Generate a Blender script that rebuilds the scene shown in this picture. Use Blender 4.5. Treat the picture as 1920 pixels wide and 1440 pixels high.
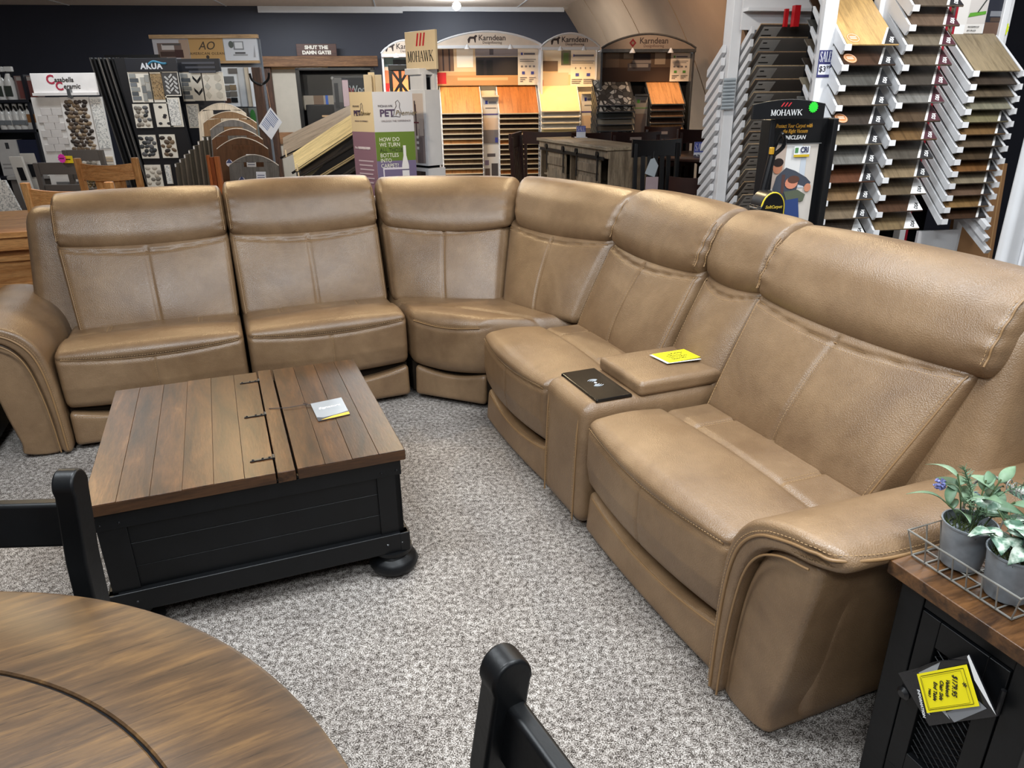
import bpy, bmesh, math, random
import numpy as np
from mathutils import Vector, Matrix

# ------------------------------------------------------------------ clear
for o in list(bpy.data.objects):
    bpy.data.objects.remove(o, do_unlink=True)
SC = bpy.context.scene
COL = SC.collection
random.seed(4)
PI = math.pi

# ------------------------------------------------------------------ camera
FPX, PITCH, ROLL, CAMH = 1350.0, math.radians(22.0), math.radians(-0.6), 1.55
_cp, _sp = math.cos(PITCH), math.sin(PITCH)
FW = np.array([0, _cp, -_sp]); _r = np.array([1.0, 0, 0]); _u = np.array([0, _sp, _cp])
RT = math.cos(ROLL) * _r + math.sin(ROLL) * _u
UP = -math.sin(ROLL) * _r + math.cos(ROLL) * _u
CAM = np.array([0, 0, CAMH])
cam = bpy.data.cameras.new('camera'); cam_o = bpy.data.objects.new('camera', cam); COL.objects.link(cam_o)
cam.sensor_fit = 'HORIZONTAL'; cam.sensor_width = 36.0; cam.lens = FPX / 1920 * 36.0
cam.clip_start = 0.02; cam.clip_end = 100
m = Matrix.Identity(4)
for i in range(3):
    m[i][0] = RT[i]; m[i][1] = UP[i]; m[i][2] = -FW[i]; m[i][3] = CAM[i]
cam_o.matrix_world = m
SC.camera = cam_o

# ------------------------------------------------------------------ view and light
SC.view_settings.view_transform = 'Standard'
SC.view_settings.look = 'None'
SC.view_settings.gamma = 1.0
SC.view_settings.use_curve_mapping = False
SC.view_settings.exposure = 0.0

W = bpy.data.worlds.new('showroom_ambient'); SC.world = W; W.use_nodes = True
W.node_tree.nodes['Background'].inputs[0].default_value = (0.80, 0.86, 1.0, 1)
W.node_tree.nodes['Background'].inputs[1].default_value = 0.11

def area(name, loc, sx, sy, watts, col, rot=(0, 0, 0), spread=PI):
    l = bpy.data.lights.new(name, 'AREA'); l.shape = 'RECTANGLE'; l.size = sx; l.size_y = sy
    l.energy = watts; l.color = col; l.spread = spread
    o = bpy.data.objects.new(name, l); COL.objects.link(o); o.location = loc; o.rotation_euler = rot
    return o
def spot(name, loc, target, watts, col, ang=60, blend=.6, size=.05):
    l = bpy.data.lights.new(name, 'SPOT'); l.energy = watts; l.color = col
    l.spot_size = math.radians(ang); l.spot_blend = blend; l.shadow_soft_size = size
    o = bpy.data.objects.new(name, l); COL.objects.link(o); o.location = loc
    d = Vector(target) - Vector(loc); o.rotation_euler = d.to_track_quat('-Z', 'Y').to_euler()
    return o
COOL, WARM = (0.88, 0.95, 1.0), (1.0, 0.74, 0.42)
ZL = 2.86
# fluorescent troffers over the sales floor; rear ones added to brighten displays and wall
for i, (x, y, w) in enumerate([(-1.3, 1.3, 84), (0.8, 1.0, 76), (-0.4, -0.9, 84), (2.3, -0.4, 44),
                               (0.5, 2.9, 44), (2.5, 3.1, 34), (-1.5, 8.3, 60), (-4.2, 7.0, 28), (0.2, 11.5, 80), (-3.4, 11.5, 90)]):
    area('ceiling_and_fill_light', (x, y, ZL), 1.2, 0.35, w, COOL)
# warm track lamps over the aisle behind the sofa
for i, (x, y, tx, ty, w) in enumerate([(-2.2, 5.2, -1.9, 4.2, 55), (-0.8, 5.5, -0.9, 4.5, 65), (0.5, 5.3, 0.4, 4.0, 60),
                                       (1.6, 4.3, 1.1, 3.0, 30), (-3.3, 4.6, -2.4, 3.6, 45)]):
    spot('track_and_fill_spot', (x, y, 2.42), (tx, ty, 0.8), w * 1.35, (1.0, 0.76, 0.44), 95, .8, .06)
# fill spots over tile displays and racks, added to brighten them and the vault
spot('track_and_fill_spot', (-4.2, 5.0, 2.42), (-4.5, 7.5, 1.2), 42, (1, .9, .78), 90, .9, .06)
spot('track_and_fill_spot', (-2.6, 5.4, 2.42), (-2.7, 7.5, 1.3), 70, (1, .92, .80), 90, .9, .06)
spot('track_and_fill_spot', (-1.2, 5.0, 2.42), (-1.2, 7.0, 1.4), 95, (1, .86, .66), 80, .9, .06)
spot('track_and_fill_spot', (1.1, 7.6, 2.6), (2.4, 9.2, 1.9), 70, (1, .72, .5), 80, .9, .06)
spot('track_and_fill_spot', (.2, 10.0, 2.8), (1.4, 11.4, 2.2), 60, (1, .85, .72), 100, .9, .06)
spot('track_and_fill_spot', (.5, 4.3, 2.7), (1.6, 5.5, 1.5), 60, (1, .95, .88), 70, .9, .06)
spot('track_and_fill_spot', (2.3, 3.0, 2.46), (2.0, 4.4, 1.6), 60, (1, .97, .92), 100, .9, .06)

# ------------------------------------------------------------------ pixel helper (1920 x 1440 frame)
def ray(px, py):
    return FW * FPX + RT * (px - 960) - UP * (py - 720)
def at(px, py, Y):
    d = ray(px, py); return CAM + d * (Y / d[1])
def atz(px, py, z):
    d = ray(px, py); return CAM + d * ((z - CAMH) / d[2])

class Fr:
    """Local frame of a piece of furniture: origin on the floor, front plane is local y = 0 facing -y."""
    def __init__(s, px, Y, rz=0.0, py=300, o=None):
        p = at(px, py, Y) if o is None else np.array(o, float)
        s.o = np.array([p[0], p[1], 0.0]); s.rz = math.radians(rz)
        c, n = math.cos(s.rz), math.sin(s.rz)
        s.ax = np.array([c, n, 0]); s.ay = np.array([-n, c, 0])
    def p(s, px, py, yl=0.0):
        d = ray(px, py); q = s.o + s.ay * yl
        t = ((q - CAM) @ s.ay) / (d @ s.ay)
        P = CAM + d * t - s.o
        return float(P @ s.ax), float(P[2])
    def r(s, x0, y0, x1, y1, yl=0.0):
        xm, ym = (x0 + x1) / 2, (y0 + y1) / 2
        return s.p(x0, ym, yl)[0], s.p(x1, ym, yl)[0], s.p(xm, y1, yl)[1], s.p(xm, y0, yl)[1]
    def loc(s, P):
        P = np.array(P) - s.o; return float(P @ s.ax), float(P @ s.ay), float(P[2])

# ------------------------------------------------------------------ materials
def lin(c):
    r = []
    for v in c[:3]:
        v /= 255.0
        r.append(v / 12.92 if v <= 0.04045 else ((v + 0.055) / 1.055) ** 2.4)
    return tuple(r) + (1.0,)
MATS = {}
class NT:
    def __init__(s, name):
        s.m = bpy.data.materials.new(name); s.m.use_nodes = True
        s.t = s.m.node_tree; s.b = s.t.nodes['Principled BSDF']; MATS[name] = s.m
    def n(s, typ, **kw):
        n = s.t.nodes.new(typ)
        for k, v in kw.items():
            if k.startswith('i_'): n.inputs[k[2:]].default_value = v
            else: setattr(n, k, v)
        return n
    def l(s, a, b): s.t.links.new(a, b)
    def set(s, rough=.5, metal=0., spec=.5, coat=0.):
        s.b.inputs['Roughness'].default_value = rough; s.b.inputs['Metallic'].default_value = metal
        s.b.inputs['Specular IOR Level'].default_value = spec; s.b.inputs['Coat Weight'].default_value = coat
    def noise(s, vec, scale, detail=3, rough=.55, dist=0.):
        n = s.n('ShaderNodeTexNoise'); n.inputs['Scale'].default_value = scale; n.inputs['Detail'].default_value = detail
        n.inputs['Roughness'].default_value = rough; n.inputs['Distortion'].default_value = dist
        if vec: s.l(vec, n.inputs['Vector'])
        return n.outputs['Fac']
    def ramp(s, fac, stops):
        n = s.n('ShaderNodeValToRGB'); e = n.color_ramp.elements
        while len(e) < len(stops): e.new(0.5)
        for q, (p, c) in zip(e, stops): q.position = p; q.color = c
        s.l(fac, n.inputs[0]); return n.outputs['Color']
    def coord(s): return s.n('ShaderNodeTexCoord').outputs['Object']
    def mapping(s, vec, scale=(1, 1, 1), loc=(0, 0, 0), rot=(0, 0, 0)):
        n = s.n('ShaderNodeMapping'); n.inputs['Scale'].default_value = scale; n.inputs['Location'].default_value = loc
        n.inputs['Rotation'].default_value = rot; s.l(vec, n.inputs['Vector']); return n.outputs[0]
    def bump(s, h, strength=.3, dist=.002):
        n = s.n('ShaderNodeBump'); n.inputs['Strength'].default_value = strength; n.inputs['Distance'].default_value = dist
        s.l(h, n.inputs['Height']); s.l(n.outputs[0], s.b.inputs['Normal'])
    def mix(s, fac, a, b, mode='MIX'):
        n = s.n('ShaderNodeMix', data_type='RGBA', blend_type=mode)
        for sock, v in ((n.inputs[0], fac), (n.inputs[6], a), (n.inputs[7], b)):
            if isinstance(v, bpy.types.NodeSocket): s.l(v, sock)
            else: sock.default_value = v
        return n.outputs[2]
    def math(s, op, a, b=0.):
        n = s.n('ShaderNodeMath', operation=op)
        for sock, v in ((n.inputs[0], a), (n.inputs[1], b)):
            if isinstance(v, bpy.types.NodeSocket): s.l(v, sock)
            else: sock.default_value = v
        return n.outputs[0]
    def out(s, col): s.l(col, s.b.inputs['Base Color'])

def paint(name, c, rough=.5, metal=0., spec=.5, var=.08, scale=8., bump=0., bscale=60., coat=0.):
    t = NT(name); t.set(rough, metal, spec, coat); v = t.coord(); a = lin(c)
    lo = tuple(max(0, q * (1 - var)) for q in a[:3]) + (1,); hi = tuple(min(1, q * (1 + var)) for q in a[:3]) + (1,)
    t.out(t.ramp(t.noise(v, scale), [(.3, lo), (.7, hi)]))
    if bump: t.bump(t.noise(v, bscale, 4), bump)
    return t.m
def wood(name, c1, c2, stretch=(1, 14, 14), scale=2.2, rough=.45, bump=.15, c3=None, spec=.4, rings=False):
    t = NT(name); t.set(rough, 0, spec)
    oi = t.n('ShaderNodeObjectInfo'); off = t.math('MULTIPLY', oi.outputs['Random'], 31.0)
    cmb = t.n('ShaderNodeCombineXYZ')
    for k in range(3): t.l(off, cmb.inputs[k])
    add = t.n('ShaderNodeVectorMath', operation='ADD'); t.l(t.coord(), add.inputs[0]); t.l(cmb.outputs[0], add.inputs[1])
    v = t.mapping(add.outputs[0], stretch)
    f = t.noise(v, scale, 6, .6, .9)
    stops = [(.32, lin(c1)), (.62, lin(c2))] + ([(.8, lin(c3))] if c3 else [])
    col = t.ramp(f, stops)
    g = t.noise(v, scale * 7, 4, .7)
    gr = t.ramp(g, [(.35, (.62, .62, .62, 1)), (.6, (1, 1, 1, 1))])
    br = t.math('ADD', t.math('MULTIPLY', oi.outputs['Random'], .35), .82)
    col = t.mix(1.0, col, gr, 'MULTIPLY')
    hs = t.n('ShaderNodeHueSaturation'); t.l(br, hs.inputs['Value']); t.l(col, hs.inputs['Color'])
    t.out(hs.outputs[0])
    if bump: t.bump(g, bump, .0015)
    return t.m
def oc_paint(name, rough=.5, metal=0., spec=.5, coat=0.):
    """plain paint whose colour is the object's own colour"""
    t = NT(name); t.set(rough, metal, spec, coat)
    oi = t.n('ShaderNodeObjectInfo'); f = t.noise(t.coord(), 9., 2)
    g = t.ramp(f, [(.3, (.9, .9, .9, 1)), (.7, (1, 1, 1, 1))])
    t.out(t.mix(1.0, oi.outputs['Color'], g, 'MULTIPLY')); return t.m
def oc_wood(name, stretch=(14, 1, 14), scale=2.6, rough=.4, spec=.4):
    """wood-look plank whose overall colour is the object's own colour"""
    t = NT(name); t.set(rough, 0, spec); oi = t.n('ShaderNodeObjectInfo')
    off = t.math('MULTIPLY', oi.outputs['Random'], 57.0); cmb = t.n('ShaderNodeCombineXYZ')
    for k in range(3): t.l(off, cmb.inputs[k])
    add = t.n('ShaderNodeVectorMath', operation='ADD'); t.l(t.coord(), add.inputs[0]); t.l(cmb.outputs[0], add.inputs[1])
    v = t.mapping(add.outputs[0], stretch)
    g = t.ramp(t.noise(v, scale, 6, .62, .8), [(.28, (.55, .53, .5, 1)), (.5, (.95, .95, .95, 1)), (.75, (1.15, 1.13, 1.1, 1))])
    g2 = t.ramp(t.noise(v, scale * 9, 3, .7), [(.35, (.75, .75, .75, 1)), (.6, (1, 1, 1, 1))])
    t.out(t.mix(1.0, t.mix(1.0, oi.outputs['Color'], g, 'MULTIPLY'), g2, 'MULTIPLY')); return t.m

# leather
t = NT('leather'); t.set(.36, 0, .62); v = t.coord()
base = t.ramp(t.noise(v, 3.2, 5, .6, .4), [(.30, lin((104, 80, 57))), (.52, lin((121, 96, 70))), (.75, lin((137, 111, 83)))])
fine = t.ramp(t.noise(v, 26., 4, .65), [(.3, (.90, .89, .87, 1)), (.65, (1, 1, 1, 1))])
t.out(t.mix(1.0, base, fine, 'MULTIPLY'))
vo = t.n('ShaderNodeTexVoronoi'); vo.inputs['Scale'].default_value = 260.; t.l(v, vo.inputs['Vector'])
hh = t.math('ADD', t.math('MULTIPLY', vo.outputs['Distance'], .5), t.math('MULTIPLY', t.noise(v, 7., 3, .55), 1.2))
t.bump(hh, .35, .004)
rr = t.ramp(t.noise(v, 5., 3), [(.3, (.34, .34, .34, 1)), (.7, (.45, .45, .45, 1))]); t.l(rr, t.b.inputs['Roughness'])
paint('leather_piping', (132, 102, 68), .45, var=.05)
paint('leather_stitch', (164, 132, 92), .6, var=.03)
paint('leather_gap', (34, 27, 20), .8, spec=.1)

# carpet
t = NT('carpet'); t.set(.95, 0, .1); v = t.coord()
sp = t.noise(v, 280., 2.0, .8)
n2 = t.noise(v, 60., 2, .6)
mixn = t.math('ADD', t.math('MULTIPLY', sp, .72), t.math('MULTIPLY', n2, .28))
c = t.ramp(mixn, [(.39, lin((32, 28, 26))), (.46, lin((84, 77, 71))), (.52, lin((148, 141, 135))), (.60, lin((204, 198, 192)))])
patch = t.ramp(t.noise(v, 5.1, 3, .6), [(.35, (.80, .79, .79, 1)), (.65, (1, 1, 1, 1))])
t.out(t.mix(1.0, c, patch, 'MULTIPLY'))
t.bump(mixn, .35, .006)

paint('wall_navy', (49, 51, 63), .55, var=.05, scale=1.5)
paint('wall_beige', (176, 166, 152), .8, var=.04)
paint('ceiling_tile', (226, 205, 186), .9, var=.06, scale=30, bump=.4, bscale=120)
paint('vault_panel', (172, 148, 124), .38, metal=.0, spec=.6, var=.07, scale=3)
paint('white_metal', (222, 222, 224), .35, var=.03)
paint('cream_plastic', (224, 204, 168), .5, var=.03)
paint('black_wood', (8, 9, 11), .42, var=.25, scale=14, bump=.25, bscale=40, spec=.3)
paint('black_metal', (16, 16, 18), .35, var=.1)
paint('black_gloss', (10, 11, 13), .16, var=.05)
paint('grey_metal', (120, 122, 124), .35, metal=.8, var=.1, scale=30)
paint('galvanised', (134, 140, 146), .42, metal=.3, var=.2, scale=25)
paint('wire', (140, 138, 132), .4, metal=.4, var=.15)
paint('cardboard', (150, 110, 72), .85, var=.05)
paint('moss', (70, 80, 40), .95, var=.4, scale=90, bump=1., bscale=200)
paint('dark_table', (46, 26, 20), .3, var=.2)
paint('dark_chair', (44, 22, 18), .32, var=.2)
paint('grey_paint', (92, 86, 82), .5, var=.06)
paint('grey_top', (150, 146, 142), .35, var=.06)
paint('shadow_box', (20, 20, 22), .9, var=.05, spec=.1)
wood('table_top_wood', (40, 25, 14), (84, 55, 32), (7, 1, 7), 2.6, .34, .25, c3=(126, 92, 60))
wood('end_top_wood', (44, 27, 15), (104, 70, 40), (9, 1.2, 9), 2.4, .33, .15)
wood('edge_wood', (44, 27, 15), (80, 52, 30), (1, 8, 8), 2., .45, .1)
wood('oak', (176, 116, 62), (218, 162, 102), (1, 12, 12), 2.6, .4, .1)
wood('oak_v', (176, 116, 62), (218, 162, 102), (12, 12, 1), 2.6, .4, .1)
wood('barn_grey', (116, 100, 82), (164, 146, 122), (10, 10, 1), 2.4, .6, .1)
wood('barn_top', (120, 106, 88), (168, 152, 128), (1, 10, 10), 2.4, .5, .1)
wood('beam_wood', (92, 62, 40), (150, 108, 74), (1, 12, 12), 2.2, .6, .1)
wood('post_wood', (48, 30, 22), (82, 54, 38), (12, 12, 1), 2.2, .6, .1)
oc_paint('oc_matte', .6); oc_paint('oc_gloss', .2); oc_paint('oc_satin', .4)
oc_wood('oc_plank'); oc_wood('oc_plank_v', (14, 14, 1)); oc_wood('oc_plank_x', (1, 14, 14))
# round table: concentric saw-marked veneer
t = NT('round_top_wood'); t.set(.36, 0, .45); v = t.coord()
rv_ = t.mapping(v, rot=(0, 0, math.radians(-30)))
mp = t.mapping(rv_, (2.5, 20, 8))
f = t.noise(mp, 2.4, 6, .65, .4)
big = t.noise(v, 2.6, 3, .6, .6)
col = t.ramp(t.math('ADD', t.math('MULTIPLY', f, .6), t.math('MULTIPLY', big, .4)), [(.34, lin((44, 32, 22))), (.5, lin((70, 51, 33))), (.66, lin((104, 77, 46)))])
f2 = t.noise(t.mapping(rv_, (7, 110, 8)), 1.6, 3, .7)
col = t.mix(1.0, col, t.ramp(f2, [(.30, (.42, .42, .44, 1)), (.40, (1, 1, 1, 1))]), 'MULTIPLY')
t.out(col); t.bump(f2, .12, .001)
t = NT('print'); t.set(.55, 0, .3); a = t.n('ShaderNodeAttribute', attribute_name='Col'); t.out(a.outputs['Color'])
t = NT('print_gloss'); t.set(.18, 0, .5); a = t.n('ShaderNodeAttribute', attribute_name='Col'); t.out(a.outputs['Color'])
t = NT('glass'); t.set(.03, 0, .5); t.b.inputs['Transmission Weight'].default_value = .95; t.out(t.ramp(t.noise(t.coord(), 3), [(.3, (.9, .93, .95, 1)), (.7, (.95, .97, .98, 1))]))
t = NT('lamp_bulb'); t.b.inputs['Emission Color'].default_value = (.82, .93, 1, 1); t.b.inputs['Emission Strength'].default_value = 60
t = NT('leaf'); t.set(.5, 0, .4); oi = t.n('ShaderNodeObjectInfo'); f = t.noise(t.coord(), 60., 3)
t.out(t.mix(1.0, oi.outputs['Color'], t.ramp(f, [(.3, (.8, .85, .8, 1)), (.65, (1.05, 1.05, 1.05, 1))]), 'MULTIPLY'))
t = NT('leaf_variegated'); t.set(.5, 0, .4); f = t.noise(t.coord(), 55., 3)
t.out(t.ramp(f, [(.44, lin((74, 104, 86))), (.54, lin((140, 158, 142))), (.64, lin((188, 196, 184)))]))
# ceramic mosaic stone: voronoi cells
def mosaic(name, scale, stops, grout, w=.06, stretch=(1, 1, 1)):
    t = NT(name); t.set(.5, 0, .4); v = t.mapping(t.coord(), stretch)
    a = t.n('ShaderNodeTexVoronoi'); a.inputs['Scale'].default_value = scale; t.l(v, a.inputs['Vector'])
    e = t.n('ShaderNodeTexVoronoi', feature='DISTANCE_TO_EDGE'); e.inputs['Scale'].default_value = scale; t.l(v, e.inputs['Vector'])
    sep = t.n('ShaderNodeSeparateColor'); t.l(a.outputs['Color'], sep.inputs[0])
    c = t.ramp(sep.outputs[0], stops)
    k = t.ramp(e.outputs['Distance'], [(w * .6, (0, 0, 0, 1)), (w, (1, 1, 1, 1))])
    t.out(t.mix(k, lin(grout), c)); t.bump(e.outputs['Distance'], .6, .004)
    return t.m
mosaic('mosaic_pebble_brown', 30, [(.2, lin((60, 48, 40))), (.5, lin((122, 100, 78))), (.8, lin((160, 142, 118)))], (205, 200, 192))
mosaic('mosaic_pebble_grey', 34, [(.2, lin((96, 96, 96))), (.5, lin((140, 136, 128))), (.8, lin((176, 170, 160)))], (214, 210, 204))
mosaic('mosaic_black', 34, [(.2, lin((40, 42, 44))), (.5, lin((64, 66, 70))), (.8, lin((90, 92, 96)))], (200, 196, 190))
mosaic('mosaic_fine', 90, [(.2, lin((150, 152, 152))), (.5, lin((196, 196, 192))), (.8, lin((226, 224, 220)))], (232, 230, 226))
mosaic('mosaic_gold', 70, [(.2, lin((96, 74, 46))), (.5, lin((130, 104, 68))), (.8, lin((156, 128, 88)))], (170, 150, 120))
mosaic('pattern_tile', 16, [(.3, lin((84, 80, 76))), (.5, lin((208, 200, 188))), (.8, lin((226, 218, 204)))], (70, 66, 62), .09)
# ------------------------------------------------------------------ mesh tools
class MB:
    def __init__(s): s.v = []; s.f = []; s.c = []
    def add(s, vs, fs, col=None):
        b = len(s.v); s.v += [tuple(map(float, q)) for q in vs]; s.f += [tuple(i + b for i in f) for f in fs]
        s.c += [col] * len(fs); return s
    def hexa(s, p, col=None):
        """p: bottom 4 (ccw seen from above) then top 4"""
        return s.add(p, [(3, 2, 1, 0), (4, 5, 6, 7), (0, 1, 5, 4), (1, 2, 6, 5), (2, 3, 7, 6), (3, 0, 4, 7)], col)
    def box(s, x0, x1, y0, y1, z0, z1, col=None):
        return s.hexa([(x0, y0, z0), (x1, y0, z0), (x1, y1, z0), (x0, y1, z0), (x0, y0, z1), (x1, y0, z1), (x1, y1, z1), (x0, y1, z1)], col)
    def bar(s, a, b, w, h, up=(0, 0, 1)):
        """rectangular bar from a to b, w across, h along up"""
        a = Vector(a); b = Vector(b); d = (b - a).normalized(); up = Vector(up)
        sd = d.cross(up)
        if sd.length < 1e-5: sd = d.cross(Vector((0, 1, 0)))
        sd.normalize(); u = sd.cross(d).normalized(); P = []
        for q in (a, b):
            P += [q - sd * w / 2 - u * h / 2, q + sd * w / 2 - u * h / 2, q + sd * w / 2 + u * h / 2, q - sd * w / 2 + u * h / 2]
        return s.add(P, [(0, 1, 2, 3), (7, 6, 5, 4), (0, 4, 5, 1), (1, 5, 6, 2), (2, 6, 7, 3), (3, 7, 4, 0)])
    def tube(s, path, r, n=6, closed=False):
        P = [Vector(q) for q in path]; N = len(P); rings = []
        rr = r if isinstance(r, (list, tuple)) else [r] * N
        prev = None
        for i, q in enumerate(P):
            a = P[(i - 1) % N] if (closed or i > 0) else q
            b = P[(i + 1) % N] if (closed or i < N - 1) else q
            d = (b - a)
            if d.length < 1e-9: d = Vector((0, 0, 1))
            d.normalize()
            if prev is None:
                x = d.cross(Vector((0, 0, 1)))
                if x.length < 1e-3: x = d.cross(Vector((0, 1, 0)))
            else:
                x = prev - d * prev.dot(d)
                if x.length < 1e-6: x = d.cross(Vector((0, 0, 1)))
            x.normalize(); prev = x; y = d.cross(x)
            rings.append([q + (x * math.cos(2 * PI * k / n) + y * math.sin(2 * PI * k / n)) * rr[i] for k in range(n)])
        vs = [p for R in rings for p in R]; fs = []
        M = N if closed else N - 1
        for i in range(M):
            j = (i + 1) % N
            for k in range(n):
                fs.append((i * n + k, i * n + (k + 1) % n, j * n + (k + 1) % n, j * n + k))
        if not closed:
            fs.append(tuple(reversed(range(n)))); fs.append(tuple((N - 1) * n + k for k in range(n)))
        return s.add(vs, fs)
    def lathe(s, prof, n=24, c=(0, 0, 0)):
        vs = []; fs = []
        for (r, z) in prof:
            for k in range(n):
                a = 2 * PI * k / n; vs.append((c[0] + r * math.cos(a), c[1] + r * math.sin(a), c[2] + z))
        for i in range(len(prof) - 1):
            for k in range(n):
                fs.append((i * n + k, i * n + (k + 1) % n, (i + 1) * n + (k + 1) % n, (i + 1) * n + k))
        fs.append(tuple(reversed(range(n)))); fs.append(tuple((len(prof) - 1) * n + k for k in range(n)))
        return s.add(vs, fs)
    def prism(s, poly, d0, d1, plane='xz', col=None):
        """polygon (2-D) extruded between d0 and d1 along the third axis"""
        def q(a, b, d):
            return {'xz': (a, d, b), 'xy': (a, b, d), 'yz': (d, a, b)}[plane]
        n = len(poly); vs = [q(a, b, d0) for a, b in poly] + [q(a, b, d1) for a, b in poly]
        fs = [tuple(range(n)), tuple(reversed(range(n, 2 * n)))]
        for k in range(n): fs.append((k, k + n, (k + 1) % n + n, (k + 1) % n))
        return s.add(vs, fs, col)
    def build(s, name, mat=None, parent=None, color=None, bevel=0., seg=2, smooth=False, angle=35, loc=None, rot=None, kind=None):
        me = bpy.data.meshes.new(name); me.from_pydata(s.v, [], s.f); me.validate()
        bm = bmesh.new(); bm.from_mesh(me); bmesh.ops.recalc_face_normals(bm, faces=bm.faces); bm.to_mesh(me); bm.free()
        if any(c is not None for c in s.c):
            ca = me.color_attributes.new('Col', 'FLOAT_COLOR', 'CORNER'); i = 0
            for p in me.polygons:
                cc = lin(s.c[p.index] or (255, 255, 255))
                for k in p.loop_indices: ca.data[k].color = cc
        if mat: me.materials.append(MATS[mat] if isinstance(mat, str) else mat)
        if smooth:
            me.polygons.foreach_set('use_smooth', [True] * len(me.polygons))
            me.set_sharp_from_angle(angle=math.radians(angle))
        return obj(name, me, parent, color, bevel, seg, loc, rot, kind)
def obj(name, me, parent=None, color=None, bevel=0., seg=2, loc=None, rot=None, kind=None):
    o = bpy.data.objects.new(name, me); COL.objects.link(o)
    if parent is not None: o.parent = parent
    if color is not None: o.color = lin(color)
    if bevel:
        b = o.modifiers.new('bevel', 'BEVEL'); b.width = bevel; b.segments = seg; b.limit_method = 'ANGLE'; b.angle_limit = math.radians(40)
        o.data.polygons.foreach_set('use_smooth', [True] * len(o.data.polygons)); o.data.set_sharp_from_angle(angle=math.radians(40))
        b.harden_normals = True
    if loc is not None: o.location = loc
    if rot is not None: o.rotation_euler = rot
    if kind: o['kind'] = kind
    return o
def tag(o, label, cat, group=None, kind=None):
    o['label'] = label; o['category'] = cat
    if group: o['group'] = group
    if kind: o['kind'] = kind
    return o
def thing(name, label, cat, fr=None, loc=None, rz=0., group=None):
    o = bpy.data.objects.new(name, None); COL.objects.link(o); o.empty_display_size = .1
    if fr is not None: o.location = fr.o; o.rotation_euler = (0, 0, fr.rz)
    elif loc is not None: o.location = loc; o.rotation_euler = (0, 0, rz)
    return tag(o, label, cat, group)
def box(name, parent, mat, x0, x1, y0, y1, z0, z1, color=None, bevel=0., **k):
    return MB().box(x0, x1, y0, y1, z0, z1).build(name, mat, parent, color, bevel, **k)
def copy_tree(o, parent=None):
    c = o.copy(); COL.objects.link(c); c.parent = parent
    for ch in list(o.children): copy_tree(ch, c)
    return c
def struct(o): o['kind'] = 'structure'; return o
def pic(parent, y, items, name='printed_picture', mat='print', step=.0006):
    """flat print: layered coloured shapes on the plane local y (facing -y). items: (colour, [(x,z)...]) or (colour,(x0,x1,z0,z1))"""
    b = MB()
    for k, (c, s) in enumerate(items):
        if len(s) == 4 and not hasattr(s[0], '__len__'):
            x0, x1, z0, z1 = s; s = [(x0, z0), (x1, z0), (x1, z1), (x0, z1)]
        yy = y - step * (k + 1)
        b.add([(a, yy, q) for a, q in s], [tuple(range(len(s)))], c)
    return b.build(name, mat, parent)
def ell(cx, cz, rx, rz, n=14, a0=0, a1=2 * PI):
    return [(cx + rx * math.cos(a0 + (a1 - a0) * k / n), cz + rz * math.sin(a0 + (a1 - a0) * k / n)) for k in range(n)]
def text(parent, body, x, z, y, size, color, align='CENTER', bold=0., sx=1., shear=0., name='lettering', mat='oc_matte', rot=None, loc=None, spacing=1.):
    c = bpy.data.curves.new(name, 'FONT'); c.body = body; c.size = size; c.align_x = align; c.align_y = 'CENTER'
    c.extrude = .0006; c.offset = bold; c.shear = shear; c.space_character = spacing; c.resolution_u = 3
    tmp = bpy.data.objects.new('tmp', c); COL.objects.link(tmp); dg = bpy.context.evaluated_depsgraph_get()
    me = bpy.data.meshes.new_from_object(tmp.evaluated_get(dg)); me.name = name
    bpy.data.objects.remove(tmp, do_unlink=True); bpy.data.curves.remove(c); me.materials.clear(); me.materials.append(MATS[mat])
    o = bpy.data.objects.new(name, me); COL.objects.link(o); o.parent = parent
    o.location = loc if loc is not None else (x, y - .0012, z); o.rotation_euler = rot if rot is not None else (PI / 2, 0, 0)
    o.scale = (sx, 1, 1); o.color = lin(color); return o
# hand-built serif capitals: (x0,z0,x1,z1,width) strokes in a unit cell
SERIF = {'M': (1.0, [(.12, 0, .12, 1, .07), (.14, 1, .48, .05, .14), (.82, 1, .48, .05, .06), (.84, 0, .84, 1, .15)], [(.12, 0), (.12, 1), (.84, 0), (.84, 1)]),
         'O': (.95, 'O', []), 'H': (.95, [(.16, 0, .16, 1, .15), (.78, 0, .78, 1, .15), (.16, .52, .78, .52, .06)], [(.16, 0), (.16, 1), (.78, 0), (.78, 1)]),
         'A': (.95, [(.10, 0, .46, 1, .06), (.46, 1, .82, 0, .15), (.25, .36, .66, .36, .06)], [(.10, 0), (.82, 0)]),
         'W': (1.3, [(.10, 1, .36, 0, .14), (.36, 0, .62, 1, .06), (.60, 1, .88, 0, .14), (.88, 0, 1.16, 1, .06)], [(.10, 1), (.62, 1), (1.16, 1)]),
         'K': (.95, [(.16, 0, .16, 1, .15), (.22, .42, .78, 1, .06), (.36, .58, .84, 0, .15)], [(.16, 0), (.16, 1), (.78, 1), (.84, 0)]),
         'S': (.75, 'S', []), 'L': (.75, [(.18, 0, .18, 1, .15), (.18, .03, .62, .03, .06), (.62, .03, .66, .3, .05)], [(.18, 0), (.18, 1)]),
         'E': (.78, [(.18, 0, .18, 1, .15), (.18, .03, .64, .03, .06), (.18, .97, .6, .97, .06), (.18, .52, .5, .52, .06), (.64, .03, .68, .26, .05), (.6, .97, .64, .76, .05)], [(.18, 0), (.18, 1)])}
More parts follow.
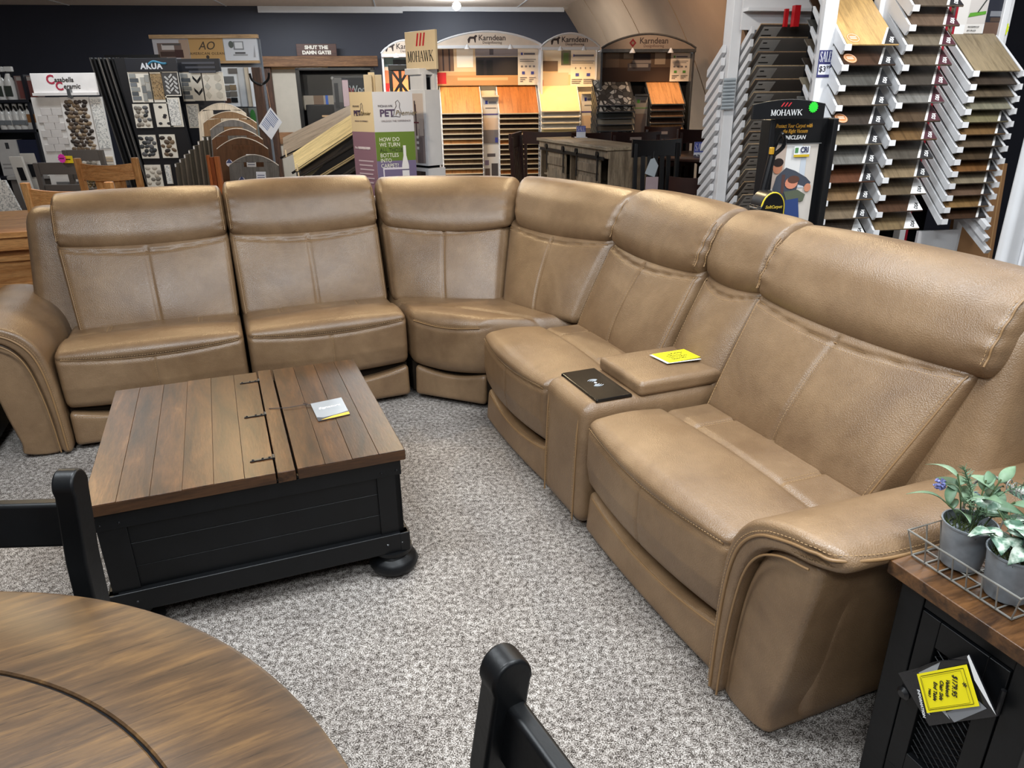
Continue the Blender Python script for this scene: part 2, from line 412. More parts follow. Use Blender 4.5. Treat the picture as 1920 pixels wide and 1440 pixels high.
def serif(parent, body, x, z, y, h, w, color, name='lettering', mat='oc_matte'):
    """serif capitals centred on (x,z), cap height h, total width w, on plane y"""
    tot = sum(SERIF[c][0] for c in body); k = w / tot; b = MB(); cx = x - w / 2
    def st(x0, z0, x1, z1, wd):
        X0, X1 = cx + x0 * k, cx + x1 * k; Z0, Z1 = z - h / 2 + z0 * h, z - h / 2 + z1 * h
        dx, dz = X1 - X0, Z1 - Z0; L = math.hypot(dx, dz) or 1; ww = wd * min(k, h) * .5
        if abs(dz) > abs(dx) * .3: px, pz = ww / max(.3, abs(dz) / L), 0
        else: px, pz = -dz / L * ww, dx / L * ww
        b.prism([(X0 - px, Z0 - pz), (X0 + px, Z0 + pz), (X1 + px, Z1 + pz), (X1 - px, Z1 - pz)], y - .0016, y - .0004)
    for ch in body:
        wch, strokes, serifs = SERIF[ch]
        if strokes == 'O':
            n = 20
            for i in range(n):
                a, a2 = 2 * PI * i / n, 2 * PI * (i + 1) / n
                q = []
                for aa, rx, rz in ((a, .40, .5), (a2, .40, .5), (a2, .25, .45), (a, .25, .45)):
                    q.append((cx + (.47 + rx * math.cos(aa)) * k, z + rz * math.sin(aa) * h))
                b.prism(q, y - .0016, y - .0004)
        elif strokes == 'S':
            pts = [(.60, .80), (.52, .95), (.36, .98), (.20, .90), (.16, .75), (.24, .60), (.44, .47), (.58, .34), (.58, .16), (.44, .03), (.26, .03), (.14, .12), (.11, .26)]
            for p, q in zip(pts, pts[1:]):
                mid = abs((p[1] + q[1]) / 2 - .5); st(p[0], p[1], q[0], q[1], .17 if mid < .3 else .09)
        else:
            for s_ in strokes: st(*s_)
        for sx_, sz_ in serifs:
            st(sx_ - .13, sz_ + (.025 if sz_ == 0 else -.025), sx_ + .13, sz_ + (.025 if sz_ == 0 else -.025), .06)
        cx += wch * k
    return b.build(name, mat, parent, color)

# ------------------------------------------------------------------ soft cushions
def cushion_mesh(L, n, r):
    nx, ny, nz = n; ids = []; 
    def face(fix, val, na, nb, order):
        a, b_ = np.meshgrid(np.arange(na + 1), np.arange(nb + 1), indexing='ij')
        out = [None, None, None]; oth = [i for i in range(3) if i != fix]
        out[fix] = np.full(a.shape, val); out[oth[0]] = a; out[oth[1]] = b_
        I = (out[0] * (ny + 1) + out[1]) * (nz + 1) + out[2]
        q = np.stack([I[:-1, :-1], I[1:, :-1], I[1:, 1:], I[:-1, 1:]], -1).reshape(-1, 4)
        return q if order else q[:, ::-1]
    F = np.concatenate([face(0, 0, ny, nz, False), face(0, nx, ny, nz, True), face(1, 0, nx, nz, True), face(1, ny, nx, nz, False),
                        face(2, 0, nx, ny, False), face(2, nz, nx, ny, True)])
    uq, inv = np.unique(F, return_inverse=True); F = inv.reshape(-1, 4)
    k = uq % (nz + 1); j = (uq // (nz + 1)) % (ny + 1); i = uq // ((nz + 1) * (ny + 1))
    L = np.array(L, float); r = np.array(r if hasattr(r, '__len__') else (r, r, r), float)
    p = np.stack([i / nx, j / ny, k / nz], -1) * L - L / 2
    core = np.clip(p, -(L / 2 - r), L / 2 - r); d = (p - core) / r
    nn = np.linalg.norm(d, axis=1, keepdims=True); nn[nn < 1e-9] = 1
    # sphere-ise the corner zones
    mx = np.abs(d).max(1, keepdims=True)
    d = np.where(nn > 1e-8, d / nn * mx, d)
    return core + d * r, F
def tri_map(C, q):
    """C[8]: order (x-,y-,z-),(x+,y-,z-),(x+,y+,z-),(x-,y+,z-), then the same with z+ ; q in [-1,1]"""
    C = np.array(C, float); a = (q + 1) / 2; x, y, z = a[:, 0:1], a[:, 1:2], a[:, 2:3]
    b = (C[0] * (1 - x) + C[1] * x) * (1 - y) + (C[3] * (1 - x) + C[2] * x) * y
    t_ = (C[4] * (1 - x) + C[5] * x) * (1 - y) + (C[7] * (1 - x) + C[6] * x) * y
    return b * (1 - z) + t_ * z
def np_mesh(name, V, F, mat, parent, smooth=True):
    me = bpy.data.meshes.new(name); V = np.asarray(V, np.float32); F = np.asarray(F, np.int32)
    me.vertices.add(len(V)); me.vertices.foreach_set('co', V.ravel())
    me.loops.add(F.size); me.loops.foreach_set('vertex_index', F.ravel())
    me.polygons.add(len(F)); me.polygons.foreach_set('loop_start', np.arange(0, F.size, F.shape[1], dtype=np.int32))
    me.update(calc_edges=True)
    if smooth: me.polygons.foreach_set('use_smooth', np.ones(len(F), bool))
    me.materials.append(MATS[mat]); me.validate()
    return obj(name, me, parent)
def cushion(name, parent, mat, C, L, n, r, fn=None):
    p, F = cushion_mesh(L, n, r)
    if fn is not None: p = fn(p.copy())
    o = np_mesh(name, tri_map(C, p / (np.array(L) / 2)), F, mat, parent)
    return o
def surf(C, L, fn, pts):
    p = np.array(pts, float)
    if fn is not None: p = fn(p.copy())
    return tri_map(C, p / (np.array(L) / 2))
def stitches(name, parent, path, every=.011, dash=.0065, r=.0009, mat='leather_stitch'):
    P = np.array(path, float); seg = np.linalg.norm(np.diff(P, axis=0), axis=1); S = np.concatenate([[0], np.cumsum(seg)])
    b = MB(); s0 = every / 2
    def ev(s_): return np.array([np.interp(s_, S, P[:, k]) for k in range(3)])
    while s0 + dash < S[-1]:
        b.tube([ev(s0), ev(s0 + dash)], r, 4); s0 += every
    return b.build(name, mat, parent, kind='stuff')
def catmull(pts, n=8, closed=False):
    P = [np.array(p, float) for p in pts]; out = []
    N = len(P); rng = range(N) if closed else range(N - 1)
    for i in rng:
        p0 = P[(i - 1) % N] if (closed or i > 0) else P[0] * 2 - P[1]
        p1 = P[i]; p2 = P[(i + 1) % N]; p3 = P[(i + 2) % N] if (closed or i + 2 < N) else P[-1] * 2 - P[-2]
        for k in range(n):
            s_ = k / n
            out.append(.5 * (2 * p1 + (p2 - p0) * s_ + (2 * p0 - 5 * p1 + 4 * p2 - p3) * s_ ** 2 + (3 * p1 - p0 - 3 * p2 + p3) * s_ ** 3))
    if not closed: out.append(P[-1])
    return out
ORD = ['topmost', 'second', 'third', 'fourth', 'fifth', 'sixth', 'seventh', 'eighth', 'ninth', 'tenth', 'eleventh', 'twelfth', 'thirteenth', 'fourteenth', 'fifteenth', 'sixteenth']
# ================================================================== THE SETTING
struct(MB().box(-12, 9, -5, 16, -.05, 0).build('floor', 'carpet'))
CEIL = 2.915
# back wall frame: origin at the corner where the vault meets the wall
BW = Fr(1055, 14.0, 8.0, py=15)
def bw_struct(name, mat, x0, x1, y0, y1, z0, z1, **k):
    o = MB().box(x0, x1, y0, y1, z0, z1).build(name, mat, None, **k); o.location = BW.o; o.rotation_euler = (0, 0, BW.rz); return struct(o)
bw_struct('wall_back', 'wall_navy', -13, 2.2, 0, .1, 0, CEIL)
o = MB().box(-13, 8, -19, .1, CEIL, CEIL + .08).build('ceiling', 'ceiling_tile', None); o.location = BW.o; o.rotation_euler = (0, 0, BW.rz); struct(o)
for k in range(4):      # grid bars of the lay-in ceiling close to the wall
    bw_bar = MB().box(-8 + k * 2.4 - .01, -8 + k * 2.4 + .01, -3.4, 0, CEIL - .008, CEIL).build('grid_bar', 'white_metal', o)
bw_struct('trim_1', 'white_metal', -5.1, -2.75, -.06, 0, CEIL - .10, CEIL - .005)
bw_struct('trim_2', 'white_metal', -2.75, 0.02, -.04, 0, CEIL - .07, CEIL)
# side vault of the building: tan sheet panels between ribs
vw = bpy.data.objects.new('wall_right', None); COL.objects.link(vw); vw.location = BW.o; vw.rotation_euler = (0, 0, BW.rz); struct(vw)
Rv = 5.83; ZC = -.71; TH1 = math.asin((CEIL - ZC) / Rv); TH0 = math.asin(-ZC / Rv); s0 = Rv * math.cos(TH1)
edges = [0, 1.45, 3.1, 4.65, 6.2]
for a, b_ in zip(edges, edges[1:]):
    b = MB(); N = 16
    vs = []
    for k in range(N + 1):
        th = TH0 + (TH1 - TH0) * k / N
        for rad in (Rv, Rv + .03):
            for yy in (-b_ + .014, -a - .014):
                vs.append((rad * math.cos(th) - s0, yy, rad * math.sin(th) + ZC))
    fs = []
    for k in range(N):
        i = k * 4; j = i + 4
        fs += [(i, i + 1, j + 1, j), (i + 2, j + 2, j + 3, i + 3), (i, j, j + 2, i + 2), (i + 1, i + 3, j + 3, j + 1)]
    fs += [(0, 2, 3, 1), (N * 4, N * 4 + 1, N * 4 + 3, N * 4 + 2)]
    b.add(vs, fs); b.build('vault_panel', 'vault_panel', vw, smooth=True, angle=50)
b = MB(); N = 16; vs = []; fs = []
for k in range(N + 1):
    th = TH0 + (TH1 - TH0) * k / N
    for yy in (-6.2, 0): vs.append(((Rv + .035) * math.cos(th) - s0, yy, (Rv + .035) * math.sin(th) + ZC))
for k in range(N): fs.append((2 * k, 2 * k + 1, 2 * k + 3, 2 * k + 2))
b.add(vs, fs); b.build('vault_backing', 'shadow_box', vw, smooth=True, angle=60)
# navy partition behind the flooring racks on the right
PW = Fr(1560, 6.7, 10)
o = MB().box(-.35, 6, 0, .1, 0, CEIL).build('wall_partition', 'wall_navy', None); o.location = PW.o; o.rotation_euler = (0, 0, PW.rz); struct(o)
# bare bulb lamp below the ceiling
p = at(856, 10, 12.5)
lamp = thing('ceiling_lamp', 'bare white lamp bulb glowing under the ceiling by the navy wall', 'lamp', loc=(p[0], p[1], CEIL))
MB().lathe([(.05, 0), (.05, -.02), (.03, -.03), (.03, -.05)], 16).build('lamp_base', 'white_metal', lamp, smooth=True)
MB().lathe([(.02, -.045), (.05, -.07), (.066, -.11), (.05, -.15), (.015, -.17)], 16).build('bulb', 'lamp_bulb', lamp, smooth=True)
l = bpy.data.lights.new('bulb_light', 'POINT'); l.energy = 35; l.color = (.8, .9, 1); l.shadow_soft_size = .04
lo = bpy.data.objects.new('bulb_light', l); COL.objects.link(lo); lo.location = (p[0], p[1] - .1, CEIL - .30)

# ================================================================== SECTIONAL SOFA (frame S: x along the left run, y along the right run)
S_RZ = math.radians(21.5); SO = np.array([0.5, 3.5, 0.0])
def s2w(x, y, z=0.):
    c, n = math.cos(S_RZ), math.sin(S_RZ); return np.array([x * c - y * n, x * n + y * c, z])
sofa = thing('sectional_sofa', 'large tan leather reclining sectional sofa curving round the coffee table', 'sofa', loc=s2w(SO[0], SO[1]), rz=S_RZ)
class Mod:
    def __init__(s, O, U, D): s.O = np.array(O, float); s.U = np.array(U, float); s.D = np.array(D, float)
    def __call__(s, u, d, z):
        q = s.O + s.U * u + s.D * d; return (q[0] - SO[0], q[1] - SO[1], z)
    def box8(s, u0, u1, f0, b0, f1, b1, z0, z1, du0=0, du1=0):
        """front/back depth at the bottom (f0,b0) and at the top (f1,b1)"""
        return [s(u0, f0, z0), s(u1, f0, z0), s(u1, b0, z0), s(u0, b0, z0), s(u0 + du0, f1, z1), s(u1 + du1, f1, z1), s(u1 + du1, b1, z1), s(u0 + du0, b1, z1)]
def G(x, c, w): return np.exp(-((x - c) / w) ** 2)
def seat_fn(Wd, Dp, Hh):
    hx, hy, hz = Wd / 2, Dp / 2, Hh / 2
    def fn(p):
        x, y, z = p[:, 0] / hx, p[:, 1], p[:, 2]
        top = np.clip((z + hz * .2) / hz, 0, 1); fr = np.clip((-y - hy * .55) / (hy * .45), 0, 1); bot = np.clip(-z / hz, 0, 1)
        q = p.copy()
        # crown of the seat, roll at the front, cross seam and two short seams
        q[:, 2] += top * (.020 * (1 - x ** 2) + .018 * G(y, -hy * .55, .13) - .016 * G(y, -hy * .02, .016) - .012 * (y > -hy * .02) * 1.0)
        side = (G(x, -.52, .022) + G(x, .52, .022)) * (y > 0)
        q[:, 2] -= top * .008 * side
        # bowed front panel, seam across it, bowed lower edge
        q[:, 1] -= fr * .030 * (1 - x ** 2)
        seam = hz * .78 - .035 * (1 - x ** 2)
        q[:, 1] += fr * (.010 * G(z, seam, .010)) - fr * .006 * G(z, seam + .035, .03)
        q[:, 1] += fr * .007 * G(x, 0.0, .014) * (z < seam)
        q[:, 1] += np.clip(-z / hz - .2, 0, 1) * fr * .025
        q[:, 2] -= bot * .010 * (1 - x ** 2) * np.clip((-y) / hy, 0, 1)
        return q
    return fn
def back_fn(Wd, Tk, Hh, seam=True, deep=.046):
    hx, hy, hz = Wd / 2, Tk / 2, Hh / 2
    def fn(p):
        x, y, z = p[:, 0] / hx, p[:, 1], p[:, 2] / hz; q = p.copy(); f = np.clip(-y / hy, 0, 1)
        q[:, 1] -= f * deep * (1 - np.abs(x) ** 2.4) * (1 - np.abs(z * .92) ** 2.2)
        if seam: q[:, 1] += f * .013 * G(x, 0, .02) * (z < .80)
        q[:, 1] += f * .012 * G(z, .84 - .14 * (1 - np.abs(x) ** 1.5), .022)
        q[:, 1] += f * .007 * G(np.abs(x), .955, .013)
        return q
    return fn
def head_fn(Wd, Tk, Hh):
    hx, hy, hz = Wd / 2, Tk / 2, Hh / 2
    def fn(p):
        x, y, z = p[:, 0] / hx, p[:, 1], p[:, 2] / hz; q = p.copy(); f = np.clip(-y / hy, 0, 1)
        q[:, 2] -= np.clip(-z, 0, 1) * .040 * (1 - x ** 2)
        q[:, 2] += np.clip(z, 0, 1) * .012 * (1 - np.abs(x) ** 3)
        q[:, 1] -= f * .026 * (1 - x ** 2 * .6) * (1 - z ** 2)
        q[:, 1] += f * .005 * G(np.abs(x), .955, .012)
        ed = np.clip((np.abs(x) - .8) / .2, 0, 1)
        q[:, 1] += f * ed * .004 * np.sin(z * 16 + x * 3) 
        return q
    return fn
def pipe_line(parent, C, L, fn, pts, name='piping', r=.0035, mat='leather_piping', stitch=True, off=(0, 0, .009)):
    P = surf(C, L, fn, pts)
    MB().tube([tuple(q) for q in P], r, 5).build(name, mat, parent, smooth=True, angle=80)
    if stitch:
        P2 = surf(C, L, fn, np.array(pts) + np.array(off)); stitches('stitching', parent, P2)
LE = 'leather'
def cush_set(sec, M, Wd, sd, top_d, hz_top=1.10, seam=True, nx=70, bl=.004, br=.004, tl=.006, tr=.006):
    """lumbar cushion and headrest roll of one section"""
    C = M.box8(bl, Wd - br, sd, sd + .20, sd + .215, sd + .36, .43, .875, -bl - tl * .6, br + tr * .6); L = (Wd, .17, .45); fn = back_fn(Wd, .17, .45, seam)
    cushion('back_cushion', sec, LE, C, L, (nx, 12, 56), (.022, .06, .05), fn)
    hx, hy, hz = Wd / 2, .085, .225
    if seam:
        zz = np.linspace(-.19, .13, 40)
        pl = [(.006, -hy, z) for z in zz]; P = surf(C, L, fn, pl); stitches('stitching', sec, P)
        pl = [(-.006, -hy, z) for z in zz]; P = surf(C, L, fn, pl); stitches('stitching', sec, P)
    xx = np.linspace(-hx * .94, hx * .94, 40)
    pl = [(x, -hy, (.84 - .14 * (1 - abs(x / hx) ** 1.5)) * hz) for x in xx]
    pipe_line(sec, C, L, fn, pl, r=.0025, off=(0, 0, -.010))
    for sg in (-1, 1):
        pl = [(sg * hx * .955, -hy, z) for z in np.linspace(-.2, .19, 30)]
        pipe_line(sec, C, L, fn, pl, r=.003, off=(-sg * .009, 0, 0))
    C = M.box8(-tl, Wd + tr, sd + .165, sd + .36, top_d - .10, top_d + .10, .845, hz_top + .005); L = (Wd, .22, .26); fn = head_fn(Wd, .22, .26)
    cushion('headrest', sec, LE, C, L, (nx, 24, 34), (.028, .10, .10), fn)
    for sg in (-1, 1):
        pl = [(sg * Wd / 2 * .955, -.11 + .012 * (abs(z) / .1) ** 3, z) for z in np.linspace(-.085, .085, 24)]
        pipe_line(sec, C, L, fn, pl, r=.003, off=(-sg * .008, 0, 0))
def seat_set(sec, M, Wd, sd, nx=90):
    C = M.box8(.004, Wd - .004, -.005, sd + .16, .0, sd + .16, .207, .475); L = (Wd, sd + .16, .29); fn = seat_fn(*L)
    cushion('seat_cushion', sec, LE, C, L, (nx, 70, 40), (.026, .045, .045), fn)
    hx, hy, hz = Wd / 2, L[1] / 2, L[2] / 2
    xx = np.linspace(-hx * .93, hx * .93, 50)
    pl = [(x, -hy, hz * .78 - .035 * (1 - (x / hx) ** 2) + .003) for x in xx]
    pipe_line(sec, C, L, fn, pl, r=.003, off=(0, 0, .010))
    pl = [(.004, -hy, z) for z in np.linspace(-hz * .7, hz * .78 - .045, 24)]
    P = surf(C, L, fn, pl); stitches('stitching', sec, P)
    for sg in (-1, 1):
        pl = [(sg * hx * .54, y, hz) for y in np.linspace(.02, hy * .5, 24)]
        P = surf(C, L, fn, pl); stitches('stitching', sec, P)
        pl = [(sg * hx * .50, y, hz) for y in np.linspace(.02, hy * .5, 24)]
        P = surf(C, L, fn, pl); stitches('stitching', sec, P)
    # base panel under the footrest
    C = M.box8(.008, Wd - .008, .0, .09, .016, .09, .025, .192); L2 = (Wd, .08, .15)
    def bfn(p):
        x = p[:, 0] / (Wd / 2); q = p.copy(); q[:, 2] -= np.clip(p[:, 2] / .075, 0, 1) * .044 * (1 - x ** 2); q[:, 1] -= np.clip(-p[:, 1] / .04, 0, 1) * .012 * (1 - x ** 2); return q
    cushion('base_panel', sec, LE, C, L2, (50, 8, 16), (.02, .022, .022), bfn)
    pl = [(x, -.036, .062) for x in xx]; P = surf(C, L2, bfn, pl)
    MB().tube([tuple(q) for q in P], .0035, 5).build('piping', 'leather_piping', sec, smooth=True, angle=80)
def frame(M, Wd, name, el=0., er=0., sf=.52):
    """carcass of a section: base box and the raked back shell; el/er widen the shell on an arm side"""
    b = MB()
    b.hexa(M.box8(.01, Wd - .01, .06, .93, .06, .93, .03, .20))
    o = b.build(name, 'leather_gap', sofa)
    C = M.box8(-.012 - el, Wd + .012 + er, sf, .97, max(.76, sf + .12), .98, .05, 1.03, el * .42, -er * .42); L = (Wd + el + er, .3, .98)
    def fn(p):
        q = p.copy(); x = p[:, 0] / (L[0] / 2); q[:, 1] -= np.clip(-p[:, 1] / .15, 0, 1) * .012 * (1 - x ** 2); return q
    cushion('back_shell', o, LE, C, L, (30, 12, 30), (.02 if el + er == 0 else .05, .10, .09), fn)
    return o
def sweep_arm(sec, M, side, u0, Dp=.86):
    """flared arm; u0 = seat edge, side = -1 (left end) or +1 (right end)"""
    hook = [(0, .03), (0, .18), (.002, .34), (.012, .45), (.035, .53), (.085, .598), (.16, .640), (.245, .658), (.315, .655), (.347, .628),
            (.330, .600), (.270, .590), (.190, .575), (.125, .530), (.085, .450), (.062, .320), (.050, .180), (.045, .03)]
    def sb(o_): return .10 * max(0, o_ - .17) + 1.6 * max(0, o_ - .26) ** 1.6
    def place(o_, d, z): return M(u0 + side * o_, d, z)
    def sweep(name, poly, d0, d1, rf, rise=0., nd=16):
        P = np.array(catmull(poly, 4, True)); cen = P.mean(0)
        tn = np.roll(P, -1, 0) - np.roll(P, 1, 0); nrm = np.stack([tn[:, 1], -tn[:, 0]], 1); nrm /= np.linalg.norm(nrm, axis=1, keepdims=True)
        ar = np.sum(P[:, 0] * np.roll(P[:, 1], -1) - np.roll(P[:, 0], -1) * P[:, 1])
        if ar < 0: nrm = -nrm
        ds = []
        for k in range(7): a = PI / 2 * k / 6; ds.append((d0 + rf * (1 - math.sin(a)), rf * .8 * (1 - math.cos(a))) if False else (d0 + rf * (1 - math.cos(a)), rf * .75 * (1 - math.sin(a))))
        for k in range(1, nd + 1): ds.append((d0 + rf + (d1 - d0 - rf) * k / nd, 0))
        V = []; F = []
        for d, off in ds:
            Q = P - nrm * off; f_ = (d - d0) / (d1 - d0)
            for q in Q:
                top = max(0, min(1, (q[1] - .3) / .3))
                V.append(place(q[0] + .02 * f_ * 0, d + sb(q[0]) * (1 - f_), q[1] + rise * top * math.sin(PI * min(1, f_ * 1.1) * .5)))
        n_ = len(P)
        for i in range(len(ds) - 1):
            for k in range(n_): F.append((i * n_ + k, i * n_ + (k + 1) % n_, (i + 1) * n_ + (k + 1) % n_, (i + 1) * n_ + k))
        b = MB(); b.add(V, F + [tuple(range(n_)), tuple((len(ds) - 1) * n_ + k for k in range(n_))])
        return b.build(name, LE, sec, smooth=True, angle=60)
    sweep('arm_pad', hook, -.030, Dp, .022, -.02)
    panel = [(.040, .02), (.048, .20), (.070, .38), (.115, .510), (.180, .568), (.268, .580), (.276, .52), (.255, .38), (.232, .22), (.205, .08), (.196, .02)]
    sweep('arm_front_panel', panel, .0, .30, .02)
    side_p = [(.045, .03), (.06, .3), (.12, .50), (.2, .555), (.264, .568), (.272, .50), (.252, .34), (.225, .16), (.205, .03)]
    sweep('arm_side_panel', side_p, .10, Dp, .03)
    # piping round the front edge of the pad and its stitches
    inner = catmull(list(reversed(hook[11:])), 6)
    pp = [place(q[0] + .004, -.030 + sb(q[0]), q[1] - .006) for q in inner]
    MB().tube(pp, .0032, 6).build('piping', 'leather_piping', sec, smooth=True, angle=80)
    mid = [((np.array(a) * .55 + np.array(b__) * .45)) for a, b__ in zip(catmull(hook[0:9], 6), catmull(list(reversed(hook[9:])), 6))]
    front = [(q[0], -.0315 + sb(q[0]), q[1]) for q in mid[:-3]]
    lip = [(.341, .05, .632), (.347, .14, .622), (.347, .30, .616), (.347, .55, .612), (.347, Dp - .02, .608)]
    full = front[:-4] + [tuple(q) for q in catmull([front[-4], (.318, -.006, .634)] + lip, 6)]
    MB().tube([place(*q) for q in full], .0045, 6).build('piping', 'leather_piping', sec, smooth=True, angle=80)
    stitches('stitching', sec, [place(q[0] - .010 if q[2] < .6 else q[0] - .004, q[1] - .001, q[2] + (.006 if q[2] < .6 else .012)) for q in full])
    seam = [place(q[0], .004 + sb(q[0]), q[1]) for q in catmull([(.178, .03), (.20, .2), (.225, .36), (.25, .52)], 8)]
    MB().tube(seam, .003, 5).build('piping', 'leather_piping', sec, smooth=True, angle=80)
    stitches('stitching', sec, [(q[0], q[1], q[2]) for q in [place(a[0] - .010, .0025 + sb(a[0]), a[1]) for a in catmull([(.178, .03), (.20, .2), (.225, .36), (.25, .52)], 8)]])
FY, FX = 3.58, 1.09
# left run: two reclining sections facing the camera
m1 = Mod((-.805, FY), (1, 0), (0, 1)); sec = frame(m1, .82, 'reclining_section', el=.20)
sec['label'] = 'end section with rolled arm at the left'
cush_set(sec, m1, .82, .41, .80, 1.088, bl=.05, tl=.0); seat_set(sec, m1, .82, .41); sweep_arm(sec, m1, -1, 0.0)
m2 = Mod((.022, FY), (1, 0), (0, 1)); sec = frame(m2, .805, 'reclining_section'); cush_set(sec, m2, .805, .41, .80, 1.105, tr=.012); seat_set(sec, m2, .805, .41)
# right run
m3 = Mod((FX, 3.14), (0, -1), (1, 0)); sec = frame(m3, .73, 'reclining_section'); cush_set(sec, m3, .73, .48, .87); seat_set(sec, m3, .73, .48)
m5 = Mod((FX, 2.055), (0, -1), (1, 0)); sec = frame(m5, .81, 'reclining_section', er=.20)
sec['label'] = 'end section with flared arm beside the end table'
cush_set(sec, m5, .81, .48, .87, 1.092, nx=90, br=.035, tr=.105); seat_set(sec, m5, .81, .48, nx=110); sweep_arm(sec, m5, 1, .81, .90)
# console section
m4 = Mod((FX, 2.405), (0, -1), (1, 0)); sec = frame(m4, .345, 'console_section', sf=.68); cush_set(sec, m4, .345, .515, .88, 1.095, seam=False, nx=40)
C = m4.box8(.005, .34, -.02, .62, -.005, .62, .03, .52); L = (.335, .62, .49)
cushion('console_body', sec, LE, C, L, (30, 40, 30), (.035, .05, .05), None)
for u in (.045, .30):
    pth = catmull([m4(u, -.022, .04), m4(u, -.014, .30), m4(u, -.002, .47), m4(u, .04, .516)], 8)
    MB().tube([tuple(q) for q in pth], .003, 5).build('piping', 'leather_piping', sec, smooth=True)
    stitches('stitching', sec, [(q[0], q[1], q[2]) for q in catmull([m4(u + (.01 if u < .1 else -.01), -.023, .04), m4(u + (.01 if u < .1 else -.01), -.015, .30), m4(u + (.01 if u < .1 else -.01), -.003, .47)], 8)])
C = m4.box8(.012, .333, .225, .60, .225, .60, .515, .572); L = (.32, .37, .058)
lid = cushion('storage_lid', sec, LE, C, L, (34, 36, 10), (.02, .02, .02), lambda p: p + np.stack([p[:, 0] * 0, p[:, 1] * 0, np.clip(p[:, 2] / .029, 0, 1) * .010 * (1 - (p[:, 0] / .16) ** 2) * (1 - (p[:, 1] / .185) ** 2)], 1))
stitches('stitching', sec, [m4(u, .236, .568) for u in np.linspace(.03, .315, 20)])
stitches('stitching', sec, [m4(.322, d, .569) for d in np.linspace(.24, .59, 20)])
tray = MB().hexa(m4.box8(.022, .318, .055, .205, .057, .203, .516, .530)).build('charging_tray', 'black_gloss', sec, bevel=.004)
tray['label'] = 'black wireless charging tray'
b = MB()
for r_ in (.012, .02, .028):
    for sg in (-1, 1):
        pth = [m4(.17 + sg * (.006 + r_ * math.cos(a)), .13 + r_ * math.sin(a), .5312) for a in np.linspace(-.8, .8, 8)]
        b.tube(pth, .0012, 4)
b.lathe([(.006, 0), (.006, .001)], 10, m4(.17, .13, .5305)); b.build('charging_symbol', 'oc_matte', sec, (190, 195, 200))
# corner wedge
def sp(x, y, z): return (x - SO[0], y - SO[1], z)
sec = MB().prism([(.85 - SO[0], 3.64 - SO[1]), (1.16 - SO[0], 3.33 - SO[1]), (1.16 - SO[0], 3.16 - SO[1]), (1.95 - SO[0], 3.16 - SO[1]), (1.75 - SO[0], 4.15 - SO[1]), (.85 - SO[0], 4.4 - SO[1])], .03, .2, 'xy').build('corner_section', 'leather_gap', sofa)
sec['label'] = 'wedge corner section with two back cushions'
A0, B0, C0, D0 = (.835, 3.575), (1.135, 3.275), (1.98, 3.165), (.835, 4.42)
C = [sp(*A0, .205), sp(*B0, .205), sp(*C0, .205), sp(*D0, .205), sp(*A0, .475), sp(*B0, .475), sp(*C0, .475), sp(*D0, .475)]
Lc = (.45, .9, .29)
def cfn(p):
    q = p.copy(); x = p[:, 0] / .225; y = p[:, 1]; z = p[:, 2]; fr_ = np.clip((-y - .25) / .2, 0, 1); top = np.clip((z + .03) / .145, 0, 1)
    q[:, 2] += top * (.012 * (1 - x ** 2) + .015 * G(y, -.33, .12) - .010 * G(y, -.12, .02))
    seam = .145 * .78 - .03 * (1 - x ** 2)
    q[:, 1] += fr_ * (.012 * G(z, seam, .011) - .025 * (1 - x ** 2)); q[:, 2] -= np.clip(-z / .145, 0, 1) * .028 * (1 - x ** 2) * np.clip(-y / .45, 0, 1)
    return q
cushion('seat_cushion', sec, LE, C, Lc, (50, 70, 34), (.04, .08, .075), cfn)
pipe_line(sec, C, Lc, cfn, [(x, -.45, .145 * .78 - .03 * (1 - (x / .225) ** 2) + .004) for x in np.linspace(-.2, .2, 30)])
P = surf(C, Lc, cfn, [(x, -.12, .145) for x in np.linspace(-.21, .21, 30)]); stitches('stitching', sec, P)
nA = np.array([.707, .707])
def off(p, k): return (p[0] + nA[0] * k, p[1] + nA[1] * k)
Cb = [sp(*off(A0, .005), .025), sp(*off(B0, .005), .025), sp(*off(B0, .09), .025), sp(*off(A0, .09), .025), sp(*off(A0, .02), .192), sp(*off(B0, .02), .192), sp(*off(B0, .09), .192), sp(*off(A0, .09), .192)]
cushion('base_panel', sec, LE, Cb, (.43, .08, .15), (40, 8, 16), (.02, .022, .022), lambda p: p - np.stack([p[:, 0] * 0, p[:, 1] * 0, np.clip(p[:, 2] / .075, 0, 1) * .030 * (1 - (p[:, 0] / .215) ** 2)], 1))
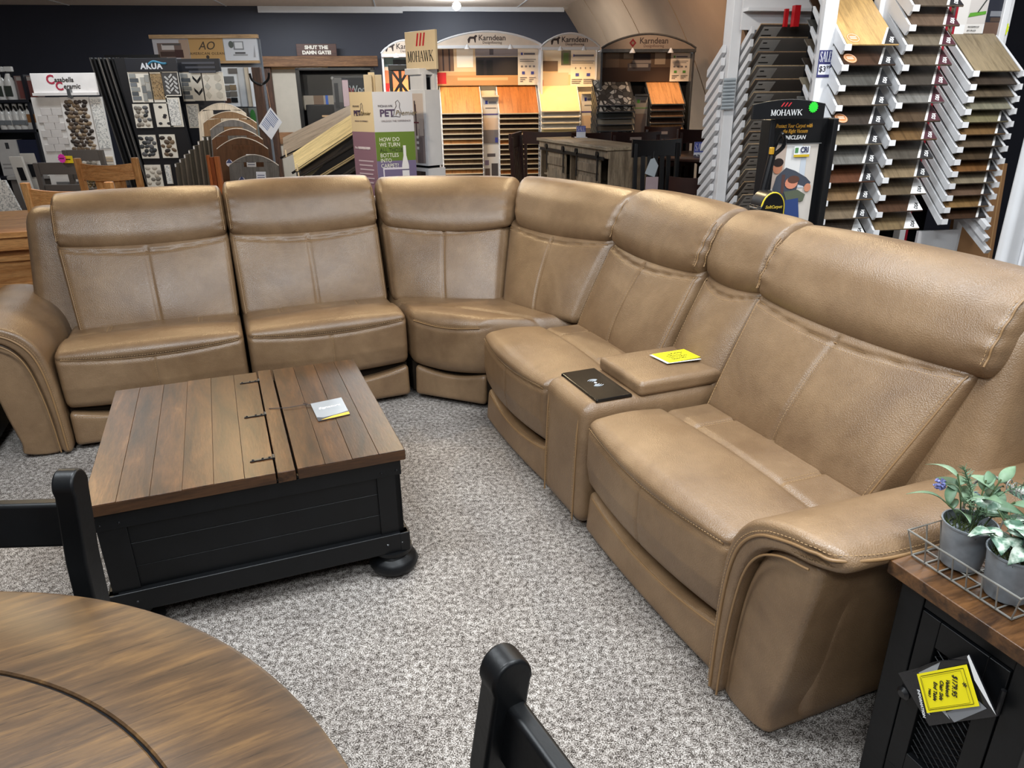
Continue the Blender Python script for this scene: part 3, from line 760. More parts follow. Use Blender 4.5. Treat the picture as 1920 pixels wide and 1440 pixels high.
def cback(p0, p1, q0, q1, n0, n1, hp0, hp1, hq0, hq1, Wd):
    """lumbar from p0-p1 (bottom) to q0-q1 (top); n0,n1 thickness directions at both ends; headrest hp (bottom) hq (top)"""
    def a(p, n, k): return (p[0] + n[0] * k, p[1] + n[1] * k)
    C = [sp(*p0, .44), sp(*p1, .44), sp(*a(p1, n1, .2), .44), sp(*a(p0, n0, .2), .44), sp(*q0, .875), sp(*q1, .875), sp(*a(q1, n1, .15), .875), sp(*a(q0, n0, .15), .875)]
    L = (Wd, .17, .45); fn = back_fn(Wd, .17, .45); cushion('back_cushion', sec, LE, C, L, (64, 12, 56), (.035, .06, .05), fn)
    for e in (-.006, .006): stitches('stitching', sec, surf(C, L, fn, [(e, -.085, z) for z in np.linspace(-.19, .13, 40)]))
    pipe_line(sec, C, L, fn, [(x, -.085, (.84 - .14 * (1 - abs(x / (Wd / 2)) ** 1.5)) * .225) for x in np.linspace(-Wd * .47, Wd * .47, 40)], r=.0025, off=(0, 0, -.01))
    C = [sp(*hp0, .845), sp(*hp1, .845), sp(*a(hp1, n1, .2), .845), sp(*a(hp0, n0, .2), .845), sp(*hq0, 1.095), sp(*hq1, 1.085), sp(*a(hq1, n1, .2), 1.085), sp(*a(hq0, n0, .2), 1.095)]
    L = (Wd, .22, .26); fn = head_fn(*L); cushion('headrest', sec, LE, C, L, (64, 24, 34), (.04, .10, .10), fn)
nl, nm, nr = (.12, .99), (.76, .66), (.99, .16)
cback((.832, 3.955), (1.355, 3.63), (.845, 4.17), (1.525, 3.93), nl, nm, (.832, 4.11), (1.50, 3.83), (.842, 4.28), (1.60, 4.02), .6)
cback((1.36, 3.625), (1.575, 3.155), (1.53, 3.92), (1.80, 3.165), nm, nr, (1.505, 3.82), (1.755, 3.155), (1.605, 4.01), (1.875, 3.155), .6)
b = MB()
b.prism([(.85 - SO[0], 4.25 - SO[1]), (1.66 - SO[0], 4.0 - SO[1]), (1.92 - SO[0], 3.17 - SO[1]), (2.04 - SO[0], 3.17 - SO[1]), (1.82 - SO[0], 4.22 - SO[1]), (.85 - SO[0], 4.52 - SO[1])], .05, .98, 'xy')
b.build('back_shell', LE, sec, bevel=.03, seg=3)
# ================================================================== COFFEE TABLE (square trunk with a lift lid)
def sfr(x, y): return s2w(x, y)
TX0, TX1, TY0, TY1, TH = -.490, .440, 2.075, 3.010, .480
TW, TD = TX1 - TX0, TY1 - TY0
ct = thing('coffee_table', 'square trunk coffee table with brown plank top and black base', 'coffee table', loc=s2w(TX0, TY0), rz=S_RZ)
fr_ = [0, .094, .188, .282, .376, .470, .566]
for i in range(6):
    z1 = TH - (.0008 * (i % 3))
    MB().box(fr_[i] * TW + .0002, fr_[i + 1] * TW - .0002, 0, TD, TH - .034, z1).build('plank', 'table_top_wood', ct, bevel=.0010, seg=2)
MB().box(.571 * TW, .629 * TW, -.006, TD + .006, TH - .036, TH + .001).build('plank', 'table_top_wood', ct, bevel=.003)
f2 = [.636, .727, .818, .909, 1.0]
for i in range(4):
    MB().box(f2[i] * TW + .0004, f2[i + 1] * TW - .0004, 0, TD, TH - .034, TH - .0007 * (i % 2)).build('plank', 'table_top_wood', ct, bevel=.0014, seg=2)
# darker front and back edge strips of the lid boards
for (a, b_) in ((0, .566), (.636, 1.0)):
    for yy in (-.0015, TD - .0005):
        MB().box(a * TW + .001, b_ * TW - .001, yy, yy + .002, TH - .036, TH - .004).build('edge_strip', 'edge_wood', ct)
MB().box(TW - .0005, TW + .0015, .001, TD - .001, TH - .036, TH - .004).build('edge_strip', 'edge_wood', ct)
for fy in (.12, .50, .885):                                  # strap hinges
    y = TD * (1 - fy)
    h = MB().box(.492 * TW, .568 * TW, y - .006, y + .006, TH - .001, TH + .0025).build('hinge', 'black_metal', ct, bevel=.001)
    MB().tube([(.569 * TW, y - .013, TH + .002), (.569 * TW, y + .013, TH + .002)], .0045, 8).build('hinge_pin', 'black_metal', h, smooth=True)
    for fx in (.502, .534, .556):
        MB().lathe([(.0042, 0), (.0036, .002), (.0015, .0032)], 10, (fx * TW, y, TH + .0024)).build('screw', 'black_metal', h, smooth=True)
bx = .018
MB().box(bx + .02, TW - bx - .02, bx + .02, TD - bx - .02, .10, TH - .035).build('body', 'shadow_box', ct)
def ct_face(P):      # one face of the trunk; P(u, z, out) with u along the face 0..TW-2bx
    Lf = TW - 2 * bx
    def slab(name, u0, u1, z0, z1, o0, o1, bev=.002):
        b = MB(); b.hexa([P(u0, z0, o1), P(u1, z0, o1), P(u1, z0, o0), P(u0, z0, o0), P(u0, z1, o1), P(u1, z1, o1), P(u1, z1, o0), P(u0, z1, o0)])
        return b.build(name, 'black_wood', ct, bevel=bev)
    for k in range(3): slab('panel_board', .075, Lf - .075, .160 + k * .08, .160 + (k + 1) * .08 - .0003, -.02, -.008)
    slab('stile', 0, .078, .14, TH - .035, -.02, .0); slab('stile', Lf - .078, Lf, .14, TH - .035, -.02, .0)
    slab('top_rail', .078, Lf - .078, TH - .088, TH - .035, -.02, .0)
    slab('metal_strap', -.004, Lf + .004, TH - .096, TH - .044, .0, .0035, .001)
    slab('plinth', -.016, Lf + .016, .092, .165, -.02, .014, .004)
    for u in (.012, .062, Lf - .062, Lf - .012):
        for z, o in ((TH - .078, .003), (.128, .014)):
            c = P(u, z, o); n = np.array(P(u, z, 1)) - np.array(P(u, z, 0))
            MB().tube([c, tuple(np.array(c) + n * .004)], [.005, .0025], 8).build('rivet', 'black_metal', ct, smooth=True)
ct_face(lambda u, z, o: (bx + u, bx - o, z)); ct_face(lambda u, z, o: (TW - bx + o, bx + u, z))
ct_face(lambda u, z, o: (TW - bx - u, TD - bx + o, z)); ct_face(lambda u, z, o: (bx - o, TD - bx - u, z))
for (x, y) in ((.055, .055), (TW - .055, .055), (.055, TD - .055), (TW - .055, TD - .055)):
    MB().lathe([(.050, 0), (.076, .012), (.086, .034), (.076, .056), (.056, .066), (.052, .072), (.066, .080), (.066, .094)], 24, (x, y, 0)).build('bun_foot', 'black_wood', ct, smooth=True, angle=50)
# hang tag lying on the table with its string
tp = [atz(582, 757, TH + .004), atz(640, 745, TH + .004), atz(656, 776, TH + .004), atz(597, 789, TH + .004)]
tg = thing('hang_tag', 'silver and yellow maker tag with dark string lying on the coffee table', 'tag', loc=tuple((tp[0] + tp[2]) / 2 * np.array([1, 1, 0]) + np.array([0, 0, TH + .0012])))
c0 = np.array(tg.location)
def tq(u, v, h=0.):   # bilinear on the tag
    q = (tp[0] * (1 - u) + tp[1] * u) * (1 - v) + (tp[3] * (1 - u) + tp[2] * u) * v; q = q - c0; return (q[0], q[1], h)
def tag_poly(uv, col, h, mat, name, th=.0008):
    b = MB(); n = len(uv); b.add([tq(u, v, h) for u, v in uv] + [tq(u, v, h + th) for u, v in uv], [tuple(range(n)), tuple(range(n, 2 * n))] + [(k, (k + 1) % n, n + (k + 1) % n, n + k) for k in range(n)])
    return b.build(name, mat, tg, col)
tag_poly([(0, 0), (1, 0), (1, 1), (0, 1)], (70, 72, 76), 0, 'oc_gloss', 'card', .002)
tag_poly([(.0, .0), (1, .0), (1, .80), (.6, .86), (.2, .88), (0, .80)], (150, 154, 158), .002, 'oc_gloss', 'silver_cover')
tag_poly([(.1, .98), (.5, .90), (1, .86), (1, .99), (.5, 1.0)], (222, 178, 60), .0022, 'oc_matte', 'yellow_band')
v1 = np.array(tq(1, 0)) - np.array(tq(0, 0)); an = math.atan2(v1[1], v1[0])
text(tg, 'Signature', 0, 0, 0, .022, (245, 245, 245), 'LEFT', loc=(tq(.15, .38)[0], tq(.15, .38)[1], .0034), rot=(0, 0, an), shear=.3)
sp_ = [atz(504, 766, TH + .003), atz(540, 764, TH + .006), atz(568, 759, TH + .007), atz(583, 759, TH + .005)]
MB().tube(catmull([q - c0 for q in sp_], 8), .0014, 5).build('string', 'oc_matte', tg, (40, 34, 34))
kn = MB()
for k in range(3):
    kc = atz(571, 759, TH + .006) - c0
    kn.tube(catmull([kc, kc + np.array([.006 - .006 * k, .008, .004]), kc + np.array([.012, -.002 * k, .002]), kc], 6), .0012, 5)
kn.build('knot', 'oc_matte', tg, (60, 46, 40))

# ================================================================== END TABLE beside the right arm
EX0, EX1, EY0, EY1, EH = 1.215, 1.86, .545, .900, .620
et = thing('end_table', 'black chair side end table with brown wood top and mesh door', 'end table', loc=s2w(EX0, EY1), rz=S_RZ - PI / 2)
# local: x = along the face to the right (sofa -y), y = depth (sofa +x)
EW, ED = EY1 - EY0, EX1 - EX0
nb = 4
for k in range(nb):
    MB().box(0, EW, k * ED / nb + .0005, (k + 1) * ED / nb - .0005, EH - .034, EH - .0006 * (k % 2)).build('top_board', 'end_top_wood', et, bevel=.003)
fi = .024
BL, BK = 'black_wood', 'shadow_box'
MB().box(fi + .01, EW - fi - .01, fi + .03, ED - fi - .01, .05, EH - .035).build('body', BK, et)
for (x0, x1) in ((fi, fi + .056), (EW - fi - .056, EW - fi)):
    for (y0, y1) in ((fi, fi + .06), (ED - fi - .06, ED - fi)):
        MB().box(x0, x1, y0, y1, 0, EH - .034).build('leg', BL, et, bevel=.003)
MB().box(fi + .056, EW - fi - .056, fi + .004, fi + .024, EH - .075, EH - .034).build('top_rail', BL, et, bevel=.002)
MB().box(fi + .056, EW - fi - .056, fi + .004, fi + .024, .06, .115).build('bottom_rail', BL, et, bevel=.002)
for x in (fi + .008, EW - fi - .016):
    MB().box(x, x + .008, fi + .06, ED - fi - .06, .06, EH - .034).build('side_panel', BL, et)
dx0, dx1, dz0, dz1 = fi + .059, EW - fi - .059, .119, EH - .079
door = MB().box(dx0, dx0 + .042, fi, fi + .02, dz0, dz1).build('door', BL, et, bevel=.002)
MB().box(dx1 - .042, dx1, fi, fi + .02, dz0, dz1).build('door_stile', BL, door, bevel=.002)
MB().box(dx0 + .042, dx1 - .042, fi, fi + .02, dz1 - .065, dz1).build('door_rail', BL, door, bevel=.002)
MB().box(dx0 + .042, dx1 - .042, fi, fi + .02, dz0, dz0 + .06).build('door_rail', BL, door, bevel=.002)
b = MB(); mx0, mx1, mz0, mz1 = dx0 + .042, dx1 - .042, dz0 + .06, dz1 - .065
st_ = .018
for sg in (1, -1):
    k = -40
    while k < 60:
        # diagonal x = mx0 + t, z = mz0 + k*st + sg*t*.7 clipped to the opening
        P_ = []
        for tt in np.linspace(0, mx1 - mx0, 25):
            z = mz0 + k * st_ + sg * tt * .7
            if mz0 <= z <= mz1: P_.append((mx0 + tt, fi + .012 + .001 * sg, z))
        if len(P_) > 1: b.tube([P_[0], P_[-1]], .0012, 4)
        k += 1
b.build('wire_mesh', 'black_wood', door, kind='stuff')
MB().tube([(dx1 + .001, fi - .004, .44), (dx1 + .001, fi - .004, .50)], .005, 8).build('hinge', 'black_metal', et, smooth=True)
MB().tube([(dx1 + .001, fi - .004, .18), (dx1 + .001, fi - .004, .24)], .005, 8).build('hinge', 'black_metal', et, smooth=True)
MB().lathe([(.006, 0), (.006, .012), (.014, .016), (.015, .024), (.008, .03)], 16).build('knob', 'black_metal', door, smooth=True, loc=(dx0 + .018, fi, .34), rot=(PI / 2, 0, 0))
# warranty folder and yellow price note hung on the knob
EF = Fr(0, 0, math.degrees(S_RZ) - 90, o=s2w(EX0, EY1))
def quad_thing(name, label, cat, fr, pts, yl, th=.002):
    P_ = [fr.p(px, py, yl) for px, py in pts]; cx = sum(p[0] for p in P_) / len(P_); cz = sum(p[1] for p in P_) / len(P_)
    w = fr.o + fr.ax * cx + fr.ay * yl
    t = thing(name, label, cat, loc=(w[0], w[1], cz)); t.rotation_euler = (0, 0, fr.rz)
    return t, [(p[0] - cx, p[1] - cz) for p in P_], (cx, cz)
wf, wp, wc = quad_thing('warranty_folder', 'black and silver warranty folder hanging on the end table door', 'folder', EF, [(1684, 1262), (1818, 1227), (1870, 1343), (1742, 1361)], fi - .030)
MB().prism(wp, 0, .002).build('folder_back', 'oc_gloss', wf, (22, 22, 25))
def loc_uv(pts, u, v):   # pts order tl,tr,br,bl
    p = [np.array(q) for q in pts]; q = (p[0] * (1 - u) + p[1] * u) * (1 - v) + (p[3] * (1 - u) + p[2] * u) * v; return tuple(q)
pic(wf, 0, [((150, 152, 156), [loc_uv(wp, *q) for q in ((.28, .08), (.62, .0), (.5, .16), (.36, .5), (.36, .95), (.28, .7))]),
            ((120, 122, 126), [loc_uv(wp, *q) for q in ((.36, .82), (.86, .72), (.92, .86), (.4, 1.0))]),
            ((225, 225, 225), [loc_uv(wp, *q) for q in ((.97, .02), (1.0, .0), (1.0, .98), (.97, .8), (.93, .4))])], 'printed_cover', 'print_gloss')
for k, (s_, zz) in enumerate((('WARRANTY', .0), ('INFORMATION', .012))):
    q = loc_uv(wp, .16, .60); text(wf, s_, 0, 0, 0, .0085, (215, 215, 215), loc=(q[0] - zz * .7, -.002, q[1] - zz * .9), rot=(PI / 2, math.radians(62), 0), bold=.0003)
q0 = wp[0]; tgt = (dx0 + .018 - wc[0], .03, .34 - wc[1])
kb = (dx0 + .018 - wc[0], .012, .345 - wc[1])
MB().tube(catmull([loc_uv(wp, .95, .08)[:1] + (.0, loc_uv(wp, .95, .08)[1]), (loc_uv(wp, .55, .0)[0], -.004, loc_uv(wp, .55, .0)[1] + .004), (loc_uv(wp, .05, .1)[0], .004, loc_uv(wp, .05, .1)[1]), kb], 6), .0012, 5).build('elastic_cord', 'black_metal', wf)
pn, pp, pc = quad_thing('price_note', 'yellow handwritten price note clipped to the warranty folder', 'note', EF, [(1719, 1264), (1812, 1246), (1836, 1324), (1738, 1337)], fi - .036)
MB().prism(pp, 0, .0008).build('paper', 'oc_matte', pn, (248, 232, 10))
def border(p, a, w=.0012, c=(60, 55, 10)):
    it = []
    cs = [loc_uv(p, a, a), loc_uv(p, 1 - a, a), loc_uv(p, 1 - a, 1 - a), loc_uv(p, a, 1 - a)]
    for k in range(4):
        A_, B_ = np.array(cs[k]), np.array(cs[(k + 1) % 4]); d = (B_ - A_) / np.linalg.norm(B_ - A_); n = np.array([-d[1], d[0]]) * w / 2
        it.append((c, [tuple(A_ - n), tuple(B_ - n), tuple(B_ + n), tuple(A_ + n)]))
    return it
pic(pn, 0, border(pp, .07) + border(pp, .11, .0007), 'printed_border')
ang = math.radians(78)
for s_, u, v, sz in (('$179.95', .68, .45, .0155), ('Valebeck', .54, .47, .0115), ('Chair Side', .41, .5, .0115), ('End Table', .285, .5, .0115), ('T468-7', .17, .5, .007)):
    q = loc_uv(pp, u, v); text(pn, s_, 0, 0, 0, sz, (28, 26, 24), loc=(q[0], -.0016, q[1]), rot=(PI / 2, ang, 0), sx=.92)
q = loc_uv(pp, .84, .42); text(pn, '*', 0, 0, 0, .022, (28, 26, 24), loc=(q[0], -.0016, q[1]), rot=(PI / 2, ang, 0))

# yellow price note on the console lid
b_ = [np.array(atz(x, y, .588)) for x, y in ((1222, 665), (1282, 658), (1313, 673), (1255, 681))]
cn = thing('price_note', 'yellow handwritten price note on a white card on the console lid', 'note', loc=tuple(sum(b_) / 4))
cc = np.array(cn.location)
def nq(u, v, h): q = (b_[0] * (1 - u) + b_[1] * u) * (1 - v) + (b_[3] * (1 - u) + b_[2] * u) * v - cc; return (q[0], q[1], h)
def slabq(name, uv, h0, h1, col, tilt=0.):
    n = len(uv); m_ = MB(); m_.add([nq(u, v, h0 + tilt * u) for u, v in uv] + [nq(u, v, h1 + tilt * u) for u, v in uv], [tuple(range(n)), tuple(range(n, 2 * n))] + [(k, (k + 1) % n, n + (k + 1) % n, n + k) for k in range(n)])
    return m_.build(name, 'oc_matte', cn, col)
slabq('card', [(-.08, .02), (.92, .0), (1.0, 1.06), (-.08, 1.02)], 0, .001, (236, 236, 236))
slabq('paper', [(.0, .0), (1, .0), (1, 1), (.0, 1)], .0012, .0018, (250, 236, 8), .006)
d1 = b_[1] - b_[0]; an = math.atan2(d1[1], d1[0])
rn = random.Random(5)
for (u0, u1, v) in ((.35, .8, .26), (.22, .72, .44), (.22, .78, .60), (.22, .66, .76)):      # illegible handwriting
    P_ = [nq(u, v + rn.uniform(-.045, .045), .0028 + .006 * u) for u in np.linspace(u0, u1, 22)]
    MB().tube(P_, .0011, 4).build('handwriting', 'oc_matte', cn, (50, 46, 20))

# ================================================================== WIRE BASKET WITH PLANTS on the end table
BX0, BX1, BY0, BY1 = .012, .232, .052, .262   # in end-table local coords (x right along the face, y depth)
bk = thing('wire_basket', 'grey wire carrier basket with coiled handle holding potted plants', 'basket', loc=tuple(EF.o + EF.ax * .0 + EF.ay * 0 + np.array([0, 0, EH])), rz=EF.rz)
b = MB(); wr = .0017
def rect(z, e, r): b.tube([(BX0 - e, BY0 - e, z), (BX1 + e, BY0 - e, z), (BX1 + e, BY1 + e, z), (BX0 - e, BY1 + e, z)], r, 6, True)
rect(.004, 0, .0024); b.build('base_ring', 'wire', bk, smooth=True)
b = MB(); rect(.062, .012, .0024); b.build('top_ring', 'wire', bk, smooth=True)
def wire_(name, pts, r=wr, n=6): return MB().tube(pts, r, n).build(name, 'wire', bk, smooth=True)
for k in range(8):
    x = BX0 + (BX1 - BX0) * k / 7; xe = x + (-.012 if k == 0 else .012 if k == 7 else 0)
    for y, ye in ((BY0, BY0 - .012), (BY1, BY1 + .012)): wire_('wire', [(x, y, .004), (xe, ye, .062)])
    wire_('wire', [(x, BY0, .003), (x, BY1, .003)])
for k in range(1, 5):
    y = BY0 + (BY1 - BY0) * k / 5
    for x, xe in ((BX0, BX0 - .012), (BX1, BX1 + .012)): wire_('wire', [(x, y, .004), (xe, y, .062)])
    wire_('wire', [(BX0, y, .004), (BX1, y, .004)])
ym = (BY0 + BY1) / 2 + .03
hp = catmull([(BX0 - .010, ym, .06), (BX0 + .005, ym, .15), (BX0 + .035, ym, .185), ((BX0 + BX1) / 2, ym, .18), (BX1 - .035, ym, .185), (BX1 - .005, ym, .15), (BX1 + .010, ym, .06)], 8)
wire_('handle', [tuple(q) for q in hp], .0028)
coil = []
for k in range(260):
    s_ = k / 259; i = 20 + s_ * 16; i0 = int(i); q = np.array(hp[min(i0, len(hp) - 1)]) * (1 - (i - i0)) + np.array(hp[min(i0 + 1, len(hp) - 1)]) * (i - i0)
    a = s_ * 2 * PI * 16; coil.append((q[0], q[1] + .011 * math.cos(a), q[2] + .011 * math.sin(a)))
wire_('handle_coil', coil, .0013, 5)
def leaf_mesh(name, L_, W_, bend, parent, mat, col, M4, fold=.25):
    b = MB(); n = 8; vs = []; fs = []
    for k in range(n + 1):
        s_ = k / n; w = W_ * (math.sin(PI * min(1, s_ * .97 + .02) ** .8)) ; x = L_ * s_; z = -bend * s_ ** 2 * L_ + .3 * L_ * s_ * (1 - s_)
        for e in (-1, 0, 1): vs.append((x, e * w, z + abs(e) * w * fold))
    for k in range(n):
        for e in range(2): i = k * 3 + e; fs.append((i, i + 1, i + 4, i + 3))
    vs2 = [tuple(M4 @ Vector(v)) for v in vs]; b.add(vs2, fs)
    o = b.build(name, mat, parent, col, smooth=True, angle=70); sol = o.modifiers.new('thick', 'SOLIDIFY'); sol.thickness = .0008
    return o
def pot_plant(label, x, y, kind, group='potted plants in the wire basket'):
    w = EF.o + EF.ax * x + EF.ay * y
    t = thing('potted_plant', label, 'plant', loc=(w[0], w[1], EH + .007), rz=EF.rz, group=group)
    h = .095
    MB().lathe([(.037, 0), (.038, .003), (.049, h), (.0515, h), (.052, h + .004), (.049, h + .004), (.047, h - .004), (.044, h - .018), (.001, h - .018)], 32).build('pot', 'galvanised', t, smooth=True, angle=40)
    b = MB(); rnd = random.Random(7 + kind)
    for k in range(170):
        a = rnd.uniform(0, 2 * PI); r_ = .043 * math.sqrt(rnd.random()); bx_, by_ = r_ * math.cos(a), r_ * math.sin(a); l_ = rnd.uniform(.008, .022); a2 = rnd.uniform(0, 6.28)
        b.tube([(bx_, by_, h - .017), (bx_ + l_ * .7 * math.cos(a2), by_ + l_ * .7 * math.sin(a2), h - .017 + l_)], [.0012, .0004], 3)
    b.build('moss', 'moss', t, kind='stuff')
    if kind == 0:
        stems = [(-.02, .0, -.05, .0, .09), (.0, .01, -.01, .03, .09), (.01, -.01, .03, -.02, .08), (-.01, -.01, -.045, -.035, .04), (.02, .0, .06, .02, .08), (0, .02, .0, .06, .09)]
    else:
        stems = [(0, 0, -.05, -.01, .07), (.01, .0, .05, -.03, .06), (0, .01, .01, .04, .09), (-.01, -.01, -.02, -.06, .05), (.02, .01, .07, .03, .07), (.0, 0, .03, .06, .07)]
    for si, (x0, y0, x1, y1, hh_) in enumerate(stems):
        pth = catmull([(x0, y0, h - .015), ((x0 * .6 + x1 * .4), (y0 * .6 + y1 * .4), h + hh_ * .5), (x1, y1, h + hh_)], 6)
        MB().tube(pth, .0016, 5).build('stem', 'leaf', t, (70, 84, 52), smooth=True)
        for q in range(4 if kind == 0 else 5):
            s_ = .45 + .55 * q / 3.5; i = min(len(pth) - 1, int(s_ * (len(pth) - 1))); az = rnd.uniform(0, 6.28) if q < 3 else math.atan2(y1, x1)
            tilt = rnd.uniform(.1, .75) if kind == 0 else rnd.uniform(-.1, .5)
            M4 = Matrix.Translation(Vector(pth[i])) @ Matrix.Rotation(az, 4, 'Z') @ Matrix.Rotation(-tilt, 4, 'Y') @ Matrix.Rotation(rnd.uniform(-.5, .5), 4, 'X')
            if kind == 0: leaf_mesh('leaf', rnd.uniform(.045, .072), rnd.uniform(.010, .016), .35, t, 'leaf', random.choice([(92, 118, 92), (112, 136, 108), (78, 102, 78), (126, 146, 120)]), M4)
            else: leaf_mesh('leaf', rnd.uniform(.035, .052), rnd.uniform(.012, .018), .45, t, 'leaf_variegated', None, M4, .12)
    fl = [(-.075, -.01, .150), (-.03, .04, .13)] if kind == 0 else [(.05, .02, .125)]
    for (fx, fy, fz) in fl:
        MB().tube(catmull([(0, 0, h - .01), (fx * .5, fy * .5, h + (fz - h) * .8 + .02), (fx, fy, fz)], 5), .0012, 4).build('stem', 'leaf', t, (78, 86, 60))
        b = MB()
        for k in range(26):
            d = Vector((rnd.gauss(0, 1), rnd.gauss(0, 1), rnd.gauss(0, 1))).normalized(); c_ = Vector((fx, fy, fz))
            b.tube([c_ + d * .004, c_ + d * .013], [.0009, .003], 4)
        b.build('flower_head', 'oc_matte', t, (112, 116, 168), kind='stuff')
    if kind == 0:
        for k in range(7):   # rosemary-like sprigs
            a = rnd.uniform(0, 6.28); tip = (.06 * math.cos(a) + .03, .06 * math.sin(a), h + rnd.uniform(.06, .13)); pth = catmull([(0, 0, h - .01), (tip[0] * .4, tip[1] * .4, h + (tip[2] - h) * .6), tip], 6)
            b = MB(); b.tube(pth, .001, 4)
            for q in pth[4:]:
                for j in range(4):
                    d = Vector((rnd.gauss(0, 1), rnd.gauss(0, 1), rnd.uniform(.2, 1.2))).normalized() * .016; b.tube([q, tuple(Vector(q) + d)], [.0011, .0003], 3)
            b.build('sprig', 'leaf', t, (84, 108, 82), kind='stuff')
pot_plant('green leafy plant with lilac flowers in galvanised pot nearest the sofa arm', .072, .118, 0)
pot_plant('variegated pale leaf plant in galvanised pot in front of the coil handle', .178, .108, 1)
pot_plant('pale variegated plant in galvanised pot at the far right corner of the wire basket', .175, .208, 1)

# ================================================================== ROUND DINING TABLE and its black chairs
RC = np.array([-.915, .165, 0]); RR = .865; RH = .76
rt = thing('round_table', 'round brown wood pedestal dining table in the lower left foreground', 'dining table', loc=tuple(RC))
ri = .685
MB().lathe([(ri - .002, RH - .028), (ri - .002, RH - .003), (ri - .0045, RH)], 128).build('table_top', 'round_top_wood', rt, smooth=True, angle=30)
b = MB(); n = 160; vs = []; fs = []
prof = [(ri + .002, RH - .03), (ri + .002, RH - .003), (ri + .0045, RH), (RR - .008, RH), (RR - .002, RH - .003), (RR, RH - .009), (RR - .001, RH - .026), (RR - .01, RH - .034)]
for (r_, z) in prof:
    for k in range(n): vs.append((r_ * math.cos(2 * PI * k / n), r_ * math.sin(2 * PI * k / n), z))
for i in range(len(prof)):
    j = (i + 1) % len(prof)
    for k in range(n): fs.append((i * n + k, i * n + (k + 1) % n, j * n + (k + 1) % n, j * n + k))
b.add(vs, fs); b.build('border_ring', 'round_top_wood', rt, smooth=True, angle=30)
MB().lathe([(ri - .02, RH - .034), (ri + .0019, RH - .034), (ri + .0019, RH - .006), (ri - .02, RH - .006)], 96).build('groove', 'shadow_box', rt, smooth=True, angle=30)
MB().lathe([(RR - .08, RH - .09), (RR - .08, RH - .03)], 96).build('apron', 'black_wood', rt, smooth=True, angle=30)
MB().lathe([(.09, .10), (.12, .16), (.13, .24), (.08, .32), (.07, .5), (.11, .6), (.14, RH - .09)], 32).build('pedestal', 'black_wood', rt, smooth=True)
for k in range(4):
    a = PI / 4 + k * PI / 2; b = MB(); b.bar((.05 * math.cos(a), .05 * math.sin(a), .12), (.42 * math.cos(a), .42 * math.sin(a), .045), .08, .09); b.build('foot', 'black_wood', rt, bevel=.01)
def black_chair(label, px, py, zt, face):
    """ladder-back chair; the visible back post's top is at pixel (px,py), face = heading of the sitter in degrees, post index via px side"""
    pass
def make_chair_at(label, post_xy, face_deg, post_side, wd=.44, zt=.885):
    """post_xy: world foot of the named rear post, post_side -1/+1 in chair x, chair faces local -y"""
    rz = math.radians(face_deg); ax = np.array([math.cos(rz), math.sin(rz)]); ay = np.array([-math.sin(rz), math.cos(rz)])
    hw = wd / 2; yb = .21
    o2 = np.array(post_xy) - ax * (post_side * hw) - ay * (yb + .03)
    t = thing('dining_chair', label, 'chair', loc=(o2[0], o2[1], 0), rz=rz, group='black chairs at the round table')
    for sg in (-1, 1):
        # rear post: raked plank with a rounded top
        b = MB(); prof = [(.0, 0), (.0, .44)]
        left = [(-.030, .0), (-.030, .46), (-.018, .70), (.004, zt - .05)]; right = [(.022, .0), (.022, .46), (.036, .70), (.058, zt - .045)]
        c_ = np.array([.031, zt - .045]); arc = [(c_[0] + .030 * math.cos(a), c_[1] + .036 * math.sin(a) + .008) for a in np.linspace(PI, 0, 12)]
        poly = left + arc + list(reversed(right)); x = sg * hw
        b.prism([(p[0] + yb, p[1]) for p in poly], x - .021, x + .021, 'yz'); b.build('back_post', 'black_wood', t, bevel=.006, seg=3)
        MB().box(x - .02, x + .02, -.22, -.18, 0, .43).build('leg', 'black_wood', t, bevel=.003)
        MB().bar((x, -.2, .2), (x, yb, .2), .02, .03).build('stretcher', 'black_wood', t, bevel=.003)
    for z0, z1, bev in ((zt - .165, zt - .072, .008), (.50, .56, .006)):
        k0 = (z0 - .46) / (zt - .46) * .036 - .012; k1 = (z1 - .46) / (zt - .46) * .036 - .008
        y0, y1 = yb + k0, yb + k1
        MB().hexa([(-hw, y0, z0), (hw, y0, z0), (hw, y0 + .028, z0), (-hw, y0 + .028, z0), (-hw, y1, z1), (hw, y1, z1), (hw, y1 + .028, z1), (-hw, y1 + .028, z1)]).build('back_rail', 'black_wood', t, bevel=bev, seg=3)
    MB().box(-.23, .23, -.23, .20, .435, .465).build('seat', 'black_wood', t, bevel=.01, seg=3)
    MB().bar((-hw, -.2, .28), (hw, -.2, .28), .02, .03).build('stretcher', 'black_wood', t, bevel=.003)
    return t
p = atz(133, 880, .885); make_chair_at('black ladder back chair beside the coffee table, at the far side of the round table', (p[0] - .01, p[1]), 2, 1)
p = atz(946, 1222, .885); fd = math.degrees(math.atan2(RC[1] - p[1] + .05, RC[0] - p[0])) + 90
make_chair_at('black ladder back chair at the bottom edge, right of the round table', (p[0], p[1]), fd, -1)
# black side table seen at the far left beside the sofa arm
q = s2w(-1.30, 3.62)
sd = thing('side_table', 'black side table at the left edge beside the sofa arm', 'side table', loc=(q[0], q[1], 0), rz=S_RZ)
MB().box(-.34, .17, .02, .62, .06, .52).build('body', 'black_wood', sd, bevel=.004)
MB().box(-.36, .19, .0, .64, .52, .56).build('top', 'end_top_wood', sd, bevel=.004)
for x in (-.34, .13):
    for y in (.02, .58): MB().box(x, x + .04, y, y + .04, 0, .06).build('leg', 'black_wood', sd, bevel=.003)
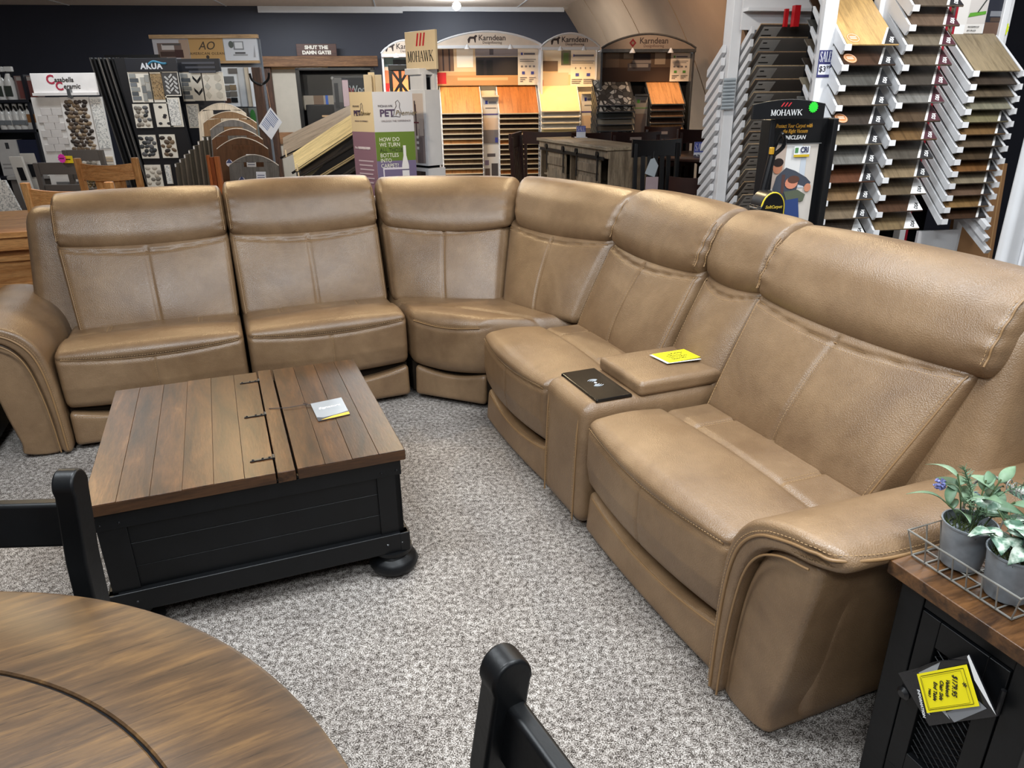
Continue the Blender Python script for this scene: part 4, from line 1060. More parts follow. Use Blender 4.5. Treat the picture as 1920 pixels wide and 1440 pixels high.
# ================================================================== FLOORING RACKS ON THE RIGHT (double sided, seen from the end)
GF = Fr(1553, 4.3, 10, py=120)
rk = thing('sample_rack', 'tall white double sided rack with sloping trays of wood look flooring', 'rack', fr=GF)
WM = 'white_metal'
YF, YB, RISE = -.22, .20, .345
def gx(px, py, yl): return GF.p(px, py, yl)[0]
cols = [dict(name='left', x0=gx(1586, 91, YF), x1=gx(1686, 91, YF), ys=[90, 128, 166, 203, 239, 276, 312, 346, 379, 413, 447, 480], px=1636,
             cols=[(205, 168, 112), (70, 50, 38), (84, 82, 78), (108, 96, 82), (62, 54, 48), (142, 132, 114), (112, 110, 106), (92, 56, 36), (122, 96, 66), (120, 104, 84), (96, 84, 74), (110, 100, 88)]),
        dict(name='middle', x0=gx(1707, 54, YF), x1=gx(1800, 54, YF), ys=[17, 54, 91, 128, 165, 198, 233, 267, 302, 336, 368, 399, 432], px=1754,
             cols=[(96, 84, 72), (104, 86, 72), (112, 102, 88), (98, 86, 72), (70, 64, 58), (122, 120, 116), (84, 68, 52), (110, 84, 54), (84, 78, 70), (134, 116, 90), (98, 84, 66), (78, 54, 38), (126, 106, 76)]),
        dict(name='right', x0=gx(1826, 139, YF), x1=gx(1913, 139, YF), ys=[139, 164, 187, 210, 234, 257, 280, 303, 325, 347, 369, 391, 412], px=1869,
             cols=[(150, 134, 108), (66, 56, 48), (96, 84, 68), (128, 124, 106), (120, 112, 84), (116, 88, 56), (96, 82, 66), (74, 60, 44), (116, 80, 46), (132, 120, 100), (104, 82, 66), (134, 104, 66), (66, 46, 32)])]
COLN = lambda c: ('dark brown' if sum(c) < 190 else 'pale oak' if sum(c) > 440 else 'red brown' if c[0] > c[2] * 2.2 else 'grey' if max(c) - min(c) < 16 else 'light grey brown' if sum(c) > 350 else 'mid brown')
posts_x = [gx(1550, 60, -.10), (cols[0]['x1'] + cols[1]['x0']) / 2, (cols[1]['x1'] + cols[2]['x0']) / 2, cols[2]['x1'] + .03]
for i, x in enumerate(posts_x):
    MB().box(x - .038 if i == 0 else x - .02, x + .038 if i == 0 else x + .02, -.12 if i == 0 else .0, -.085 if i == 0 else .06, 0, 2.6).build('post', WM, rk, bevel=.004)
    if i == 2: MB().box(x + .022, x + .05, .02, .05, .2, 2.45).build('red_strip', 'oc_satin', rk, (150, 24, 40))
MB().box(cols[0]['x0'] + .10, posts_x[3], .30, .32, .05, 2.45).build('back_panel', 'shadow_box', rk)  # dark sheet added to stand in for the shade between the open trays
MB().box(posts_x[0], posts_x[3], -.2, .3, 0, .06).build('plinth', WM, rk)
for ci, c in enumerate(cols):
    x0, x1 = c['x0'], c['x1']
    for k, py in enumerate(c['ys']):
        z = GF.p(c['px'], py, YF)[1]
        if z < .45: continue
        arm_only = False
        sl = math.atan2(RISE, YB - YF)
        # arms either side
        for sx_, xa in ((-1, x0 - .006), (1, x1 + .014)):
            if ci < 2 and sx_ > 0: continue
            b = MB(); poly = [(YF - .004, z - .004), (YF + .02, z - .03), (.0, z + RISE * .5 - .055), (.02, z + RISE * .55 - .11), (.05, z + RISE * .55 - .11), (.05, z + RISE * .64), (YB * .6, z + RISE * .9 - .015), (YB * .6, z + RISE * .9 + .012), (YF - .004, z + .016)]
            if ci == 2: poly = [(YF - .004, z - .012), (YF + .02, z - .02), (YB, z + RISE - .03), (YB, z + RISE + .010), (YF - .004, z + .012)]
            b.prism(poly, xa - .007, xa + .007, 'yz'); b.build('arm', WM, rk, bevel=.0015)
            b = MB().box(xa - .008, xa + (.03 if sx_ < 0 else .008), YF - .012, YF - .002, z - .012, z + .018).build('arm_lip', WM, rk)
        col = c['cols'][k % len(c['cols'])]
        base = np.array([(x0 + x1) / 2, (YF + YB) / 2, z + RISE / 2 + .014]); L = math.hypot(RISE, YB - YF); w = (x1 - x0) - .012
        P = GF.o + GF.ax * base[0] + GF.ay * base[1]
        me_b = MB().box(-w / 2, w / 2, -L / 2, L / 2, -.004, .004)
        o = me_b.build('flooring_sample', 'oc_plank', None, col, bevel=.001)
        o.location = (P[0], P[1], base[2]); o.rotation_euler = (sl, 0, GF.rz)
        tag(o, f'{COLN(col)} wood look sample board, {ORD[k]} down in the {c["name"]} tray column', 'sample board', 'sample boards on the white rack')
        if ci < 2 or k > 3:      # triangular maker card on the front right corner of the board
            tw, tl = (.085, .135) if ci < 2 else (.055, .08)
            lt = k > 9 and ci < 2; dark = (232, 232, 232) if lt else (74, 34, 44) if (ci == 1 and k < 8 and k != 0) else (34, 33, 36)
            cd = MB().prism([(w / 2 - tw, -L / 2 + .003), (w / 2, -L / 2 + .003), (w / 2 - .002, -L / 2 + tl)], .0042, .0052, 'xy').build('maker_card', 'oc_matte', o, dark)
            MB().prism([(w / 2 - tw - .016, -L / 2 + .003), (w / 2 - tw, -L / 2 + .003), (w / 2 - .002, -L / 2 + tl), (w / 2 - .014, -L / 2 + tl)], .0042, .0055, 'xy').build('card_edge', 'oc_matte', o, (226, 224, 222))
            if ci < 2: text(o, 'DSA', 0, 0, 0, .028, (40, 40, 40) if lt else (230, 230, 230), loc=(w / 2 - .028, -L / 2 + .036, .006), rot=(0, 0, math.radians(60)), bold=.0008, name='card_lettering')
        if ci == 0 and k in (0, 1, 4):
            s_ = MB().lathe([(.036, 0), (.036, .0008)], 24).build('sticker', 'oc_matte', o, (206, 138, 88), loc=(-w / 2 + .05, -L / 2 + .05, .0045))
            MB().tube([(.031 * math.cos(a), .031 * math.sin(a), .0012) for a in np.linspace(0, 2 * PI, 24, endpoint=False)], .001, 4, True).build('sticker_ring', 'oc_matte', s_, (250, 232, 214))
            for dy in (-.004, .008): MB().box(-.018, .018, dy - .0025, dy + .0025, .0008, .0014).build('printed_line', 'oc_matte', s_, (250, 236, 220))
# bare arms low on the right column
for k in range(3):
    px0, py0, px1, py1 = [(1830, 405, 1852, 428), (1805, 415, 1850, 450), (1775, 405, 1852, 472)][k]
    a = (GF.p(px1, py1, YF - .05)[0], YF - .05, GF.p(px1, py1, YF - .05)[1]); b0 = (a[0] - .02, .25, a[2] + .33)
    MB().bar(a, b0, .03, .03).build('arm', WM, rk, bevel=.002)
MB().box(gx(1720, 450, -.05), gx(1795, 450, -.05), -.05, -.03, .3, GF.p(1760, 432, -.05)[1]).build('lower_panel', WM, rk)
# price sign on the front post
sg_ = Fr(0, 0, 10, o=GF.o - GF.ay * .122)
x0, x1, z0, z1 = sg_.r(1533, 94, 1558, 145)
xc, zc = (x0 + x1) / 2, (z0 + z1) / 2; wS, hS = .078, z1 - z0
sg = thing('sale_sign', 'blue and white sale sign reading 3.99 taped to the front rack post', 'sign', loc=tuple(sg_.o + sg_.ax * (posts_x[0]) + np.array([0, 0, zc])), rz=sg_.rz)
MB().box(-wS / 2, wS / 2, -.002, 0, -hS / 2, hS / 2).build('card', 'oc_matte', sg, (40, 42, 96))
pic(sg, -.002, [((214, 216, 226), (-wS * .42, wS * .42, -hS * .40, -hS * .02))])
serif(sg, 'SALE', 0, hS * .26, -.002, hS * .38, wS * .88, (236, 236, 240))
text(sg, '$3', -wS * .14, -hS * .2, -.003, hS * .30, (30, 30, 40), bold=.0004); text(sg, '.99', wS * .24, -hS * .13, -.003, hS * .18, (30, 30, 40))
# rear face of the rack: trays falling away from the camera, undersides towards us
NY, FYR = 1.02, 1.44
bx0, bx1 = gx(1427, 45, NY), gx(1560, 45, NY)
xp = gx(1374, 60, 1.22)
MB().box(xp - .038, xp + .038, 1.16, 1.28, 0, 2.45).build('post', WM, rk, bevel=.004)
MB().box(xp, bx1 + .3, 1.10, 1.12, GF.p(1450, 56, 1.1)[1], 2.6).build('header_panel', WM, rk)
MB().box(xp, bx1 + .3, 1.02, 1.10, GF.p(1450, 14, 1.02)[1] - .02, GF.p(1450, 14, 1.02)[1]).build('header_rail', WM, rk)
xr = gx(1492, 28, .95); zr0, zr1 = GF.p(1492, 44, .95)[1], GF.p(1492, 10, .95)[1]
MB().box(xr - .02, xr + .02, .93, .97, zr0 - .02, zr1).build('red_bracket', 'oc_satin', rk, (190, 26, 34)); MB().box(xr - .075, xr - .05, .95, .97, zr0 - .02, zr1 - .02).build('red_bracket', 'oc_satin', rk, (190, 26, 34))
for k, py in enumerate([45, 70, 97, 123, 148, 172, 198, 222, 245, 268, 292, 315, 338, 362]):
    z = GF.p(1480, py, NY)[1]
    if z < .4: continue
    b = MB(); b.prism([(NY + .03, z - .055), (NY + .03, z - .008), (FYR + .0, z - RISE + .02), (FYR + .0, z - RISE - .025)], xp + .05, xp + .075, 'yz'); b.build('arm', WM, rk, bevel=.002)
    b = MB(); b.prism([(1.20, z - .165), (1.20, z - .115), (FYR - .02, z - RISE + .075), (FYR - .02, z - RISE + .025)], xp - .075, xp - .045, 'yz'); b.build('arm', WM, rk, bevel=.002)
    L = math.hypot(RISE, FYR - NY); w = bx1 - bx0 + .25; sl = -math.atan2(RISE, FYR - NY); cx = bx0 + w / 2; cy = (NY + FYR) / 2; cz = z - RISE / 2
    P = GF.o + GF.ax * cx + GF.ay * cy
    col = [(176, 146, 112), (186, 160, 128), (150, 124, 98), (190, 168, 136)][k % 4]
    o = MB().box(-w / 2, w / 2, -L / 2, L / 2, -.003, .004).build('flooring_sample', 'oc_plank', None, col); o.location = (P[0], P[1], cz); o.rotation_euler = (sl, 0, GF.rz)
    tag(o, f'sample board showing its dark underside, {ORD[k]} down on the far rack side', 'sample board', 'sample boards on the far side of the rack')
    MB().box(-w / 2 + .002, w / 2, -L / 2 + .004, L / 2, -.0045, -.003).build('printed_back', 'oc_satin', o, (150, 144, 138) if k % 2 else (112, 106, 102))
    MB().box(-w / 2 + .03, -w / 2 + .16, -L / 2 + .02, L / 2 - .05, -.0055, -.0045).build('label_sheet', 'oc_matte', o, (216, 212, 206))
    b = MB()
    for j in range(7): b.box(-w / 2 + .045, -w / 2 + .045 + .03 + .06 * ((j * 37) % 10) / 10, -L / 2 + .04 + j * .05, -L / 2 + .05 + j * .05, -.0062, -.0055)
    b.build('printed_lines', 'oc_matte', o, (40, 40, 40), kind='stuff')
# ribbed grey cable sleeve on the rear post
b_ = thing('cable_coil', 'grey ribbed plastic coil wrapped round the rear rack post', 'coil', loc=tuple(GF.o + GF.ax * (xp - .03) + GF.ay * 1.15 + np.array([0, 0, GF.p(1362, 203, 1.15)[1]])), rz=GF.rz)
hz_ = GF.p(1362, 150, 1.15)[1] - GF.p(1362, 203, 1.15)[1]
for k in range(9): MB().tube([(-.045, -.012, k * hz_ / 8), (.045, -.012, k * hz_ / 8 + .003)], .011, 8).build('ring', 'oc_satin', b_, (170, 178, 184), smooth=True)
# cleaning poster above the right column
PF = Fr(0, 0, 10, o=GF.o + GF.ay * .02)
x0, x1, z0, z1 = PF.r(1790, -14, 1896, 86)
ps = thing('poster_board', 'framed floor care poster with green mop above the right tray column', 'poster', loc=tuple(PF.o + PF.ax * x0), rz=PF.rz)
w_, zb, zt = x1 - x0, z0, z1; hh = zt - zb
MB().box(0, w_, 0, .02, zb, zt).build('board', WM, ps, bevel=.002)
pic(ps, 0, [((216, 212, 208), (.02 * w_, .52 * w_, zb + .02, zt)), ((196, 190, 186), (.22 * w_, .54 * w_, zb + .42 * hh, zt)), ((96, 74, 62), (.54 * w_, .93 * w_, zb + .02, zb + .45 * hh)), ((40, 42, 52), (.54 * w_, .93 * w_, zb + .45 * hh, zt - .02)),
            ((120, 122, 128), (.60 * w_, .86 * w_, zb + .56 * hh, zb + .66 * hh)), ((74, 60, 52), (.62 * w_, .84 * w_, zb + .46 * hh, zb + .54 * hh)), ((90, 150, 54), [(.22 * w_, zb + .54 * hh), (.52 * w_, zb + .60 * hh), (.52 * w_, zb + .66 * hh), (.24 * w_, zb + .62 * hh)]),
            ((60, 64, 60), [(.36 * w_, zb + .63 * hh), (.385 * w_, zb + .63 * hh), (.54 * w_, zb + .95 * hh), (.52 * w_, zb + .96 * hh)]), ((226, 226, 226), (.02 * w_, .19 * w_, zb + .06 * hh, zb + .4 * hh)),
            ((150, 24, 40), (-.02 * w_, .02 * w_, zb, zt)), ((208, 168, 60), ell(.42 * w_, zb + .97 * hh, .06 * w_, .05 * hh))])
for k, s_ in enumerate(('WATERPROOF', 'PET PROOF', 'SCRATCH RESISTANT', 'STAIN RESISTANT', 'LIFETIME WARRANTY')): text(ps, s_, .24 * w_, zb + (.36 - k * .07) * hh, -.006, .011, (60, 60, 60), 'LEFT')
st = [(.90 * w_ + .028 * (1 if k % 2 else .8) * math.cos(2 * PI * k / 24), zb + .32 * hh + .04 * (1 if k % 2 else .8) * math.sin(2 * PI * k / 24)) for k in range(24)]
MB().prism(st, -.009, -.007).build('price_burst', 'oc_matte', ps, (214, 230, 40))
# leaning brown board and white cabinet at the right edge
CF = Fr(1870, 4.5, 12, py=400)
x0, z1 = CF.p(1836, 312); x1 = CF.p(1905, 330)[0]
o = thing('brown_panel', 'large brown cardboard panel standing behind the right tray column', 'panel', loc=tuple(CF.o), rz=CF.rz)
MB().hexa([(x0 - .12, -.02, 0), (x1 + .0, -.02, 0), (x1 + .0, .0, 0), (x0 - .12, .0, 0), (x0, .10, z1), (x1 + .02, .10, z1), (x1 + .02, .12, z1), (x0, .12, z1)]).build('sheet', 'cardboard', o)
MB().hexa([(x1 - .03, -.022, 0), (x1 - .022, -.022, 0), (x1 - .022, -.02, 0), (x1 - .03, -.02, 0), (x1 - .014, .098, z1), (x1 - .006, .098, z1), (x1 - .006, .10, z1), (x1 - .014, .10, z1)]).build('fold_line', 'oc_matte', o, (186, 146, 100))
q = at(1903, 400, 3.1)
wc_ = thing('white_cabinet', 'white upright cabinet cut off by the right edge behind the sofa', 'cabinet', loc=(q[0], q[1], 0), rz=math.radians(12))
MB().box(0, .6, 0, .06, .03, 1.95).build('body', WM, wc_, bevel=.025, seg=4)
MB().box(.075, .60, -.018, .0, .05, 1.9).build('door', WM, wc_, bevel=.008)
MB().box(.03, .57, .01, .05, 0, .04).build('plinth', 'shadow_box', wc_)

# ================================================================== VACUUM DISPLAY
VF = Fr(1480, 3.72, 12, py=300)
vd = thing('vacuum_display', 'black carpet care display stand with printed panel in front of the white rack', 'display', fr=VF)
x0, x1, z0, z1 = VF.r(1428, 222, 1546, 410)
zf = 0.02
MB().box(x0, x1, .0, .04, zf, z1).build('back_panel', 'black_metal', vd, bevel=.003)
for x in (x0 - .008, x1 - .02): MB().box(x, x + .028, -.05, .04, zf, z1).build('side_rail', 'black_metal', vd, bevel=.006)
hx0, hx1, hz0, hz1 = VF.r(1412, 190, 1546, 223, -.06)
n = 12; poly = [(hx0, hz0), (hx1, hz0), (hx1, hz1 - .012)] + [(hx1 + (hx0 - hx1) * k / n, hz1 - .012 + .022 * math.sin(PI * k / n)) for k in range(1, n)] + [(hx0, hz1 - .012)]
MB().prism(poly, -.062, -.045).build('header', 'black_metal', vd, bevel=.002)
mx, mz = VF.p(1475, 211, -.062); serif(vd, 'MOHAWK', mx, mz, -.062, .026, .165, (226, 226, 226))
lx, lz = VF.p(1474, 196, -.062)
for k in range(3):
    b = MB(); b.prism([(lx - .026 + k * .018, lz - .009), (lx - .020 + k * .018, lz - .009), (lx - .006 + k * .018, lz + .009), (lx - .012 + k * .018, lz + .009)], -.0635, -.0622); b.build('logo_stroke', 'oc_matte', vd, (196, 40, 50))
tx, tz = VF.p(1489, 236, 0); text(vd, 'Protect Your Carpet with', tx, tz, 0, .026, (206, 150, 50), shear=.3, bold=.0004, sx=.72)
tx, tz = VF.p(1489, 246, 0); text(vd, 'the Right Vacuum', tx + .005, tz, 0, .026, (206, 150, 50), shear=.3, bold=.0004, sx=.72)
tx, tz = VF.p(1488, 258, 0); text(vd, 'UNICLEAN', tx, tz, 0, .026, (225, 225, 225), shear=.2, bold=.0006)
px0, px1, pz0, pz1 = VF.r(1445, 271, 1524, 430)
w_ = px1 - px0; h_ = pz1 - pz0
def V(u, v): return (px0 + u * w_, pz1 - v * h_)
def vpoly(*uv): return [V(*q) for q in uv]
pic(vd, 0, [((196, 188, 180), (px0, px1, pz0, pz1)), ((176, 158, 146), vpoly((0, 0), (.26, 0), (.26, .5), (0, .5))), ((210, 208, 206), vpoly((.26, 0), (.62, 0), (.62, .4), (.26, .4))), ((184, 190, 198), vpoly((.62, .05), (.74, .05), (.76, .5), (.62, .5))),
            ((66, 70, 80), vpoly((.10, .36), (.30, .26), (.52, .30), (.80, .38), (.92, .44), (.88, .50), (.62, .46), (.55, .80), (.06, .80), (.04, .5))), ((84, 60, 56), vpoly((.22, .34), (.30, .34), (.30, .56), (.24, .56))),
            ((176, 116, 88), ell(V(.10, .26)[0], V(.10, .26)[1], .11 * w_, .07 * h_)), ((40, 30, 28), ell(V(.10, .20)[0], V(.10, .20)[1], .12 * w_, .05 * h_)),
            ((200, 130, 104), ell(V(.46, .44)[0], V(.46, .44)[1], .15 * w_, .07 * h_)), ((90, 60, 50), ell(V(.50, .40)[0], V(.50, .40)[1], .14 * w_, .045 * h_)),
            ((190, 128, 100), ell(V(.85, .50)[0], V(.85, .50)[1], .08 * w_, .05 * h_)), ((86, 92, 76), vpoly((.30, .54), (.62, .52), (.82, .58), (.78, .66), (.40, .66))), ((46, 64, 112), vpoly((.36, .64), (.66, .62), (.78, .98), (.42, .98)))], 'printed_photo')
cx0, cx1, cz0, cz1 = VF.r(1487, 274, 1516, 294)
pic(vd, -.009, [((226, 228, 230), (cx0, cx1, cz0, cz1)), ((190, 160, 40), (cx0, cx1, cz0, cz0 + .012)), ((80, 130, 80), (cx0 + .004, cx0 + .022, cz0 + .02, cz1 - .006))], 'seal_badge')
text(vd, 'CRI', (cx0 + cx1) / 2 + .012, (cz0 + cz1) / 2 + .008, -.012, .036, (30, 34, 70), bold=.001, sx=.8)
MB().box(px0 - .006, px1 + .006, -.012, -.009, pz1 + .002, pz1 + .006).build('trim', 'oc_matte', vd, (90, 90, 90))
sx_, sz_ = VF.p(1525, 201, -.064)
st = [(sx_ + .026 * (1 if k % 2 else .8) * math.cos(2 * PI * k / 28), sz_ + .026 * (1 if k % 2 else .8) * math.sin(2 * PI * k / 28)) for k in range(28)]
MB().prism(st, -.066, -.064).build('price_burst', 'oc_matte', vd, (40, 210, 50))
MB().box(x0 - .02, x1 + .02, -.20, .06, 0, .03).build('base', 'black_metal', vd, bevel=.004)
# vacuum cleaner in front of it
ux, uz = VF.p(1440, 370, -.42)
vc = thing('vacuum_cleaner', 'black upright vacuum cleaner with yellow trim before the carpet care display', 'vacuum', loc=tuple(VF.o + VF.ax * ux + VF.ay * -.42), rz=VF.rz)
zt_ = VF.p(1440, 358, -.44)[1]
def bagpoly(k): 
    n = 14; hw = .058 * k; top = zt_ + .0; return [(-hw, .25)] + [(-hw, top - .07)] + [(hw * math.cos(a), top - .07 + .07 * k * math.sin(a)) for a in np.linspace(PI, 0, n)] + [(hw, .25)]
MB().prism(bagpoly(1.0), -.05, .05).build('bag', 'black_metal', vc, bevel=.018, seg=4)
MB().tube([(p[0] * 1.0, -.046, p[1]) for p in bagpoly(.92)], .004, 6).build('yellow_trim', 'oc_satin', vc, (226, 200, 50), smooth=True)
text(vc, 'SoftCarpet', 0, zt_ - .065, -.052, .018, (200, 170, 60), shear=.3, bold=.0003)
MB().box(-.17, .17, -.14, .09, .02, .10).build('head', 'black_metal', vc, bevel=.02, seg=3)
MB().hexa([(-.05, -.04, .09), (.05, -.04, .09), (.05, .04, .09), (-.05, .04, .09), (-.04, -.04, .27), (.04, -.04, .27), (.04, .04, .27), (-.04, .04, .27)]).build('neck', 'black_metal', vc, bevel=.006)
hx, hz = VF.p(1452, 285, -.38); hx -= ux
MB().tube([(.0, .02, .2), (.0, .045, zt_), (hx, .05, hz)], .016, 10).build('handle_tube', 'black_metal', vc, smooth=True)
g0x, g0z = VF.p(1461, 250, -.38); g1x, g1z = VF.p(1465, 272, -.38); g2x, g2z = VF.p(1450, 292, -.38)
MB().tube(catmull([(hx - .004, .05, hz - .03), (hx + .002, .04, hz + .03), (g0x - ux, .02, g0z), (g1x - ux, .02, g1z), (g2x - ux, .04, g2z)], 8), .009, 8).build('grip', 'black_gloss', vc, smooth=True)
MB().box(hx - .022, hx - .006, .03, .05, hz - .01, hz + .02).build('switch', 'oc_satin', vc, (200, 150, 40), bevel=.003)
# ================================================================== BACK WALL: luxury vinyl displays, towers, dining furniture
def lvt_display(label, px0, px1, top, Y, warm, stacks, pics, strip, title, logo='dog', bot=345, rz=8, side=True):
    """arched display stand: banner, header arch, sloping trays in stacks. stacks: list of (px0, px1, y_top_sheet_top, y_top_sheet_bottom, pitch, n, colour list)"""
    F_ = Fr((px0 + px1) / 2, Y, rz, py=200)
    t = thing('flooring_display', label, 'display', fr=F_, group='arched flooring displays along the back wall')
    x0, x1, _, zt = F_.r(px0, top, px1, 300)
    W_ = x1 - x0; frame_m = WM if warm else 'grey_metal'; dk = not warm
    zb_ = F_.p((px0 + px1) / 2, top + (72 if warm else 58))[1]
    zp = F_.p((px0 + px1) / 2, top + 5)[1]
    MB().box(x0, x1, .10, .12, 0, zt).build('back_panel', 'cream_plastic' if warm else 'shadow_box', t)
    for x in (x0, x1 - .025): MB().box(x, x + .025, -.03, .12, 0, zt).build('side_frame', frame_m, t, bevel=.003)
    MB().box(x0, x1, -.06, -.02, zt - .02, zt + .015).build('top_rail', frame_m, t, bevel=.003)
    n = 18; hh = .16
    arc = [(x0 + W_ * k / n, zt + .02 + hh * math.sin(PI * k / n) ** .8 * .9) for k in range(n + 1)]
    MB().prism([(x0, zt + .01), (x1, zt + .01)] + list(reversed(arc)), -.05, -.035).build('arch_header', 'oc_matte', t, (222, 204, 186) if warm else (150, 134, 120))
    MB().tube([(a, -.042, b) for a, b in arc], .014, 6).build('arch_trim', frame_m, t, smooth=True)
    text(t, title, (x0 + x1) / 2 + .05, zt + .095, -.05, .085, (62, 48, 46), bold=.001); text(t, 'Designflooring', (x0 + x1) / 2 + .05, zt + .045, -.05, .04, (90, 66, 60))
    lx = (x0 + x1) / 2 - .19
    if logo == 'dog':
        pic(t, -.05, [((58, 46, 44), [(lx - .05, zt + .04), (lx - .035, zt + .04), (lx - .02, zt + .085), (lx + .02, zt + .085), (lx + .03, zt + .045), (lx + .042, zt + .045), (lx + .045, zt + .10), (lx + .065, zt + .115), (lx + .045, zt + .13), (lx + .02, zt + .11), (lx - .03, zt + .11), (lx - .055, zt + .08)])], 'logo_mark')
    else:
        pic(t, -.05, [((120, 30, 40), [(lx, zt + .03), (lx + .04, zt + .075), (lx, zt + .12), (lx - .04, zt + .075)]), ((120, 104, 92), [(lx, zt + .055), (lx + .02, zt + .075), (lx, zt + .095), (lx - .02, zt + .075)])], 'logo_mark')
    bz0, bz1 = zb_, zt - .02
    def B(u, v): return (x0 + .025 + u * (W_ - .05), bz1 - v * (bz1 - bz0))
    MB().box(x0 + .025, x1 - .025, .05, .06, bz0, bz1).build('banner', 'oc_matte', t, (225, 205, 180))
    pic(t, .05, [(c, [B(*q) for q in uv] if len(uv) != 4 or hasattr(uv[0], '__len__') else [B(uv[0], uv[1]), B(uv[2], uv[1]), B(uv[2], uv[3]), B(uv[0], uv[3])]) for c, uv in pics], 'printed_banner')
    for (a, b_, yt, yb, pitch, n_, cl) in stacks:
        sx0, _z = F_.p(a, yb, -.18); sx1, zf = F_.p(b_, yb, -.18)
        zk = F_.p((a + b_) / 2, yt, .08)[1]; rise = max(.12, zk - zf); dz = F_.p((a + b_) / 2, yb, -.18)[1] - F_.p((a + b_) / 2, yb + pitch, -.18)[1]
        L = math.hypot(.26, rise); sl = math.atan2(rise, .26); w = sx1 - sx0
        for k in range(n_):
            z = zf - k * dz
            if z < .35: break
            s_ = MB().box(-w / 2, w / 2, -L / 2, L / 2, -.004, .004).build('sample_sheet', cl[k % len(cl)][0], t, cl[k % len(cl)][1])
            s_.location = ((sx0 + sx1) / 2, -.05, z + rise / 2); s_.rotation_euler = (sl, 0, 0)
            for x in (sx0 - .012, sx1 + .002):
                MB().hexa([(x, -.19, z - .022), (x + .010, -.19, z - .022), (x + .010, .08, z + rise - .022), (x, .08, z + rise - .022), (x, -.19, z + .006), (x + .010, -.19, z + .006), (x + .010, .08, z + rise + .006), (x, .08, z + rise + .006)]).build('tray_arm', frame_m, t)
            MB().box(sx0, sx1, -.19, -.182, z - .008, z + .004).build('tray_lip', 'cream_plastic' if warm else 'grey_metal', t)
    for (a, b_, ya, yb, items) in strip:
        q0, q1, r0, r1 = F_.r(a, ya, b_, yb, -.10)
        MB().box(q0, q1, -.10, -.06, max(.05, r0 - .5), r1).build('info_strip', 'oc_matte', t, (226, 214, 200) if warm else (150, 142, 134))
        MB().box(q0 + .02 * 0, q1, -.14, -.10, r1, r1 + .02).build('brochure_box', 'cream_plastic' if warm else 'grey_metal', t)
        pic(t, -.10, [(c, (q0 + (q1 - q0) * u0, q0 + (q1 - q0) * u1, r1 - (r1 - r0) * v1, r1 - (r1 - r0) * v0)) for c, (u0, v0, u1, v1) in items], 'printed_strip')
    for fx in (.3, .7):      # clip-on display lamps on the top rail
        lp = MB().lathe([(.008, .02), (.03, -.02), (.034, -.03)], 10, (x0 + W_ * fx, -.14, zt + .0)).build('clip_lamp', WM, t, smooth=True)
        w0 = F_.o + F_.ax * (x0 + W_ * fx) + F_.ay * -.42 + np.array([0, 0, zt + .05]); w1 = F_.o + F_.ax * (x0 + W_ * fx) + F_.ay * .02 + np.array([0, 0, 1.15])
        if warm: spot('clip_lamp_light', tuple(w0), tuple(w1), 24, (1, .68, .34), 95, .9, .03)
        elif fx > .5: spot('clip_lamp_light', tuple(w0), tuple(w1), 18, (1, .66, .36), 80, .9, .03)
    return t, F_
OAKW = ('oc_plank', (196, 130, 70))
lines = lambda u0, u1, v0, n: [((120, 112, 108), (u0, v0 + k * .05, u1 - .02 * (k % 3), v0 + k * .05 + .018)) for k in range(n)]
def infocol(u0, u1, tint=(70, 74, 150)):
    m_ = (u0 + u1) / 2
    return [((232, 214, 192), (u0, 0, u1, 1)), (tint, (u0 + .05 * (u1 - u0) + .02, .10, u0 + .04 + .05 * (u1 - u0), .17)), ((110, 104, 110), (u0 + .06, .11, u1 - .03, .16))] + lines(u0 + .02, u1 - .02, .28, 2) + \
        [((130, 122, 118), ell_uv(u0 + (u1 - u0) * f, .48, .012, .03)) for f in (.2, .4, .6, .8)] + [(tint, (u0 + (u1 - u0) * .2, .62, u0 + (u1 - u0) * .34, .70)), (tint, (u0 + (u1 - u0) * .65, .62, u0 + (u1 - u0) * .8, .70))] + lines(u0 + .02, m_ - .01, .78, 3) + lines(m_ + .01, u1 - .02, .78, 3)
def ell_uv(u, v, ru, rv): return [(u + ru * math.cos(a), v + rv * math.sin(a)) for a in np.linspace(0, 2 * PI, 10, endpoint=False)]
kitchen = [((206, 160, 112), (0, .62, 1, 1)), ((222, 190, 150), (0, 0, 1, .62)), ((120, 90, 70), (0, .0, .17, .6)), ((60, 44, 40), (0, 0, .02, .62)), ((60, 44, 40), (.06, 0, .075, .6)), ((60, 44, 40), (.12, 0, .135, .6)), ((240, 226, 206), (.2, .0, .36, .5)), ((44, 38, 40), (.385, .22, .8, .72)), ((150, 140, 140), (.38, .0, .8, .2)), ((90, 84, 88), (.52, .0, .56, .16)), ((30, 28, 30), (.4, .3, .46, .74)), ((30, 28, 30), (.49, .3, .55, .74)), ((190, 140, 92), (0, .72, .8, 1)), ((216, 172, 124), (.2, .78, .7, .86)), ((190, 40, 44), (0, .64, .09, .95))] + infocol(.8, 1.0)
sheets_b = [('oc_plank', (206, 140, 78)), ('oc_plank', (60, 44, 36)), ('oc_plank', (110, 82, 58)), ('oc_plank', (48, 36, 32)), ('oc_plank', (126, 96, 66)), ('oc_plank', (60, 48, 42))]
